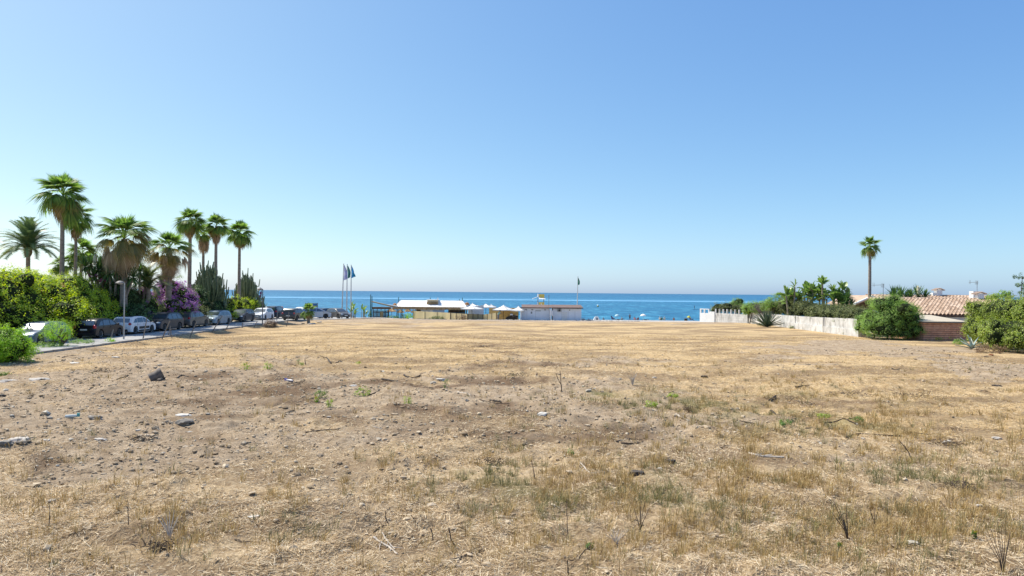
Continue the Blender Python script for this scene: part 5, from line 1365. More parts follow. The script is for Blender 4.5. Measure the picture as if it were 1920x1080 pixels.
MB().box((xc + .15, -.62, (tz(551.5) + tz(559)) / 2), (w - .25, .06, tz(551.5) - tz(559))).build('roof_panel', yl_m, root)
MB().prism([(x0 - .02, -.65, tz(551)), (x0 - .02, .5, tz(551)), (x0 - .02, .5, tz(557)), (x0 - .02, -.65, tz(557))], (.28, .0, 0)).build('roof_panel', wt_m, root)
MB().prism([(tx(997.5), -.7, tz(560.8)), (tx(1009), -.7, tz(556.3)), (tx(1009), .7, tz(556.3)), (tx(997.5), .7, tz(560.8))], (0, 0, .08)).build('awning', wt_m, root)
MB().prism([(tx(1009.5), -.75, tz(558.2)), (tx(1022), -.75, tz(559.6)), (tx(1022), -1.3, tz(561.2)), (tx(1010.5), -1.3, tz(560.8))], (0, 0, .06)).build('awning', wt_m, root)
MB().lathe([(.001, -.01), (.13, -.01), (.13, .01), (.001, .01)], 12, (0, 0, 0)).build('emblem', wt_m, root, loc=(xc + .1, -.66, tz(570)), rot=(R(90), 0, 0))

# ================================================================== people and things on the beach
skin = mat('skin_tanned', (.36, .20, .13), .6, var=.08); skin_d = mat('skin_deep_tan', (.20, .11, .07), .6, var=.08)
def person(label, x, y, z, pose='stand', sk=None, wear=None, hair=(.03, .02, .015), yaw=0.0, scale=1.0, parts=None, face_cam=True):
    """one skinned body with tapered limbs; clothes and hair are its children"""
    root = thing('person', label, 'person', (x, y, z), yaw)
    J = {}
    if pose == 'stand':
        J = dict(pel=(0, 0, .93), sp=(0, .0, 1.12), ch=(0, 0, 1.32), nk=(0, .0, 1.47), hd=(0, -.02, 1.62), ls=(-.17, 0, 1.40), le=(-.24, .02, 1.13), lh=(-.23, -.06, .88), rs=(.17, 0, 1.40), re=(.24, .02, 1.13), rh=(.22, -.10, .90), lhp=(-.09, 0, .90), lk=(-.10, -.02, .50), la=(-.10, .02, .09), lf=(-.11, -.14, .04), rhp=(.09, 0, .90), rk=(.11, -.04, .50), ra=(.13, .02, .09), rf=(.14, -.14, .04))
    elif pose == 'work':
        J = dict(pel=(0, 0, .90), sp=(.03, -.06, 1.08), ch=(.08, -.14, 1.26), nk=(.11, -.20, 1.39), hd=(.13, -.26, 1.52), ls=(-.08, -.14, 1.34), le=(-.02, -.36, 1.14), lh=(.18, -.50, 1.08), rs=(.24, -.14, 1.33), re=(.36, -.32, 1.12), rh=(.46, -.48, 1.06), lhp=(-.09, 0, .88), lk=(-.12, -.06, .48), la=(-.12, .04, .09), lf=(-.13, -.12, .04), rhp=(.09, 0, .88), rk=(.13, -.03, .48), ra=(.15, .04, .09), rf=(.17, -.12, .04))
    elif pose == 'sit':
        J = dict(pel=(0, 0, .16), sp=(0, .04, .34), ch=(0, .03, .52), nk=(0, 0, .66), hd=(0, -.03, .80), ls=(-.16, .02, .60), le=(-.25, -.05, .38), lh=(-.18, -.28, .34), rs=(.16, .02, .60), re=(.25, -.05, .38), rh=(.18, -.28, .34), lhp=(-.09, -.03, .15), lk=(-.15, -.38, .42), la=(-.13, -.62, .09), lf=(-.13, -.76, .05), rhp=(.09, -.03, .15), rk=(.15, -.38, .40), ra=(.13, -.64, .09), rf=(.13, -.78, .05))
    elif pose == 'lie':
        J = dict(pel=(0, 0, .12), sp=(.2, 0, .13), ch=(.4, 0, .14), nk=(.54, 0, .15), hd=(.69, 0, .17), ls=(.48, .17, .14), le=(.62, .30, .12), lh=(.78, .16, .10), rs=(.48, -.17, .14), re=(.62, -.30, .12), rh=(.78, -.16, .10), lhp=(-.03, .09, .12), lk=(-.43, .10, .13), la=(-.83, .10, .07), lf=(-.92, .10, .04), rhp=(-.03, -.09, .12), rk=(-.42, -.12, .22), ra=(-.78, -.11, .07), rf=(-.88, -.11, .04))
    elif pose == 'recline':
        J = dict(pel=(0, 0, .34), sp=(0, .10, .48), ch=(0, .20, .64), nk=(0, .28, .76), hd=(0, .30, .90), ls=(-.16, .2, .70), le=(-.26, .10, .5), lh=(-.24, -.12, .48), rs=(.16, .2, .70), re=(.26, .10, .5), rh=(.24, -.12, .48), lhp=(-.09, -.03, .33), lk=(-.12, -.42, .46), la=(-.12, -.74, .14), lf=(-.12, -.88, .08), rhp=(.09, -.03, .33), rk=(.12, -.42, .44), ra=(.12, -.76, .14), rf=(.12, -.9, .08))
    rad = dict(pel=.125, sp=.115, ch=.135, nk=.05, hd=.088, ls=.058, rs=.058, le=.042, re=.042, lh=.028, rh=.028, lhp=.09, rhp=.09, lk=.058, rk=.058, la=.038, ra=.038, lf=.035, rf=.035)
    E = [('pel', 'sp'), ('sp', 'ch'), ('ch', 'nk'), ('nk', 'hd'), ('ch', 'ls'), ('ls', 'le'), ('le', 'lh'), ('ch', 'rs'), ('rs', 're'), ('re', 'rh'), ('pel', 'lhp'), ('lhp', 'lk'), ('lk', 'la'), ('la', 'lf'), ('pel', 'rhp'), ('rhp', 'rk'), ('rk', 'ra'), ('ra', 'rf')]
    names = list(J); vs = [J[k] for k in names]; ix = {k: i for i, k in enumerate(names)}
    hd = Vector(J['hd']); nk = Vector(J['nk']); vs.append(tuple(hd + (hd - nk).normalized() * .09)); names.append('top'); rad['top'] = .07
    ed = [(ix[a], ix[b]) for a, b in E] + [(ix['hd'], len(vs) - 1)]
    # hands: palm with four fingers and a thumb, too small here to show more than a taper
    for h_, e_ in (('lh', 'le'), ('rh', 're')):
        H_ = Vector(J[h_]); dr = (H_ - Vector(J[e_])).normalized(); sd = dr.orthogonal().normalized()
        for q, l in ((-.028, .085), (-.01, .10), (.01, .095), (.028, .08)):
            vs.append(tuple(H_ + dr * l + sd * q)); names.append('f'); ed.append((ix[h_], len(vs) - 1))
        vs.append(tuple(H_ + dr * .03 + sd * .06)); names.append('f'); ed.append((ix[h_], len(vs) - 1))
    rad['f'] = .009
    me = bpy.data.meshes.new('body'); me.from_pydata(vs, ed, []); me.update()
    o = bpy.data.objects.new('body', me); C.objects.link(o)
    sm = o.modifiers.new('skin', 'SKIN'); sd_ = o.modifiers.new('sub', 'SUBSURF'); sd_.levels = 1; sd_.render_levels = 1
    for i, k in enumerate(names): me.skin_vertices[0].data[i].radius = (rad[k], rad[k] * (.8 if k in ('ch', 'sp', 'pel') else 1))
    me.skin_vertices[0].data[0].use_root = True
    dg = bpy.context.evaluated_depsgraph_get(); m2 = bpy.data.meshes.new_from_object(o.evaluated_get(dg)); bpy.data.objects.remove(o)
    m2.materials.clear(); m2.materials.append(sk or skin); m2.polygons.foreach_set('use_smooth', np.ones(len(m2.polygons), bool))
    b = link('body', m2, root, scale=(scale,) * 3)
    # face: nose and eyes
    m = MB(); v, f = blob(hd + Vector((0, -.085, -.0)), (.014, .022, .02), 1, .1, 1); m.add(v, f)
    m.build('nose', sk or skin, b)
    hm = mat('hair_%d' % int(hair[0] * 1000), hair, .7, var=.2)
    v, f = blob(hd + (hd - nk).normalized() * .06 + Vector((0, .02, 0)), (.10, .11, .085), 3, .05, 2); MB().add(v, f).build('hair', hm, root, smooth=60, scale=(scale,) * 3)
    for nm, mt_, ks in (wear or []):
        m = MB()
        for a, b_, ra, rb in ks: m.tube([Vector(J[a]), Vector(J[a]).lerp(Vector(J[b_]), .5), Vector(J[b_])], [ra, (ra + rb) / 2, rb], 10)
        m.build(nm, mt_, root, smooth=60, scale=(scale,) * 3)
    return root
def cl(nm, c): return mat('cloth_' + nm, c, .85, var=.12)
shirt = lambda m_: ('shirt', m_, [('sp', 'nk', .155, .10), ('ls', 'le', .075, .06), ('rs', 're', .075, .06), ('pel', 'ch', .15, .16)])
shorts = lambda m_: ('shorts', m_, [('sp', 'pel', .135, .15), ('lhp', 'lk', .11, .085), ('rhp', 'rk', .11, .085)])
trousers = lambda m_: ('trousers', m_, [('sp', 'pel', .135, .15), ('lhp', 'lk', .11, .08), ('lk', 'la', .08, .055), ('rhp', 'rk', .11, .08), ('rk', 'ra', .08, .055)])
p = P(934, 598, 109.3)
person('person in a pale green shirt and grey trousers standing by the reed screen', p.x, 109.3, gz(p.x, 109.3), 'work', skin_d, [shirt(cl('mint', (.28, .45, .40))), trousers(cl('grey', (.22, .23, .25)))], yaw=.9, scale=.97)
def bch(px, Y): x = P(px, 590, Y).x; return x, Y, gz(x, Y)
sw = cl('swim_dark', (.05, .04, .06)); swr = cl('swim_red', (.35, .06, .08)); swb = cl('swim_blue', (.06, .10, .25))
x, y, z = bch(1181, 184); person('tanned person standing on the beach facing the sea', x, y, z, 'stand', skin_d, [shorts(sw)], yaw=math.pi)
x, y, z = bch(1149, 184); person('person with a red top reclining in a low beach chair by the pale blue umbrella', x, y, z, 'recline', skin, [shirt(swr), shorts(swb)], yaw=2.2, scale=1.1)
rc = thing('beach_chair', 'low beach chair under the reclining person', 'chair', (x, y, z), 2.2); MB().prism([(-.28, .15, .20), (.28, .15, .20), (.28, .52, 1.15), (-.28, .52, 1.15)], (0, .03, .01)).build('backrest', swb, rc); MB().box((0, -.1, .20), (.56, .55, .03)).build('seat', swb, rc)
for sx in (-1, 1):
    for sy in (-1, 1): MB().tube([(sx * .27, sy * .25, 0), (sx * .27, -sy * .25 - .1, .22)], .015, 5).build('leg', galv, rc)
x, y, z = bch(1166, 184); person('person sitting at the right of the pale blue umbrella', x, y, z, 'sit', skin, [shorts(sw)], yaw=1.6, scale=1.0)
x, y, z = bch(1160, 183); person('person lying on the sand under the pale blue umbrella', x, y, z, 'lie', skin_d, [shorts(sw)], yaw=.2)
x, y, z = bch(1190, 184); person('sitting person in pink, left of a dark-clad sitter', x, y, z, 'sit', skin, [shirt(cl('pink', (.55, .22, .25)))], yaw=2.8, scale=1.05)
x, y, z = bch(1196.5, 184); person('sitting person in dark red, left of the white umbrella', x, y, z, 'sit', skin_d, [shirt(cl('maroon', (.20, .03, .05)))], yaw=-2.6, scale=1.05)
x, y, z = bch(1211, 182); person('person lying on a white towel below the white umbrella', x, y, z, 'lie', skin_d, [shorts(sw)], yaw=.1)
tw = MB().box((0, 0, .02), (1.9, .9, .03)).build('beach_towel', plaster, loc=(x + .3, y, z)); tag(tw, 'white towel on the sand below the white umbrella', 'towel')
for px, lab, c in ((1237, 'seated person with a white hat in a group of three', (.55, .55, .5)), (1241, 'seated person in green between two others', (.05, .25, .18)), (1246, 'seated person in violet, right of the group of three', (.35, .15, .35))):
    x, y, z = bch(px, 184); person(lab, x, y, z, 'sit', skin, [shirt(cl(lab[-6:].strip(), c))], hair=(.6, .58, .5) if 'white hat' in lab or 'violet' in lab else (.03, .02, .015), yaw=random.uniform(2.2, 3.8), scale=1.15)
x, y, z = bch(1263.5, 184); person('person sitting alone on the beach between the group and the yellow umbrella', x, y, z, 'sit', skin_d, [shirt(cl('rust', (.30, .10, .06)))], yaw=2.9)
x, y, z = bch(1295, 183); person('person in dark blue sitting under the yellow umbrella', x, y, z, 'recline', skin, [shirt(cl('navy', (.03, .04, .10))), trousers(cl('navy', (.03, .04, .10)))], yaw=1.2, scale=1.05)
x, y, z = bch(1131, 183); person('person lying behind the white beach tent', x, y, z, 'sit', skin_d, [shorts(sw)], yaw=2.0, scale=.8)
def umb(label, px, Y, r, h, mt_, tilt=0):
    x, y, z = bch(px, Y); root = thing('beach_umbrella', label, 'beach umbrella', (x, y, z), 0, 'beach umbrellas'); root.rotation_euler = (0, tilt, 0)
    MB().tube([(0, 0, 0), (0, 0, h)], .03, 6).build('pole', galv, root)
    MB().lathe([(.001, h + .02), (r * .35, h - .05), (r * .7, h - .20), (r, h - .45), (r, h - .55)], 16).build('canopy', mt_, root, smooth=50)
umb('pale turquoise beach umbrella left of the standing person', 1157, 186, .68, 1.6, mat('umbrella_pale_blue', (.45, .66, .72), .8))
umb('white beach umbrella right of the standing person', 1206, 186, .82, 1.75, white_cloth)
umb('yellow beach umbrella tilted beside the dark figure', 1290, 186, .52, 1.4, mat('umbrella_yellow', (.60, .58, .06), .8), .25)
x, y, z = bch(1119, 183); root = thing('beach_tent', 'small white beach tent left of the bathers', 'tent', (x, y, z)); MB().add([(-.9, -.4, 0), (.8, -.4, 0), (.8, .6, 0), (-.9, .6, 0), (-.4, -.1, .95), (.35, -.1, .95), (.35, .3, .95), (-.4, .3, .95)], [(0, 1, 5, 4), (1, 2, 6, 5), (2, 3, 7, 6), (3, 0, 4, 7), (4, 5, 6, 7)]).build('shell', white_cloth, root); MB().prism([(-.2, -.405, .02), (.3, -.405, .02), (.12, -.27, .6), (-.1, -.27, .6)], (0, -.01, 0)).build('opening', sw, root)
x, y, z = bch(1286, 181); root = thing('cool_box', 'dark cool box on the sand left of the yellow umbrella', 'box', (x, y, z)); MB().box((0, 0, .28), (.75, .5, .56)).build('box', black_m, root); MB().box((0, 0, .6), (.8, .55, .08)).build('lid', darkst, root)
# buoy and paddler out on the water
d_ = 420; p = P(1121, 574.5, d_); root = thing('buoy', 'yellow and white buoy floating off the beach', 'buoy', (p.x, d_, SEA)); v, f = blob((0, 0, .35), (.62, .62, .62), 1, .02, 2); MB().add(v, f).build('float', mat('buoy_yellow', (.6, .50, .12), .5), root, smooth=60); MB().lathe([(.5, .75), (.3, 1.2), (.001, 1.35)], 12).build('cap', wt_m, root)
d_ = 375; p = P(1302, 579, d_); person('paddler standing on a board out on the water', p.x, d_, SEA + .12, 'stand', skin_d, [shorts(sw), shirt(sw)], yaw=1.5, scale=1.1)
root = thing('paddle_board', 'long paddle board on the water under the standing paddler', 'board', (p.x + .9, d_, SEA)); MB().prism([(-1.6, -.3, .02), (1.3, -.32, .02), (1.9, 0, .02), (1.3, .32, .02), (-1.6, .3, .02)], (0, 0, .12)).build('hull', mat('board_dark_red', (.16, .05, .07), .4), root); MB().box((-1.2, 0, .16), (.3, .4, .03)).build('deck_pad', black_m, root)
d_ = 380; p = P(1306.5, 579.5, d_)

# ================================================================== right-hand walls
wall_m, t, b, out = nt('stained_white_wall')
w = coords(t, 'Object', (1, 1, 1)); wv = coords(t, 'Object', (.8, .8, .3))
c = ramp(t, noise(t, 1.3, 5, .6, w), [(.35, (.46, .455, .44)), (.6, (.62, .61, .595))])
c = mixc(t, ramp(t, noise(t, 2.2, 6, .7, wv, .4), [(.50, 0.), (.64, .6)]), c, (.20, .185, .165))
c = mixc(t, ramp(t, noise(t, 5, 5, .7, w), [(.55, 0.), (.75, .4)]), c, (.25, .23, .20))
t.links.new(c, b.inputs['Base Color']); b.inputs['Roughness'].default_value = .95; b.inputs['Specular IOR Level'].default_value = .15
bump(t, b, noise(t, 14, 5, .7, w), .4, .02)
WX = 32.1
def wz(y): return gz(31.2, y)
root = thing('white_wall', 'long stained white garden wall receding along the right of the field', 'wall', (WX, 63, 0))
ya = 63.0; k = 0
while ya < 91.5:
    yb = min(ya + 2.35, 92); z0 = min(wz(ya), wz(yb)) - .3; h = 1.62 - .10 * math.sin((ya - 63) * .12) - .012 * (ya - 63) * .6
    o = MB().box((0, (ya + yb) / 2 - 63, (z0 + h) / 2), (.18, yb - ya - .006, h - z0)).build('wall_panel', wall_m, root)
    MB().box((-.12, (ya + yb) / 2 - 63, z0 / 2 + .32), (.10, yb - ya - .004, .66 - z0)).build('plinth', wall_m, root)
    if k % 3 == 0: MB().box((-.03, ya - 63, (z0 + h) / 2 + .02), (.30, .22, h - z0 + .05)).build('pier', wall_m, root)
    ya = yb; k += 1
MB().box((-.1, 29.1, .72), (.34, .34, 1.9)).build('end_pier', darkst, root)
# low wall with pillars
a = P(1341, 590, 100); b_ = P(1403, 590, 93.2); root = thing('pillared_wall', 'low white block wall topped by a row of small pillars', 'wall', (a.x, 100, gz(a.x, 100) - .15))
d = Vector((b_.x - a.x, -6.8, 0)); L = d.length; ang = math.atan2(d.y, d.x); Mz = Matrix.Rotation(ang, 3, 'Z'); z_l = P(1370, 588, 97).z - root.location.z; z_p = P(1370, 580, 97).z - root.location.z
for row in range(5):
    nb = 20
    for i in range(nb):
        u = (i + (.5 if row % 2 else 0)) / nb
        if u > .99: continue
        MB().box(d * (u + .5 / nb * .99) * .995 + Vector((0, 0, (row + .5) * z_l / 5)), (L / nb - .012, .19 + random.uniform(-.008, .008), z_l / 5 - .012), M=Mz).build('block', wall_m, root)
MB().box(d * .5 + Vector((0, 0, z_l / 2)), (L * .99, .16, z_l - .02), M=Mz).build('mortar', mat('old_concrete', (.40, .37, .33)), root)
for i in range(9):
    u = .02 + i * .12
    MB().box(d * u + Vector((0, 0, z_l + (z_p - z_l) / 2)), (.17, .17, z_p - z_l), M=Mz).build('pillar', wall_m, root)
# white end wall with openings
a = P(1313, 590, 102.3); b_ = P(1340.5, 590, 99.9); g = gz(a.x, 101) - .15
root = thing('white_end_wall', 'bright white wall corner with two small openings where the garden meets the beach', 'wall', (a.x, 102.3, g)); d = Vector((b_.x - a.x, -2.4, 0)); L = d.length; Mz = Matrix.Rotation(math.atan2(d.y, d.x), 3, 'Z')
ztp = P(1325, 579, 101).z - g; zw0 = P(1325, 587, 101).z - g; zw1 = P(1325, 580.3, 101).z - g
wht = mat('bright_whitewash', (.80, .80, .79), .9, var=.04, scale=1, spec=.2)
MB().box(d * .5 + Vector((0, 0, zw0 / 2)), (L, .22, zw0), M=Mz).build('wall', wht, root)
MB().box(d * .31 + Vector((0, 0, (zw1 + ztp) / 2)), (L * .62, .22, ztp - zw1), M=Mz).build('lintel', wht, root)
for u, w_ in ((.04, .18), (.30, .16), (.60, .14)): MB().box(d * u + Vector((0, 0, (zw0 + zw1) / 2)), (w_, .216, zw1 - zw0), M=Mz).build('pillar', wht, root)
MB().box(d * .8 + Vector((0, 0, zw0 + .12)), (L * .38, .2, .24), M=Mz).build('parapet', wht, root)
MB().box(d * .82 + Vector((.0, -.13, .28)), (.34, .05, .26), M=Mz).build('meter_cover', mat('plate_grey', (.26, .28, .28)), root)

# ================================================================== houses on the right
brick_m, t, b, out = nt('brick_blocks')
n_ = noise(t, 2.2, 5, .65, coords(t)); c = ramp(t, n_, [(.3, (.42, .20, .13)), (.55, (.58, .32, .22)), (.75, (.68, .43, .31))]); t.links.new(c, b.inputs['Base Color']); b.inputs['Roughness'].default_value = .95
mort = mat('brick_mortar', (.13, .10, .08), .95, var=.2)
YS = 58.5
sx0, sx1 = P(1731, 620, YS).x, P(1815, 620, YS).x; gS = gz(30.9, 55) - .1; zS = P(1760, 605, YS).z
root = thing('brick_shed', 'low brick outbuilding with pale sloping flat roof between the feathery tree and tall hedge', 'building', (sx0, YS, gS)); W_ = sx1 - sx0; hS = zS - gS
MB().box((W_ / 2, 2.5, hS / 2), (W_ - .06, 4.94, hS - .02)).build('wall', mort, root)
m = MB(); bh, bw = .165, .33; rows = int(hS / bh)
for r_ in range(rows):
    x = -.15 * (r_ % 2)
    while x < W_:
        x0 = max(0, x + .012); x1 = min(W_, x + bw)
        if x1 - x0 > .04: m.box(((x0 + x1) / 2, .01 - random.uniform(0, .012), (r_ + .5) * hS / rows), (x1 - x0, .06, hS / rows - .034))
        x += bw
    y = 0.1
    while y < 4.9: m.box((.01, y + bw / 2, (r_ + .5) * hS / rows), (.06, bw - .014, hS / rows - .034)); y += bw
tag(m.build('bricks', brick_m, root), kind='stuff')
MB().prism([(-.12, -.12, hS + .02), (W_, -.12, hS + .02), (W_, 5.2, hS + .42), (-.12, 5.2, hS + .42)], (0, 0, .09)).build('roof', mat('pale_roof_screed', (.52, .46, .36), .9, var=.12, scale=1.2, col2=(.44, .38, .29)), root)
MB().box((W_ / 2, -.13, hS + .0), (W_ + .2, .06, .07)).build('roof_edge', mat('edge_brown', (.16, .10, .075), .9), root)
tile_m, t, b, out = nt('clay_tiles')
g_ = t.nodes.new('ShaderNodeNewGeometry'); c = ramp(t, g_.outputs['Random Per Island'], [(0, (.34, .235, .17)), (.35, (.43, .31, .23)), (.65, (.49, .36, .27)), (1, (.58, .45, .36))])
c = mixc(t, ramp(t, noise(t, 1.2, 5, .7, coords(t)), [(.5, 0.), (.7, .45)]), c, (.22, .15, .115))
t.links.new(c, b.inputs['Base Color']); b.inputs['Roughness'].default_value = .9; b.inputs['Specular IOR Level'].default_value = .2
def tiled_roof(root, x0, x1, ye, ze_, yr_, zr_, pw=.36, pl=.46, name='roof_tiles', xe=None, xe1=None):
    """rows of half-round clay tiles from eave to ridge"""
    L = math.hypot(yr_ - ye, zr_ - ze_); n = max(2, int(L / pl)); nx_ = int((x1 - x0) / pw); V = []; Fc = []
    up = Vector((0, yr_ - ye, zr_ - ze_)).normalized(); nrm = Vector((0, -up.z, up.y))
    for i in range(nx_):
        cx = x0 + (i + .5) * pw
        for j in range(n):
            s0 = L * j / n; s1 = s0 + pl * 1.12
            jit = random.uniform(-.012, .012)
            for s, lift, rr_ in ((s0, .05, .15), (min(s1, L), .018, .125)):
                for k in range(5):
                    a = math.pi * k / 4
                    p = Vector((cx + jit - math.cos(a) * rr_, ye, ze_)) + up * s + nrm * (math.sin(a) * rr_ * 1.0 + lift); V.append(tuple(p))
            b0 = len(V) - 10
            for k in range(4): Fc.append((b0 + k, b0 + k + 1, b0 + 6 + k, b0 + 5 + k))
            # the closing lip of the tile at its lower end gives it thickness
            p0 = Vector(V[b0]); c0 = len(V); V += [tuple(Vector(V[b0 + k]) - nrm * .03 * (1 if 0 < k < 4 else 0)) for k in range(5)]
            for k in range(4): Fc.append((b0 + k + 1, b0 + k, c0 + k, c0 + k + 1))
    o = link(name, np_mesh(name, V, Fc, tile_m), root); o['kind'] = 'stuff'
    return o
# near house
gx0, gx1 = P(1668, 580, 66).x, P(1905, 580, 66).x; ye, ze_ = 64.2, P(1780, 591, 64.2).z; yr_ = 70.0; zr_ = P(1780, 561, 70).z
root = thing('tiled_house', 'low house with a broad clay tiled roof behind the brick outbuilding', 'house', (0, 0, 0))
MB().box(((gx0 + gx1) / 2, 67.6, ze_ / 2 - .15), (gx1 - gx0 - .4, 6.2, ze_ - .05)).build('wall', plaster, root)
MB().prism([(gx0, ye + .05, ze_ - .03), (gx1, ye + .05, ze_ - .03), (gx1, yr_, zr_ - .05), (gx0, yr_, zr_ - .05)], (0, 0, -.10)).build('roof', mat('roof_underlay', (.16, .10, .08), .95, var=.2), root)
MB().prism([(gx0, yr_ + .02, zr_ - .05), (gx1, yr_ + .02, zr_ - .05), (gx1, yr_ + 5, zr_ - 1.2), (gx0, yr_ + 5, zr_ - 1.2)], (0, 0, -.10)).build('roof', mat('roof_underlay', (.16, .10, .08)), root)
tiled_roof(root, gx0, gx1, ye, ze_, yr_, zr_)
m = MB(); x = gx0
while x < gx1: m.tube([(x, yr_, zr_ + .06), (x + .40, yr_, zr_ + .05)], [.12, .10], 8); x += .36
tag(m.build('ridge_tiles', tile_m, root), kind='stuff')
# chimney of the near house (front, right)
def chimney(label, px, pb, pt, Y, w, tile_cap=True):
    c = P(px, pb, Y); T = P(px, pt, Y); root = thing('chimney', label, 'chimney', (c.x, Y, c.z - .25), 0, 'white chimneys'); h = T.z - c.z + .25
    MB().box((0, 0, h * .42), (w, w, h * .84)).build('stack', wht, root)
    if tile_cap:
        m = MB()
        for s in (-1, 1):
            for k in range(5): m.tube([(s * .02, (k - 2) * w * .28, h * 1.02), (s * w * .95, (k - 2) * w * .28, h * .84)], [.06, .07], 6)
        m.build('tile_cap', tile_m, root)
        for sx in (-1, 1): MB().box((sx * w * .35, 0, h * .88), (w * .14, w * .8, h * .12)).build('cap_support', wht, root)
    return root
chimney('white chimney with flared tile cap on the far roof ridge', 1759, 556, 541, 82, .62)
chimney('small grey stub chimney left of the tile-capped one', 1750.5, 556, 547, 82, .45, False)
chimney('white chimney with tile cap at the right end of the near roof', 1836, 563, 548, 70, .60)
chimney('plain white chimney block behind, carrying the aerial', 1827, 556, 543.5, 80, .75, False)
# rear house roof
rx0, rx1 = P(1640, 560, 80).x, P(1880, 560, 80).x; yr2 = 82.0; zr2 = P(1780, 555.5, yr2).z; ye2 = 77.5; ze2 = zr2 - 1.0
root = thing('rear_house', 'second clay tiled roof showing above the near ridge', 'house', (0, 0, 0))
MB().box(((rx0 + rx1) / 2, 80.5, ze2 / 2), (rx1 - rx0 - .5, 5.4, ze2 - .1)).build('wall', plaster, root)
MB().prism([(rx0, ye2 + .05, ze2 - .03), (rx1, ye2 + .05, ze2 - .03), (rx1, yr2, zr2 - .05), (rx0, yr2, zr2 - .05)], (0, 0, -.1)).build('roof', mat('roof_underlay', (.16, .10, .08)), root)
tiled_roof(root, rx0, rx1, ye2, ze2, yr2, zr2, .40, .5)
m = MB(); x = rx0
while x < rx1: m.tube([(x, yr2, zr2 + .06), (x + .44, yr2, zr2 + .05)], [.13, .11], 6); x += .4
tag(m.build('ridge_tiles', tile_m, root), kind='stuff')
# gable house on the left of them
Yg = 78.0; pk = P(1635, 556.5, Yg); lf = P(1602, 571, Yg); rt_ = P(1668, 571, Yg)
pinkw = mat('pink_gable_render', (.74, .55, .50), .9, var=.08, scale=1)
root = thing('gable_house', 'pink and white gable end with trimmed verges behind the lone palm', 'house', (lf.x, Yg, 0)); Lg = rt_.x - lf.x; zp, zl = pk.z, lf.z
MB().add([(0, 0, 0), (Lg, 0, 0), (Lg, 0, zl), (Lg / 2, 0, zp), (0, 0, zl), (0, 6, 0), (Lg, 6, 0), (Lg, 6, zl), (Lg / 2, 6, zp), (0, 6, zl)], [(0, 1, 2, 3, 4), (5, 9, 8, 7, 6), (0, 4, 9, 5), (1, 6, 7, 2)]).build('wall', pinkw, root)
MB().box((Lg / 2, -.03, zl / 2 - .18), (Lg, .05, zl - .36)).build('lower_wall', wht, root)
for s in (-1, 1):
    MB().prism([(Lg / 2, -.12, zp + .03), (Lg / 2, -.12, zp + .16), (Lg / 2 + s * (Lg / 2 + .3), -.12, zl + .16 - .25 * .44), (Lg / 2 + s * (Lg / 2 + .3), -.12, zl + .03 - .25 * .44)], (0, .27, 0)).build('verge_board', wht, root)
    MB().prism([(Lg / 2, .16, zp + .05), (Lg / 2 + s * (Lg / 2 + .3), .16, zl - .06), (Lg / 2 + s * (Lg / 2 + .3), 6.3, zl - .06), (Lg / 2, 6.3, zp + .05)], (0, 0, .12)).build('roof', tile_m, root)
MB().prism([(-.6, -2.2, P(1610, 579, 76).z), (Lg * .35, -2.2, P(1625, 577, 76).z), (Lg * .45, -.1, P(1630, 570.5, 78).z), (-.2, -.1, P(1606, 571.5, 78).z)], (0, 0, .10)).build('porch_roof', wht, root)
for x in (-.4, Lg * .3): MB().box((x, -2.0, .9), (.22, .22, 1.8)).build('porch_post', wht, root)
# white hedge-side annex visible at the seam
# tv aerials
def aerial(label, px, pb, pt, Y, s):
    a = P(px, pb, Y); T = P(px, pt, Y); root = thing('tv_aerial', label, 'aerial', (a.x, Y, a.z - .3), 0, 'roof aerials'); h = T.z - a.z + .3
    MB().tube([(0, 0, 0), (0, 0, h)], .025, 6).build('mast', darkst, root)
    MB().tube([(.1, 0, h - .12), (-1.15 * s, 0, h - .18)], .02, 5).build('boom', darkst, root)
    for k in range(9):
        x = .05 - k * .15 * s; MB().tube([(x, -.2, h - .13 - .007 * k), (x, .2, h - .13 - .007 * k)], .009, 4).build('element', darkst, root)
        if k > 6: MB().tube([(x, 0, h - .36), (x, 0, h + .1)], .012, 4).build('reflector', darkst, root)
    m = MB()
    for q in (-.22, -.08, .08): m.tube([(q, 0, h - .45), (q, 0, h + .08)], .012, 4)
    m.tube([(-.25, 0, h - .28), (.12, 0, h - .28)], .012, 4); m.build('dipole', darkst, root)
aerial('television aerial on the gable house, left of the yuccas', 1656, 557, 532, 76, 1.0)
aerial('television aerial above the plain white chimney', 1832, 549, 527, 80, .8)

# ================================================================== field cover
def scatter(n, y0, y1, pw=1.0, xk=.80):
    """more points near the lens: density falls with distance squared (pw=1), in place coordinates"""
    u = rng.random(n)
    if abs(pw - 1) < 1e-6: y = y0 * (y1 / y0) ** u
    else: y = (y0 ** (1 - pw) + u * (y1 ** (1 - pw) - y0 ** (1 - pw))) ** (1 / (1 - pw))
    x = rng.uniform(-1, 1, n) * (xk * y + 1.5)
    k = (x > ROAD_X1 + .35 + np.clip(y - 84, 0, 99) ** 1.25 * .34) & (x < 31.2)
    return x[k], y[k]
def island_mat(name, cols, rough=.85, trans=.0, spec=.15):
    m, t, b, out = nt(name)
    g = t.nodes.new('ShaderNodeNewGeometry')
    c = ramp(t, g.outputs['Random Per Island'], [(i / (len(cols) - 1), k) for i, k in enumerate(cols)])
    t.links.new(c, b.inputs['Base Color']); b.inputs['Roughness'].default_value = rough; b.inputs['Specular IOR Level'].default_value = spec
    if trans:
        tr = t.nodes.new('ShaderNodeBsdfTranslucent'); t.links.new(c, tr.inputs['Color']); mx = t.nodes.new('ShaderNodeMixShader'); mx.inputs[0].default_value = trans
        t.links.new(b.outputs[0], mx.inputs[1]); t.links.new(tr.outputs[0], mx.inputs[2]); t.links.new(mx.outputs[0], out.inputs[0])
    return m
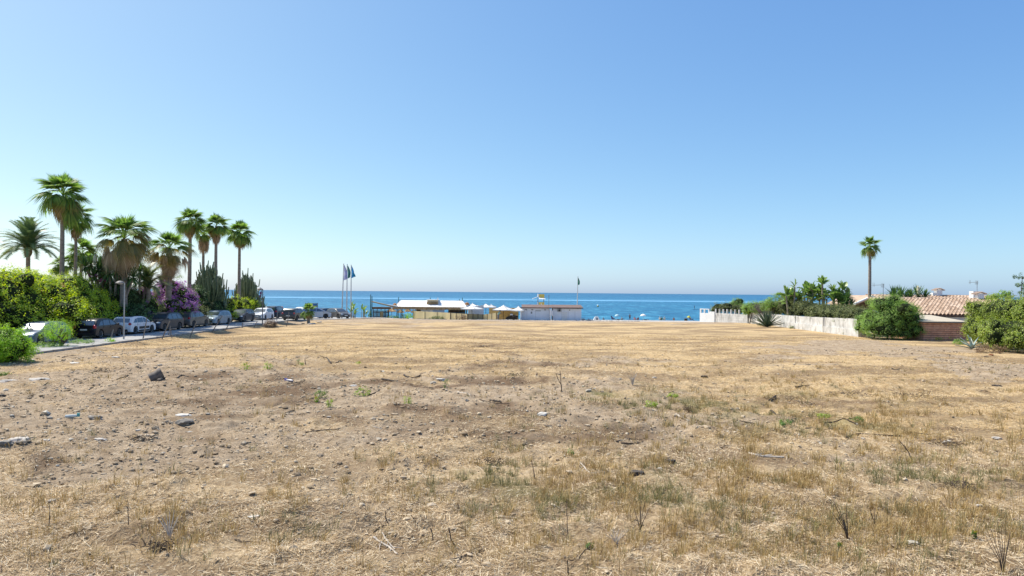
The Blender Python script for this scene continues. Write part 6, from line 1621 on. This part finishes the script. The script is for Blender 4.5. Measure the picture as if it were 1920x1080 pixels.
straw_c = island_mat('straw_fibres', [(0.222, 0.146, 0.081), (0.424, 0.302, 0.172), (0.606, 0.458, 0.28), (0.727, 0.585, 0.398), (0.808, 0.702, 0.515), (0.555, 0.409, 0.235)], trans=.15)
straw_g = island_mat('straw_fibres_gold', [(0.263, 0.165, 0.072), (0.475, 0.322, 0.145), (0.626, 0.448, 0.226), (0.747, 0.576, 0.325), (0.424, 0.293, 0.136)], trans=.15)
grass_dry = island_mat('dry_grass_blades', [(0.242, 0.156, 0.059), (0.383, 0.263, 0.099), (0.525, 0.371, 0.163), (0.606, 0.469, 0.235), (0.343, 0.234, 0.09), (0.444, 0.312, 0.127)], trans=.25)
grass_olv = island_mat('olive_grass_blades', [(.12, .12, .045), (.20, .19, .07), (.30, .27, .12), (.42, .36, .20), (.16, .17, .06), (.26, .24, .13)], trans=.25)
clod_m = island_mat('soil_clods', [(0.172, 0.127, 0.081), (0.323, 0.253, 0.172), (0.424, 0.336, 0.235), (0.484, 0.39, 0.271), (0.555, 0.458, 0.334), (0.252, 0.185, 0.122), (0.364, 0.283, 0.19)], .95)
shred_m = island_mat('dark_plant_shreds', [(.05, .033, .022), (.10, .07, .045), (.16, .11, .07), (.24, .17, .11)], .9)

def flat_blades(x, y, L, W, lift, tilt):
    n = len(x); z = ground(x, y)
    # noise combed direction, so mown stalks lie in swaths
    a = (fbm(x * .5, y * .5, 2, 120.) - .5) * 9 + rng.normal(0, .75, n)
    d = np.stack([np.cos(a), np.sin(a), rng.normal(0, tilt, n)], 1); d /= np.linalg.norm(d, axis=1, keepdims=True)
    s = np.stack([-np.sin(a), np.cos(a), rng.normal(0, .5, n)], 1); s /= np.linalg.norm(s, axis=1, keepdims=True)
    c = np.stack([x, y, z + lift], 1); l = (L * .5)[:, None]; w = (W * .5)[:, None]
    p = np.stack([c - d * l - s * w, c - d * l + s * w, c + d * l + s * w * .6, c + d * l - s * w * .6], 1)
    return p.reshape(-1, 3), np.arange(n * 4).reshape(n, 4)
x, y = scatter(680000, 7.6, 62)
so, gr_, br_, go_ = zones(x, y)
k = rng.random(len(x)) > np.clip(so * .9 + br_ * .35 - .03, 0, .95)
patch = fbm(x * .7, y * .7, 4, 150.)
k &= rng.random(len(x)) < np.clip((patch - .28) * 3.2, .15, 1)
x, y, go_ = x[k], y[k], go_[k]
sc = 1 + y / 24
isg = rng.random(len(x)) < go_ * .85
for sel, nm, mt_, lab in ((~isg, 'straw_litter', straw_c, 'pale mown straw lying over the dry field'), (isg, 'gold_straw_litter', straw_g, 'golden cut stubble lying over the far and right field')):
    xx, yy = x[sel], y[sel]; n = len(xx)
    V, Fc = flat_blades(xx, yy, np.exp(rng.normal(-2.75, .5, n)) * (1 + yy / 60), rng.uniform(.0025, .007, n) * (1 + yy / 22), rng.uniform(.0, .03, n), .28)
    tag(link(nm, np_mesh(nm, V, Fc, mt_)), lab, kind='stuff'); print(nm, n)

def blades(cx, cy, per, h, spread, lean, w, mt_, nm, lab, wild=.5):
    n = len(cx); N_ = n * per
    a = rng.uniform(0, 2 * np.pi, N_); r = np.repeat(spread, per) * rng.random(N_) ** .6
    x = np.repeat(cx, per) + np.cos(a) * r; y = np.repeat(cy, per) + np.sin(a) * r; z = ground(x, y) - .01
    H_ = np.repeat(h, per) * rng.uniform(.35, 1.15, N_)
    a2 = a + rng.normal(0, wild, N_); ln = lean * rng.uniform(.1, 1.2, N_)
    d = np.stack([np.cos(a2), np.sin(a2)], 1)
    s = np.stack([-np.sin(a2 + rng.normal(0, .8, N_)), np.cos(a2), np.zeros(N_)], 1); s /= np.linalg.norm(s, axis=1, keepdims=True)
    W = (w * (1 + y / 22) * rng.uniform(.6, 1.3, N_))[:, None]
    p0 = np.stack([x, y, z], 1)
    p1 = p0 + np.concatenate([d * (H_ * ln * .35)[:, None], (H_ * .6)[:, None]], 1)
    p2 = p0 + np.concatenate([d * (H_ * ln)[:, None], (H_ * (1 - .3 * ln))[:, None]], 1)
    V = np.stack([p0 - s * W, p0 + s * W, p1 + s * W * .8, p1 - s * W * .8, p2 + s * W * .15, p2 - s * W * .15], 1).reshape(-1, 3)
    b_ = np.arange(N_)[:, None] * 6
    Fc = np.concatenate([b_ + np.array([0, 1, 2, 3]), b_ + np.array([3, 2, 4, 5])], 0)
    tag(link(nm, np_mesh(nm, V, Fc, mt_)), lab, kind='stuff'); print(nm, N_)
def in_px(x, y, ells):
    px, py = to_px(x, y, 0.0); k = np.zeros(len(x))
    for cx, cy, rx, ry, w in ells: k = np.maximum(k, w * np.exp(-(((px - cx) / rx) ** 2 + ((py - cy) / ry) ** 2)))
    return k
# standing dry grass: mostly right half and the tufted foreground patches
x, y = scatter(17000, 8.0, 40, 1.25)
q = in_px(x, y, [(1450, 900, 420, 60, .9), (1650, 800, 380, 60, .75), (1750, 960, 300, 90, .8), (1100, 930, 240, 60, .6), (390, 965, 120, 34, 1.0), (470, 935, 60, 22, .8), (120, 960, 90, 26, .6), (1200, 1010, 300, 60, .45), (1560, 740, 300, 28, .5), (640, 890, 120, 18, .35), (1380, 850, 120, 30, .9), (870, 900, 90, 25, .5), (300, 1010, 220, 40, .35), (1500, 1000, 330, 70, .55)])
q = q * np.clip((fbm(x * 1.0, y * 1.0, 3, 170.) - .42) * 7, 0, 1.5) + .03
k = rng.random(len(x)) < q
blades(x[k], y[k], 20, rng.uniform(.07, .33, k.sum()), rng.uniform(.05, .2, k.sum()), .75, .0024, grass_dry, 'dry_grass_tufts', 'standing tufts of dry golden grass')
x, y = scatter(15000, 8.0, 38, 1.25)
q = in_px(x, y, [(960, 890, 190, 34, .95), (1190, 930, 170, 48, .9), (1240, 765, 230, 22, .6), (1440, 800, 180, 24, .5), (1350, 960, 220, 60, .5), (1010, 960, 120, 34, .5), (1600, 1000, 260, 60, .35), (1750, 900, 160, 34, .5), (1480, 880, 160, 20, .45), (920, 870, 60, 14, .9), (560, 1000, 60, 20, .3)])
q = q * np.clip((fbm(x * 1.1, y * 1.1, 3, 190.) - .42) * 7, 0, 1.5) + .01
k = rng.random(len(x)) < q
blades(x[k], y[k], 20, rng.uniform(.07, .30, k.sum()), rng.uniform(.05, .18, k.sum()), .8, .0024, grass_olv, 'olive_grass_tufts', 'standing grey-green grass tufts between the straw')

# clods, pebbles
import bmesh
_bm = bmesh.new(); bmesh.ops.create_icosphere(_bm, subdivisions=1, radius=1); bv = np.array([v.co[:] for v in _bm.verts]); bf = np.array([[q.index for q in f.verts] for f in _bm.faces]); _bm.free()
def pebbles(x, y, r, mt_, nm, lab, flat=.6, sink=.25):
    n = len(x); z = ground(x, y)
    dv = bv[None] * (1 + rng.normal(0, .22, (n, len(bv), 1)))
    a = rng.uniform(0, 6.28, n); ca, sa = np.cos(a), np.sin(a)
    st = rng.uniform(.7, 1.5, n)
    X_ = dv[..., 0] * st[:, None]; Y_ = dv[..., 1]
    P_ = np.stack([X_ * ca[:, None] - Y_ * sa[:, None], X_ * sa[:, None] + Y_ * ca[:, None], dv[..., 2] * flat], -1) * r[:, None, None]
    P_ += np.stack([x, y, z + r * flat * (1 - 2 * sink)], 1)[:, None]
    Fc = (bf[None] + (np.arange(n) * len(bv))[:, None, None]).reshape(-1, 3)
    tag(link(nm, np_mesh(nm, P_.reshape(-1, 3), Fc, mt_)), lab, kind='stuff'); print(nm, n)
x, y = scatter(92000, 8.0, 48)
so, gr_, br_, go_ = zones(x, y)
k = rng.random(len(x)) < np.clip(so * .48 + br_ * .24 + .02, 0, 1) * np.clip((fbm(x * .9, y * .9, 3, 210.) - .25) * 3, .1, 1)
x, y = x[k], y[k]
r = np.exp(rng.normal(-4.15, .5, len(x))) * (1 + y / 45)
pebbles(x, y, np.clip(r, .006, .07), clod_m, 'soil_clods', 'crumbly clods and pebbles over the bare soil')
x, y = scatter(9000, 8.5, 60)
q = in_px(x, y, [(150, 790, 260, 60, 1), (400, 720, 300, 30, .5), (900, 720, 260, 30, .4), (600, 605, 200, 5, 1), (1000, 600, 400, 4, .8), (1500, 812, 240, 20, .5), (330, 655, 200, 10, .6), (1350, 870, 200, 20, .2)])
k = rng.random(len(x)) < q * .22 + .004
x, y = x[k], y[k]; pebbles(x, y, np.clip(np.exp(rng.normal(-3.75, .5, len(x))) * (1 + y / 45), .012, .10), island_mat('pale_pebbles', [(.36, .31, .25), (.46, .41, .33), (.58, .53, .44), (.32, .27, .22)]), 'pale_pebbles', 'pale limestone pebbles scattered over the soil')
# dark shreds of cut stems
x, y = scatter(70000, 8.0, 60)
so, gr_, br_, go_ = zones(x, y)
k = rng.random(len(x)) < np.clip(br_ * .45 + so * .10 + .04, 0, 1) * np.clip((fbm(x * 1.2, y * .8, 3, 230.) - .3) * 3, .05, 1)
x, y = x[k], y[k]; n = len(x)
V, Fc = flat_blades(x, y, rng.uniform(.04, .22, n) * (1 + y / 50), rng.uniform(.005, .014, n) * (1 + y / 25), rng.uniform(.004, .03, n), .3)
tag(link('plant_shreds', np_mesh('plant_shreds', V, Fc, shred_m)), 'dark shreds of dry stems on the soil', kind='stuff'); print('shreds', n)

# ------------------------------------------------------------------ single stones, branches, stalks and weeds
s_pale = mat('stone_pale', (.52, .47, .41), .9, var=.15, scale=5, bumps=.5); s_white = mat('stone_white', (.60, .56, .50), .85, var=.1, scale=5, bumps=.4)
s_grey = mat('grey_stone', (.25, .23, .20)); s_dark = mat('stone_dark', (.085, .072, .062), .9, var=.3, scale=8, bumps=.6)
def rock(label, px, py, w_px, h_px, mt_, flat=None, seed=None, name='rock'):
    g = GP(px, py + h_px * .4); k = g.y / F; rx = w_px * k / 2; rz = h_px * k / 2
    rz = max(rz, rx * .18); v, f = blob((0, 0, 0), (rx, rx * .7, rz), seed or int(px), .34, 3); rr = random.Random(int(px)); v = [(a * (1 + rr.uniform(-.07, .07)), b_ * (1 + rr.uniform(-.07, .07)), min(c, rz * .62) * (1 + rr.uniform(-.10, .10))) for a, b_, c in v]
    o = MB().add(v, f).build(name, mt_, smooth=22, loc=(g.x, g.y, g.z + max(rz, rx * .18) * .28), rot=(0, 0, random.uniform(-.3, .3))); return tag(o, label, name, 'stones on the field')
for a in [
 ('large rounded stone with a dark underside in the left foreground soil', 348, 791, 32, 13, s_grey), ('pale chalky stone right behind the large rounded one', 345, 776, 28, 9, s_white),
 ('brown-grey stone beside the small one left of the blue bottle scrap', 182, 781, 22, 12, s_grey), ('small white stone touching the brown-grey stone', 172, 776, 10, 7, s_pale),
 ('flat grey slab at the far left', 75, 709, 30, 7, s_pale), ('broad flat stone near the left edge', 14, 711, 28, 8, s_pale), ('dark lump at the left picture edge', 4, 740, 14, 9, s_dark),
 ('wide pale flat boulder at the left edge, half sunk', 38, 822, 36, 20, s_pale), ('grey boulder at the very left edge beside the flat one', 8, 828, 30, 16, s_grey), ('dark block in front of the wide pale boulder', 42, 832, 22, 6, s_dark),
 ('bright white stone in front of the broken pipe area, centre-left', 825, 710, 16, 9, s_white), ('white rounded stone on the grey soil in the centre', 1016, 774, 18, 10, s_white), ('small black stone right below the white rounded one', 1028, 798, 14, 5, s_dark),
 ('dark angular stone in the centre foreground grass', 1192, 884, 30, 15, s_dark), ('dark clod alone on the golden stubble', 1320, 705, 12, 6, s_dark), ('small pale stone left of the dark clod', 1228, 707, 9, 5, s_pale),
 ('brown stone on the right by the grey sand', 1870, 722, 16, 6, s_dark), ('pale flat stone by the big branches at right', 1775, 826, 18, 8, s_white), ('pale stone at the end of the right branches', 1870, 820, 16, 6, s_pale),
 ('pale stone left of the black bin-like pipe', 662, 722, 12, 5, s_white), ('grey pebble in the centre-left soil', 617, 780, 9, 5, s_pale), ('dark pebble among straw in the centre', 742, 790, 8, 5, s_dark),
 ('dark small stone right of centre in the grass', 1258, 862, 14, 10, s_dark), ('white scrap of stone beside the dark angular one', 1236, 877, 9, 6, s_white), ('pale stone amid the right-hand grass', 1835, 946, 10, 6, s_white),
 ('pale stone by the small palm at the road', 585, 606, 12, 5, s_white), ('second pale stone by the small palm', 600, 603, 9, 4, s_pale), ('reddish stone near the small palm', 568, 606, 8, 4, s_grey),
 ('pale stone at the foot of the left bushes', 58, 674, 12, 6, s_white), ('long pale concrete scrap on the field at left', 142, 680, 20, 3, s_white), ('tiny white stone on the far left field', 217, 669, 12, 3, s_white),
 ('orange clod by the tall hedge', 1859, 666, 8, 4, mat('clod_rust', (.38, .13, .05), .9, var=.2)), ('dark clod beside the orange one', 1850, 668, 10, 3, s_dark), ('dark lump on the grey sand before the feathery tree', 1697, 653, 9, 3, s_dark),
 ('white flat stone near the bottle in the left soil', 88, 825, 12, 6, s_white), ('cream stone lying in pale straw at lower left', 475, 967, 20, 5, s_white), ('pale rock slab lying left in the soil', 190, 822, 20, 6, s_pale)]:
    rock(*a)
# broken concrete pipe
g = GP(294, 712); k = g.y / F; root = thing('broken_pipe', 'short broken clay pipe tipped on the soil at left', 'pipe', (g.x, g.y, g.z + .10), .5)
R0 = 10 * k; pm = mat('old_clay_pipe', (.17, .14, .12), .85, var=.25, scale=6, bumps=.4)
m = MB(); m.lathe([(R0 * .8, -.28), (R0, -.28), (R0 * .96, .0), (R0 * 1.15, .12), (R0 * 1.18, .24), (R0 * .92, .24), (R0 * .8, .1), (R0 * .78, -.28)], 22, (0, 0, 0), 'X'); m.build('pipe', pm, root, smooth=40, rot=(0, -.45, 0), loc=(0, 0, .06))
v, f = blob((.14, -.38, -.04), (.10, .08, .06), 9, .3, 2); MB().add(v, f).build('shard', pm, root)
# branches lying about: list of pixel chains
stick_m = mat('dead_stick', (.13, .09, .06), .85, var=.3, scale=8, bumps=.4); stick_d = mat('dead_stick_dark', (.06, .042, .03), .85, var=.3, scale=8); stick_p = mat('bleached_stick', (.55, .48, .40), .85, var=.15, scale=6)
def stick(label, pts, wpx, mt_, arch=.0, stand=None, name='branch', cat='branch', grp='dead branches on the field'):
    g0 = GP(*pts[0]); root = thing(name, label, cat, g0, 0, grp); P3 = []
    for i, (px, py) in enumerate(pts):
        if stand is None:
            g = GP(px, py); z = arch * math.sin(math.pi * i / max(1, len(pts) - 1)) + .015; P3.append(Vector((g.x, g.y, g.z + z)) - g0)
        else:
            q = P(px, py, g0.y + .04 * i); P3.append(q - g0)
    fine = []
    for i in range(len(P3) - 1):
        for j in range(4):
            q = P3[i].lerp(P3[i + 1], j / 4); L = (P3[i + 1] - P3[i]).length
            fine.append(q + Vector((random.uniform(-.02, .02), random.uniform(-.02, .02), random.uniform(-.004, .02))) * min(1, L))
    fine.append(P3[-1]); r = wpx * g0.y / F / 2; n = len(fine)
    MB().tube(fine, [r * (1 - .6 * i / n) * random.uniform(.85, 1.15) for i in range(n)], 6).build('stem', mt_, root)
    m = MB(); L = (P3[-1] - P3[0]).length
    for _ in range(3):
        i = random.randint(n // 4, n - 2); a = fine[i]; d = (fine[-1] - fine[0]).normalized(); s = Vector((-d.y, d.x, .3)) * random.choice((-1, 1))
        m.tube([a, a + (d * .6 + s * .5) * L * random.uniform(.08, .18), a + (d * 1.0 + s * .7) * L * random.uniform(.15, .28)], [r * .5, r * .35, r * .2], 4)
    m.build('side_twigs', mt_, root)['kind'] = 'stuff'
for a in [
 ('long thin branch arching over the soil left of centre', [(572, 812), (600, 808), (632, 806), (650, 800)], 2.6, stick_d), ('curved dark root beside the pale stone in the centre', [(716, 712), (740, 715), (772, 713), (790, 705)], 3.2, stick_d),
 ('stub of branch at the left end of the curved root', [(757, 704), (766, 709)], 4, stick_d), ('short forked stick behind the small weeds, pointing up', [(620, 682), (612, 670)], 3, stick_d),
 ('bent twig right of the short forked stick', [(630, 681), (637, 677), (644, 681)], 2, stick_d), ('twiggy branch next to the low yellow weed', [(690, 742), (702, 738), (712, 731)], 3.2, stick_d),
 ('thin pale cane lying on the grey soil right of centre', [(858, 736), (882, 741)], 3.4, stick_p), ('long dark branch in the tangle at right', [(1690, 819), (1650, 817), (1612, 814), (1585, 822)], 3.6, stick_d),
 ('dark branch above the long one in the right tangle', [(1535, 794), (1560, 791), (1582, 792), (1605, 796)], 3.4, stick_d), ('lowest curved branch in the right tangle', [(1510, 804), (1545, 806), (1580, 805)], 3, stick_d),
 ('dark branch at the right end of the tangle', [(1680, 815), (1710, 812), (1740, 816)], 3.2, stick_d), ('thick short log left of the right tangle', [(1443, 752), (1455, 746)], 5, stick_d),
 ('short dark log behind the right tangle, left side', [(1446, 771), (1458, 779)], 5, stick_d), ('dark stick alone on the golden stubble', [(1492, 724), (1504, 724), (1518, 723)], 3, stick_d),
 ('white bleached stick lying in the right foreground grass', [(1405, 852), (1418, 855), (1436, 857), (1470, 858)], 7, stick_p), ('curved brown stick in the middle ground right of centre', [(1158, 830), (1180, 824), (1205, 826)], 3.2, stick_m),
 ('second curved stick just below the other', [(1165, 832), (1190, 833), (1206, 829)], 3, stick_m), ('pale stick by the small brush heap', [(1268, 778), (1282, 786), (1292, 790)], 4.4, stick_p),
 ('thin stick right of the pale one', [(1326, 788), (1350, 796)], 2.2, stick_m), ('dark stick in the olive grass on the right', [(1382, 789), (1398, 792), (1414, 794)], 3, stick_d),
 ('thin stick on far stubble near the right sand patch', [(1672, 692), (1682, 694), (1690, 688)], 1.8, stick_d), ('long twig near the centre bottom edge', [(845, 1052), (870, 1044), (905, 1032)], 3.4, stick_m),
 ('forked root just left of the stubby grass, bottom centre-left', [(700, 1000), (712, 990), (724, 986)], 2.4, stick_d), ('weathered root in the lower left straw', [(520, 1021), (532, 1012), (538, 1007)], 3, stick_d),
 ('thin stick lying left of the weathered root', [(440, 1013), (456, 1018), (470, 1018)], 2.6, stick_m), ('dark stick by the roadside weeds at left', [(116, 671), (135, 668), (148, 666)], 2, stick_d),
 ('dark stick in front of the road edge', [(240, 705), (218, 712)], 2, stick_d), ('row of dark root bits beside the broken pipe', [(332, 710), (340, 704), (352, 706)], 3, stick_d),
 ('dark branch on the soil right of the pale cane', [(925, 752), (940, 755)], 4.5, stick_d), ('thin reddish twig heap on soil, centre', [(900, 750), (930, 758), (955, 757)], 2, stick_m),
 ('long stick half buried in pale straw, bottom centre', [(700, 798), (716, 805)], 2, stick_p), ('straw-coloured cane crossing the centre grass', [(1085, 865), (1100, 884), (1108, 889)], 2.4, stick_p),
 ('dark stick on the soil left of centre', [(536, 776), (552, 771)], 3, stick_d), ('grey driftwood spike at lower left centre', [(700, 1010), (730, 1028), (745, 1040)], 4.5, stick_p), ('grey driftwood sliver beside the spike', [(716, 1000), (728, 1020), (740, 1032)], 3.5, stick_p)]:
    stick(*a)
for a in [
 ('upright bare twig standing in the centre of the field', [(1053, 735), (1052, 718), (1050, 695)], 2, stick_d), ('second stem leaning beside the upright twig', [(1052, 722), (1046, 710), (1042, 699)], 1.6, stick_d),
 ('charred curved stalk with forked base, bottom centre', [(853, 1024), (846, 1012), (842, 990)], 3.6, stick_d), ('short charred stalk left of the curved one', [(812, 1012), (811, 1002), (807, 990)], 3.2, stick_d),
 ('curved dark stalk further left at the bottom', [(729, 984), (723, 972), (723, 958)], 2.8, stick_d), ('bent twig rising near the bottom edge, centre-right', [(1068, 1052), (1082, 1050), (1096, 1032), (1108, 1024)], 3, stick_d),
 ('small upright stub at the bottom edge', [(1066, 1080), (1064, 1050)], 3.2, stick_d), ('thin dry stalk in the left foreground straw', [(241, 985), (240, 962), (240, 940)], 1.8, stick_m),
 ('thin dry stalk at the lower left near the edge', [(92, 985), (93, 970), (93, 948)], 1.8, stick_m), ('tall thin stalk in grass right of centre', [(1065, 1008), (1064, 985), (1062, 940)], 2, stick_m),
 ('slim stalk leaning left in the right grass', [(1712, 865), (1700, 842), (1686, 826)], 2.4, stick_m), ('thin stalk standing in the centre grass', [(1003, 900), (1000, 880), (996, 862)], 1.8, stick_m),
 ('short dark twig on the stubble near the weeds, left of centre', [(573, 684), (572, 676), (572, 671)], 2, stick_d)]:
    stick(*a[:4], stand=True, name='dry_stalk', cat='stalk', grp='dry stalks standing in the field')
def sprig(label, px, py, n, h_px, sp_px, w_px, mt_, lean=0):
    g = GP(px, py); k = g.y / F; root = thing('dry_sprig', label, 'dry plant', g, 0, 'dry sprigs in the field'); 
    for i in range(n):
        u = (i / max(1, n - 1) - .5) * 2; h = h_px * k * random.uniform(.7, 1.05); x = u * sp_px * k + lean * k; yy = random.uniform(-.1, .1)
        pts = [Vector((random.uniform(-.01, .01), 0, -.02)), Vector((x * .25, yy * .4, h * .35)), Vector((x * .7, yy, h * .72)), Vector((x * 1.0, yy * 1.3, h))]
        MB().tube(pts, [w_px * k * .5, w_px * k * .42, w_px * k * .3, w_px * k * .15], 5).build('stem', mt_, root)
sprig('dark many-stemmed dry sprig fanning out in the right foreground', 1590, 1010, 6, 62, 16, 2.2, stick_m, -16)
sprig('tall dry sprig at the lower right edge', 1882, 1076, 9, 88, 30, 1.6, stick_m, -6)
sprig('pale dry sprig on the stubble right of centre', 1186, 722, 7, 24, 10, 1.4, stick_p)
sprig('pale forked dry sprig in the left foreground tuft', 318, 1010, 7, 50, 24, 2.2, stick_p, -6)
sprig('brown dry sprig in the grass right of centre', 1200, 996, 5, 50, 14, 2, stick_m, 4)
sprig('dark dry sprig by the white flower clump', 1640, 985, 4, 34, 12, 2, stick_d)
sprig('grey brittle sprig low in the centre grass', 1156, 1020, 9, 26, 24, 1.6, stick_p)
# small heaps of twigs
def twig_heap(label, px, py, w_px, h_px, mt_, n=60):
    g = GP(px, py); k = g.y / F; m = MB(); rx, rz = w_px * k / 2, h_px * k
    for _ in range(n):
        a = Vector((random.gauss(0, rx * .5), random.gauss(0, rx * .3), random.uniform(0, rz * .6))); d = Vector((random.uniform(-1, 1), random.uniform(-1, 1), random.uniform(-.15, .3))).normalized() * min(rx, .45) * random.uniform(.15, .5)
        m.tube([a, a + d * .5 + Vector((0, 0, .02)), a + d], [.008, .006, .003], 4)
    root = thing('twig_heap', label, 'twigs', g, 0, 'little heaps of dry twigs'); m.build('twigs', mt_, root)['kind'] = 'stuff'
for a in [('brushy heap of brown twigs right of centre', 1290, 772, 44, 14, stick_m, 90), ('low heap of brown twigs on the far left field', 190, 697, 34, 10, stick_m, 60), ('grey twig tangle in the left foreground', 262, 826, 46, 12, stick_m, 70), ('dark twig tangle on soil right of the white stone', 965, 706, 60, 10, stick_d, 80),
          ('dark cut brush on the centre of the far field', 900, 652, 60, 5, stick_m, 70), ('dark brush at the far left of the soil', 560, 722, 50, 10, stick_d, 60), ('tangle of twigs among the right branches', 1780, 838, 80, 14, stick_m, 90), ('dark tangle at the right grass', 1800, 915, 60, 18, stick_m, 80), ('dark twig tangle in the centre grass', 925, 872, 36, 20, stick_d, 70), ('grey twig tangle at the bottom left', 300, 1030, 60, 18, stick_m, 90), ('dark brush line in the right stubble', 1710, 746, 90, 8, stick_d, 80), ('low dark litter beside the right stubble', 1600, 742, 80, 8, stick_m, 70)]:
    twig_heap(*a)
# green weeds
weed_l = leaf_mat('weed_lime', [(.20, .33, .03), (.32, .46, .05), (.42, .52, .07)], trans=.4); weed_g = leaf_mat('weed_green', [(.07, .15, .03), (.13, .24, .05), (.20, .32, .07)], trans=.4); petal = mat('yellow_petals', (.72, .58, .02), .6, var=.05)
for px, py, w, h, mt_, lab, fl_ in [(461, 693, 16, 14, weed_l, 'lime green weed at the left of the soil strip, smallest pair', 1), (505, 690, 18, 13, weed_l, 'lime green weed right of the first one on the soil', 0), (603, 746, 24, 16, weed_g, 'dark green weed in the centre-left soil', 0), (594, 754, 8, 9, weed_l, 'tiny weed with a yellow flower below the dark green one', 3), (619, 763, 16, 15, weed_l, 'thin yellow-green weed right of the tiny flowering one', 1), (682, 742, 26, 16, weed_l, 'bushy lime weed beside the dark twiggy branch', 0), (836, 728, 14, 18, weed_g, 'slender green weed on a stalk by the white stone', 0), (764, 757, 18, 14, weed_l, 'pale sparse weed on the centre soil', 0), (566, 685, 8, 6, weed_l, 'tiny lime weed by the stick, far centre-left', 0), (672, 683, 10, 5, weed_l, 'tiny yellow-green weed on the far strip', 1), (1262, 745, 20, 8, weed_l, 'low green patch in the stubble right of centre', 0), (1222, 762, 24, 10, weed_l, 'wider low green patch next to the other', 0), (1545, 784, 26, 9, weed_l, 'bright green low weed by the right tangle', 0), (1606, 790, 24, 8, weed_g, 'green low weed right of the tangle', 0), (1475, 800, 26, 8, weed_g, 'green low weed left of the tangle', 0), (1826, 1010, 9, 14, weed_g, 'weed with a bright yellow flower at the lower right', 3), (1574, 1025, 8, 8, weed_g, 'tiny yellow flower in the right foreground', 2), (1106, 1030, 14, 12, weed_g, 'small green leaves on the bent twig at the bottom', 0), (1070, 855, 14, 12, weed_g, 'dark green weed in the centre grass', 0), (6, 706, 26, 8, weed_g, 'low green weed at the left edge by the slab', 0), (560, 682, 8, 8, weed_g, 'small dark weed left of the dark stub, far soil', 0)]:
    g = GP(px, py); k = g.y / F; rx = w * k / 2; h_ = h * k
    root = thing('field_weed', lab, 'weed', g, 0, 'small green weeds in the field')
    V, Fc = clumps([(0, 0, h_ * .5, rx, rx * .8, h_ * .5)], 26, 12, rx * .3, max(.03, rx * .28), max(.012, rx * .09), up=.8); link('leaves', np_mesh('leaves', V, Fc, mt_), root)
    m = MB()
    for _ in range(5): a = Vector((random.uniform(-.3, .3) * rx, random.uniform(-.3, .3) * rx, -.02)); m.tube([a, a * 1.5 + Vector((0, 0, h_ * .9))], [.006, .004], 4)
    m.build('stem', mat('weed_stem', (.16, .20, .06), .7), root)
    for i in range(fl_):
        c = Vector((random.uniform(-.6, .6) * rx, -.02, h_ * random.uniform(.85, 1.1))); m = MB(); pr = 2.1 * k
        for q in range(8): a = q * math.pi / 4; m.add([c, c + Vector((math.cos(a - .25) * pr, -.01, math.sin(a - .25) * pr)), c + Vector((math.cos(a + .25) * pr, -.01, math.sin(a + .25) * pr))], [(0, 1, 2)])
        m.build('flower', petal, root)
# litter
g = GP(134, 787); root = thing('plastic_bottle', 'crushed clear bottle with turquoise cap in the left soil', 'bottle', (g.x, g.y, g.z + .05), .4)
MB().lathe([(.001, -.16), (.045, -.15), (.05, .0), (.045, .1), (.018, .17), (.018, .2)], 12, (0, 0, 0), 'X').build('bottle', mat('clear_plastic', (.62, .66, .62), .2, var=.1), root, smooth=50); MB().box((.17, 0, .03), (.07, .07, .10)).build('cap', mat('turquoise_plastic', (.10, .42, .42), .4), root)
g = GP(543, 716); root = thing('plastic_bottle', 'flattened bottle with violet-blue neck on the soil at centre-left', 'bottle', (g.x, g.y, g.z + .05), -.6)
MB().lathe([(.001, -.2), (.06, -.18), (.06, .12), (.03, .22)], 12, (0, 0, 0), 'X').build('bottle', mat('dull_plastic', (.30, .29, .36), .3, var=.2), root, smooth=50); MB().box((-.24, 0, .03), (.10, .09, .10)).build('cap', mat('violet_plastic', (.14, .12, .42), .4), root)
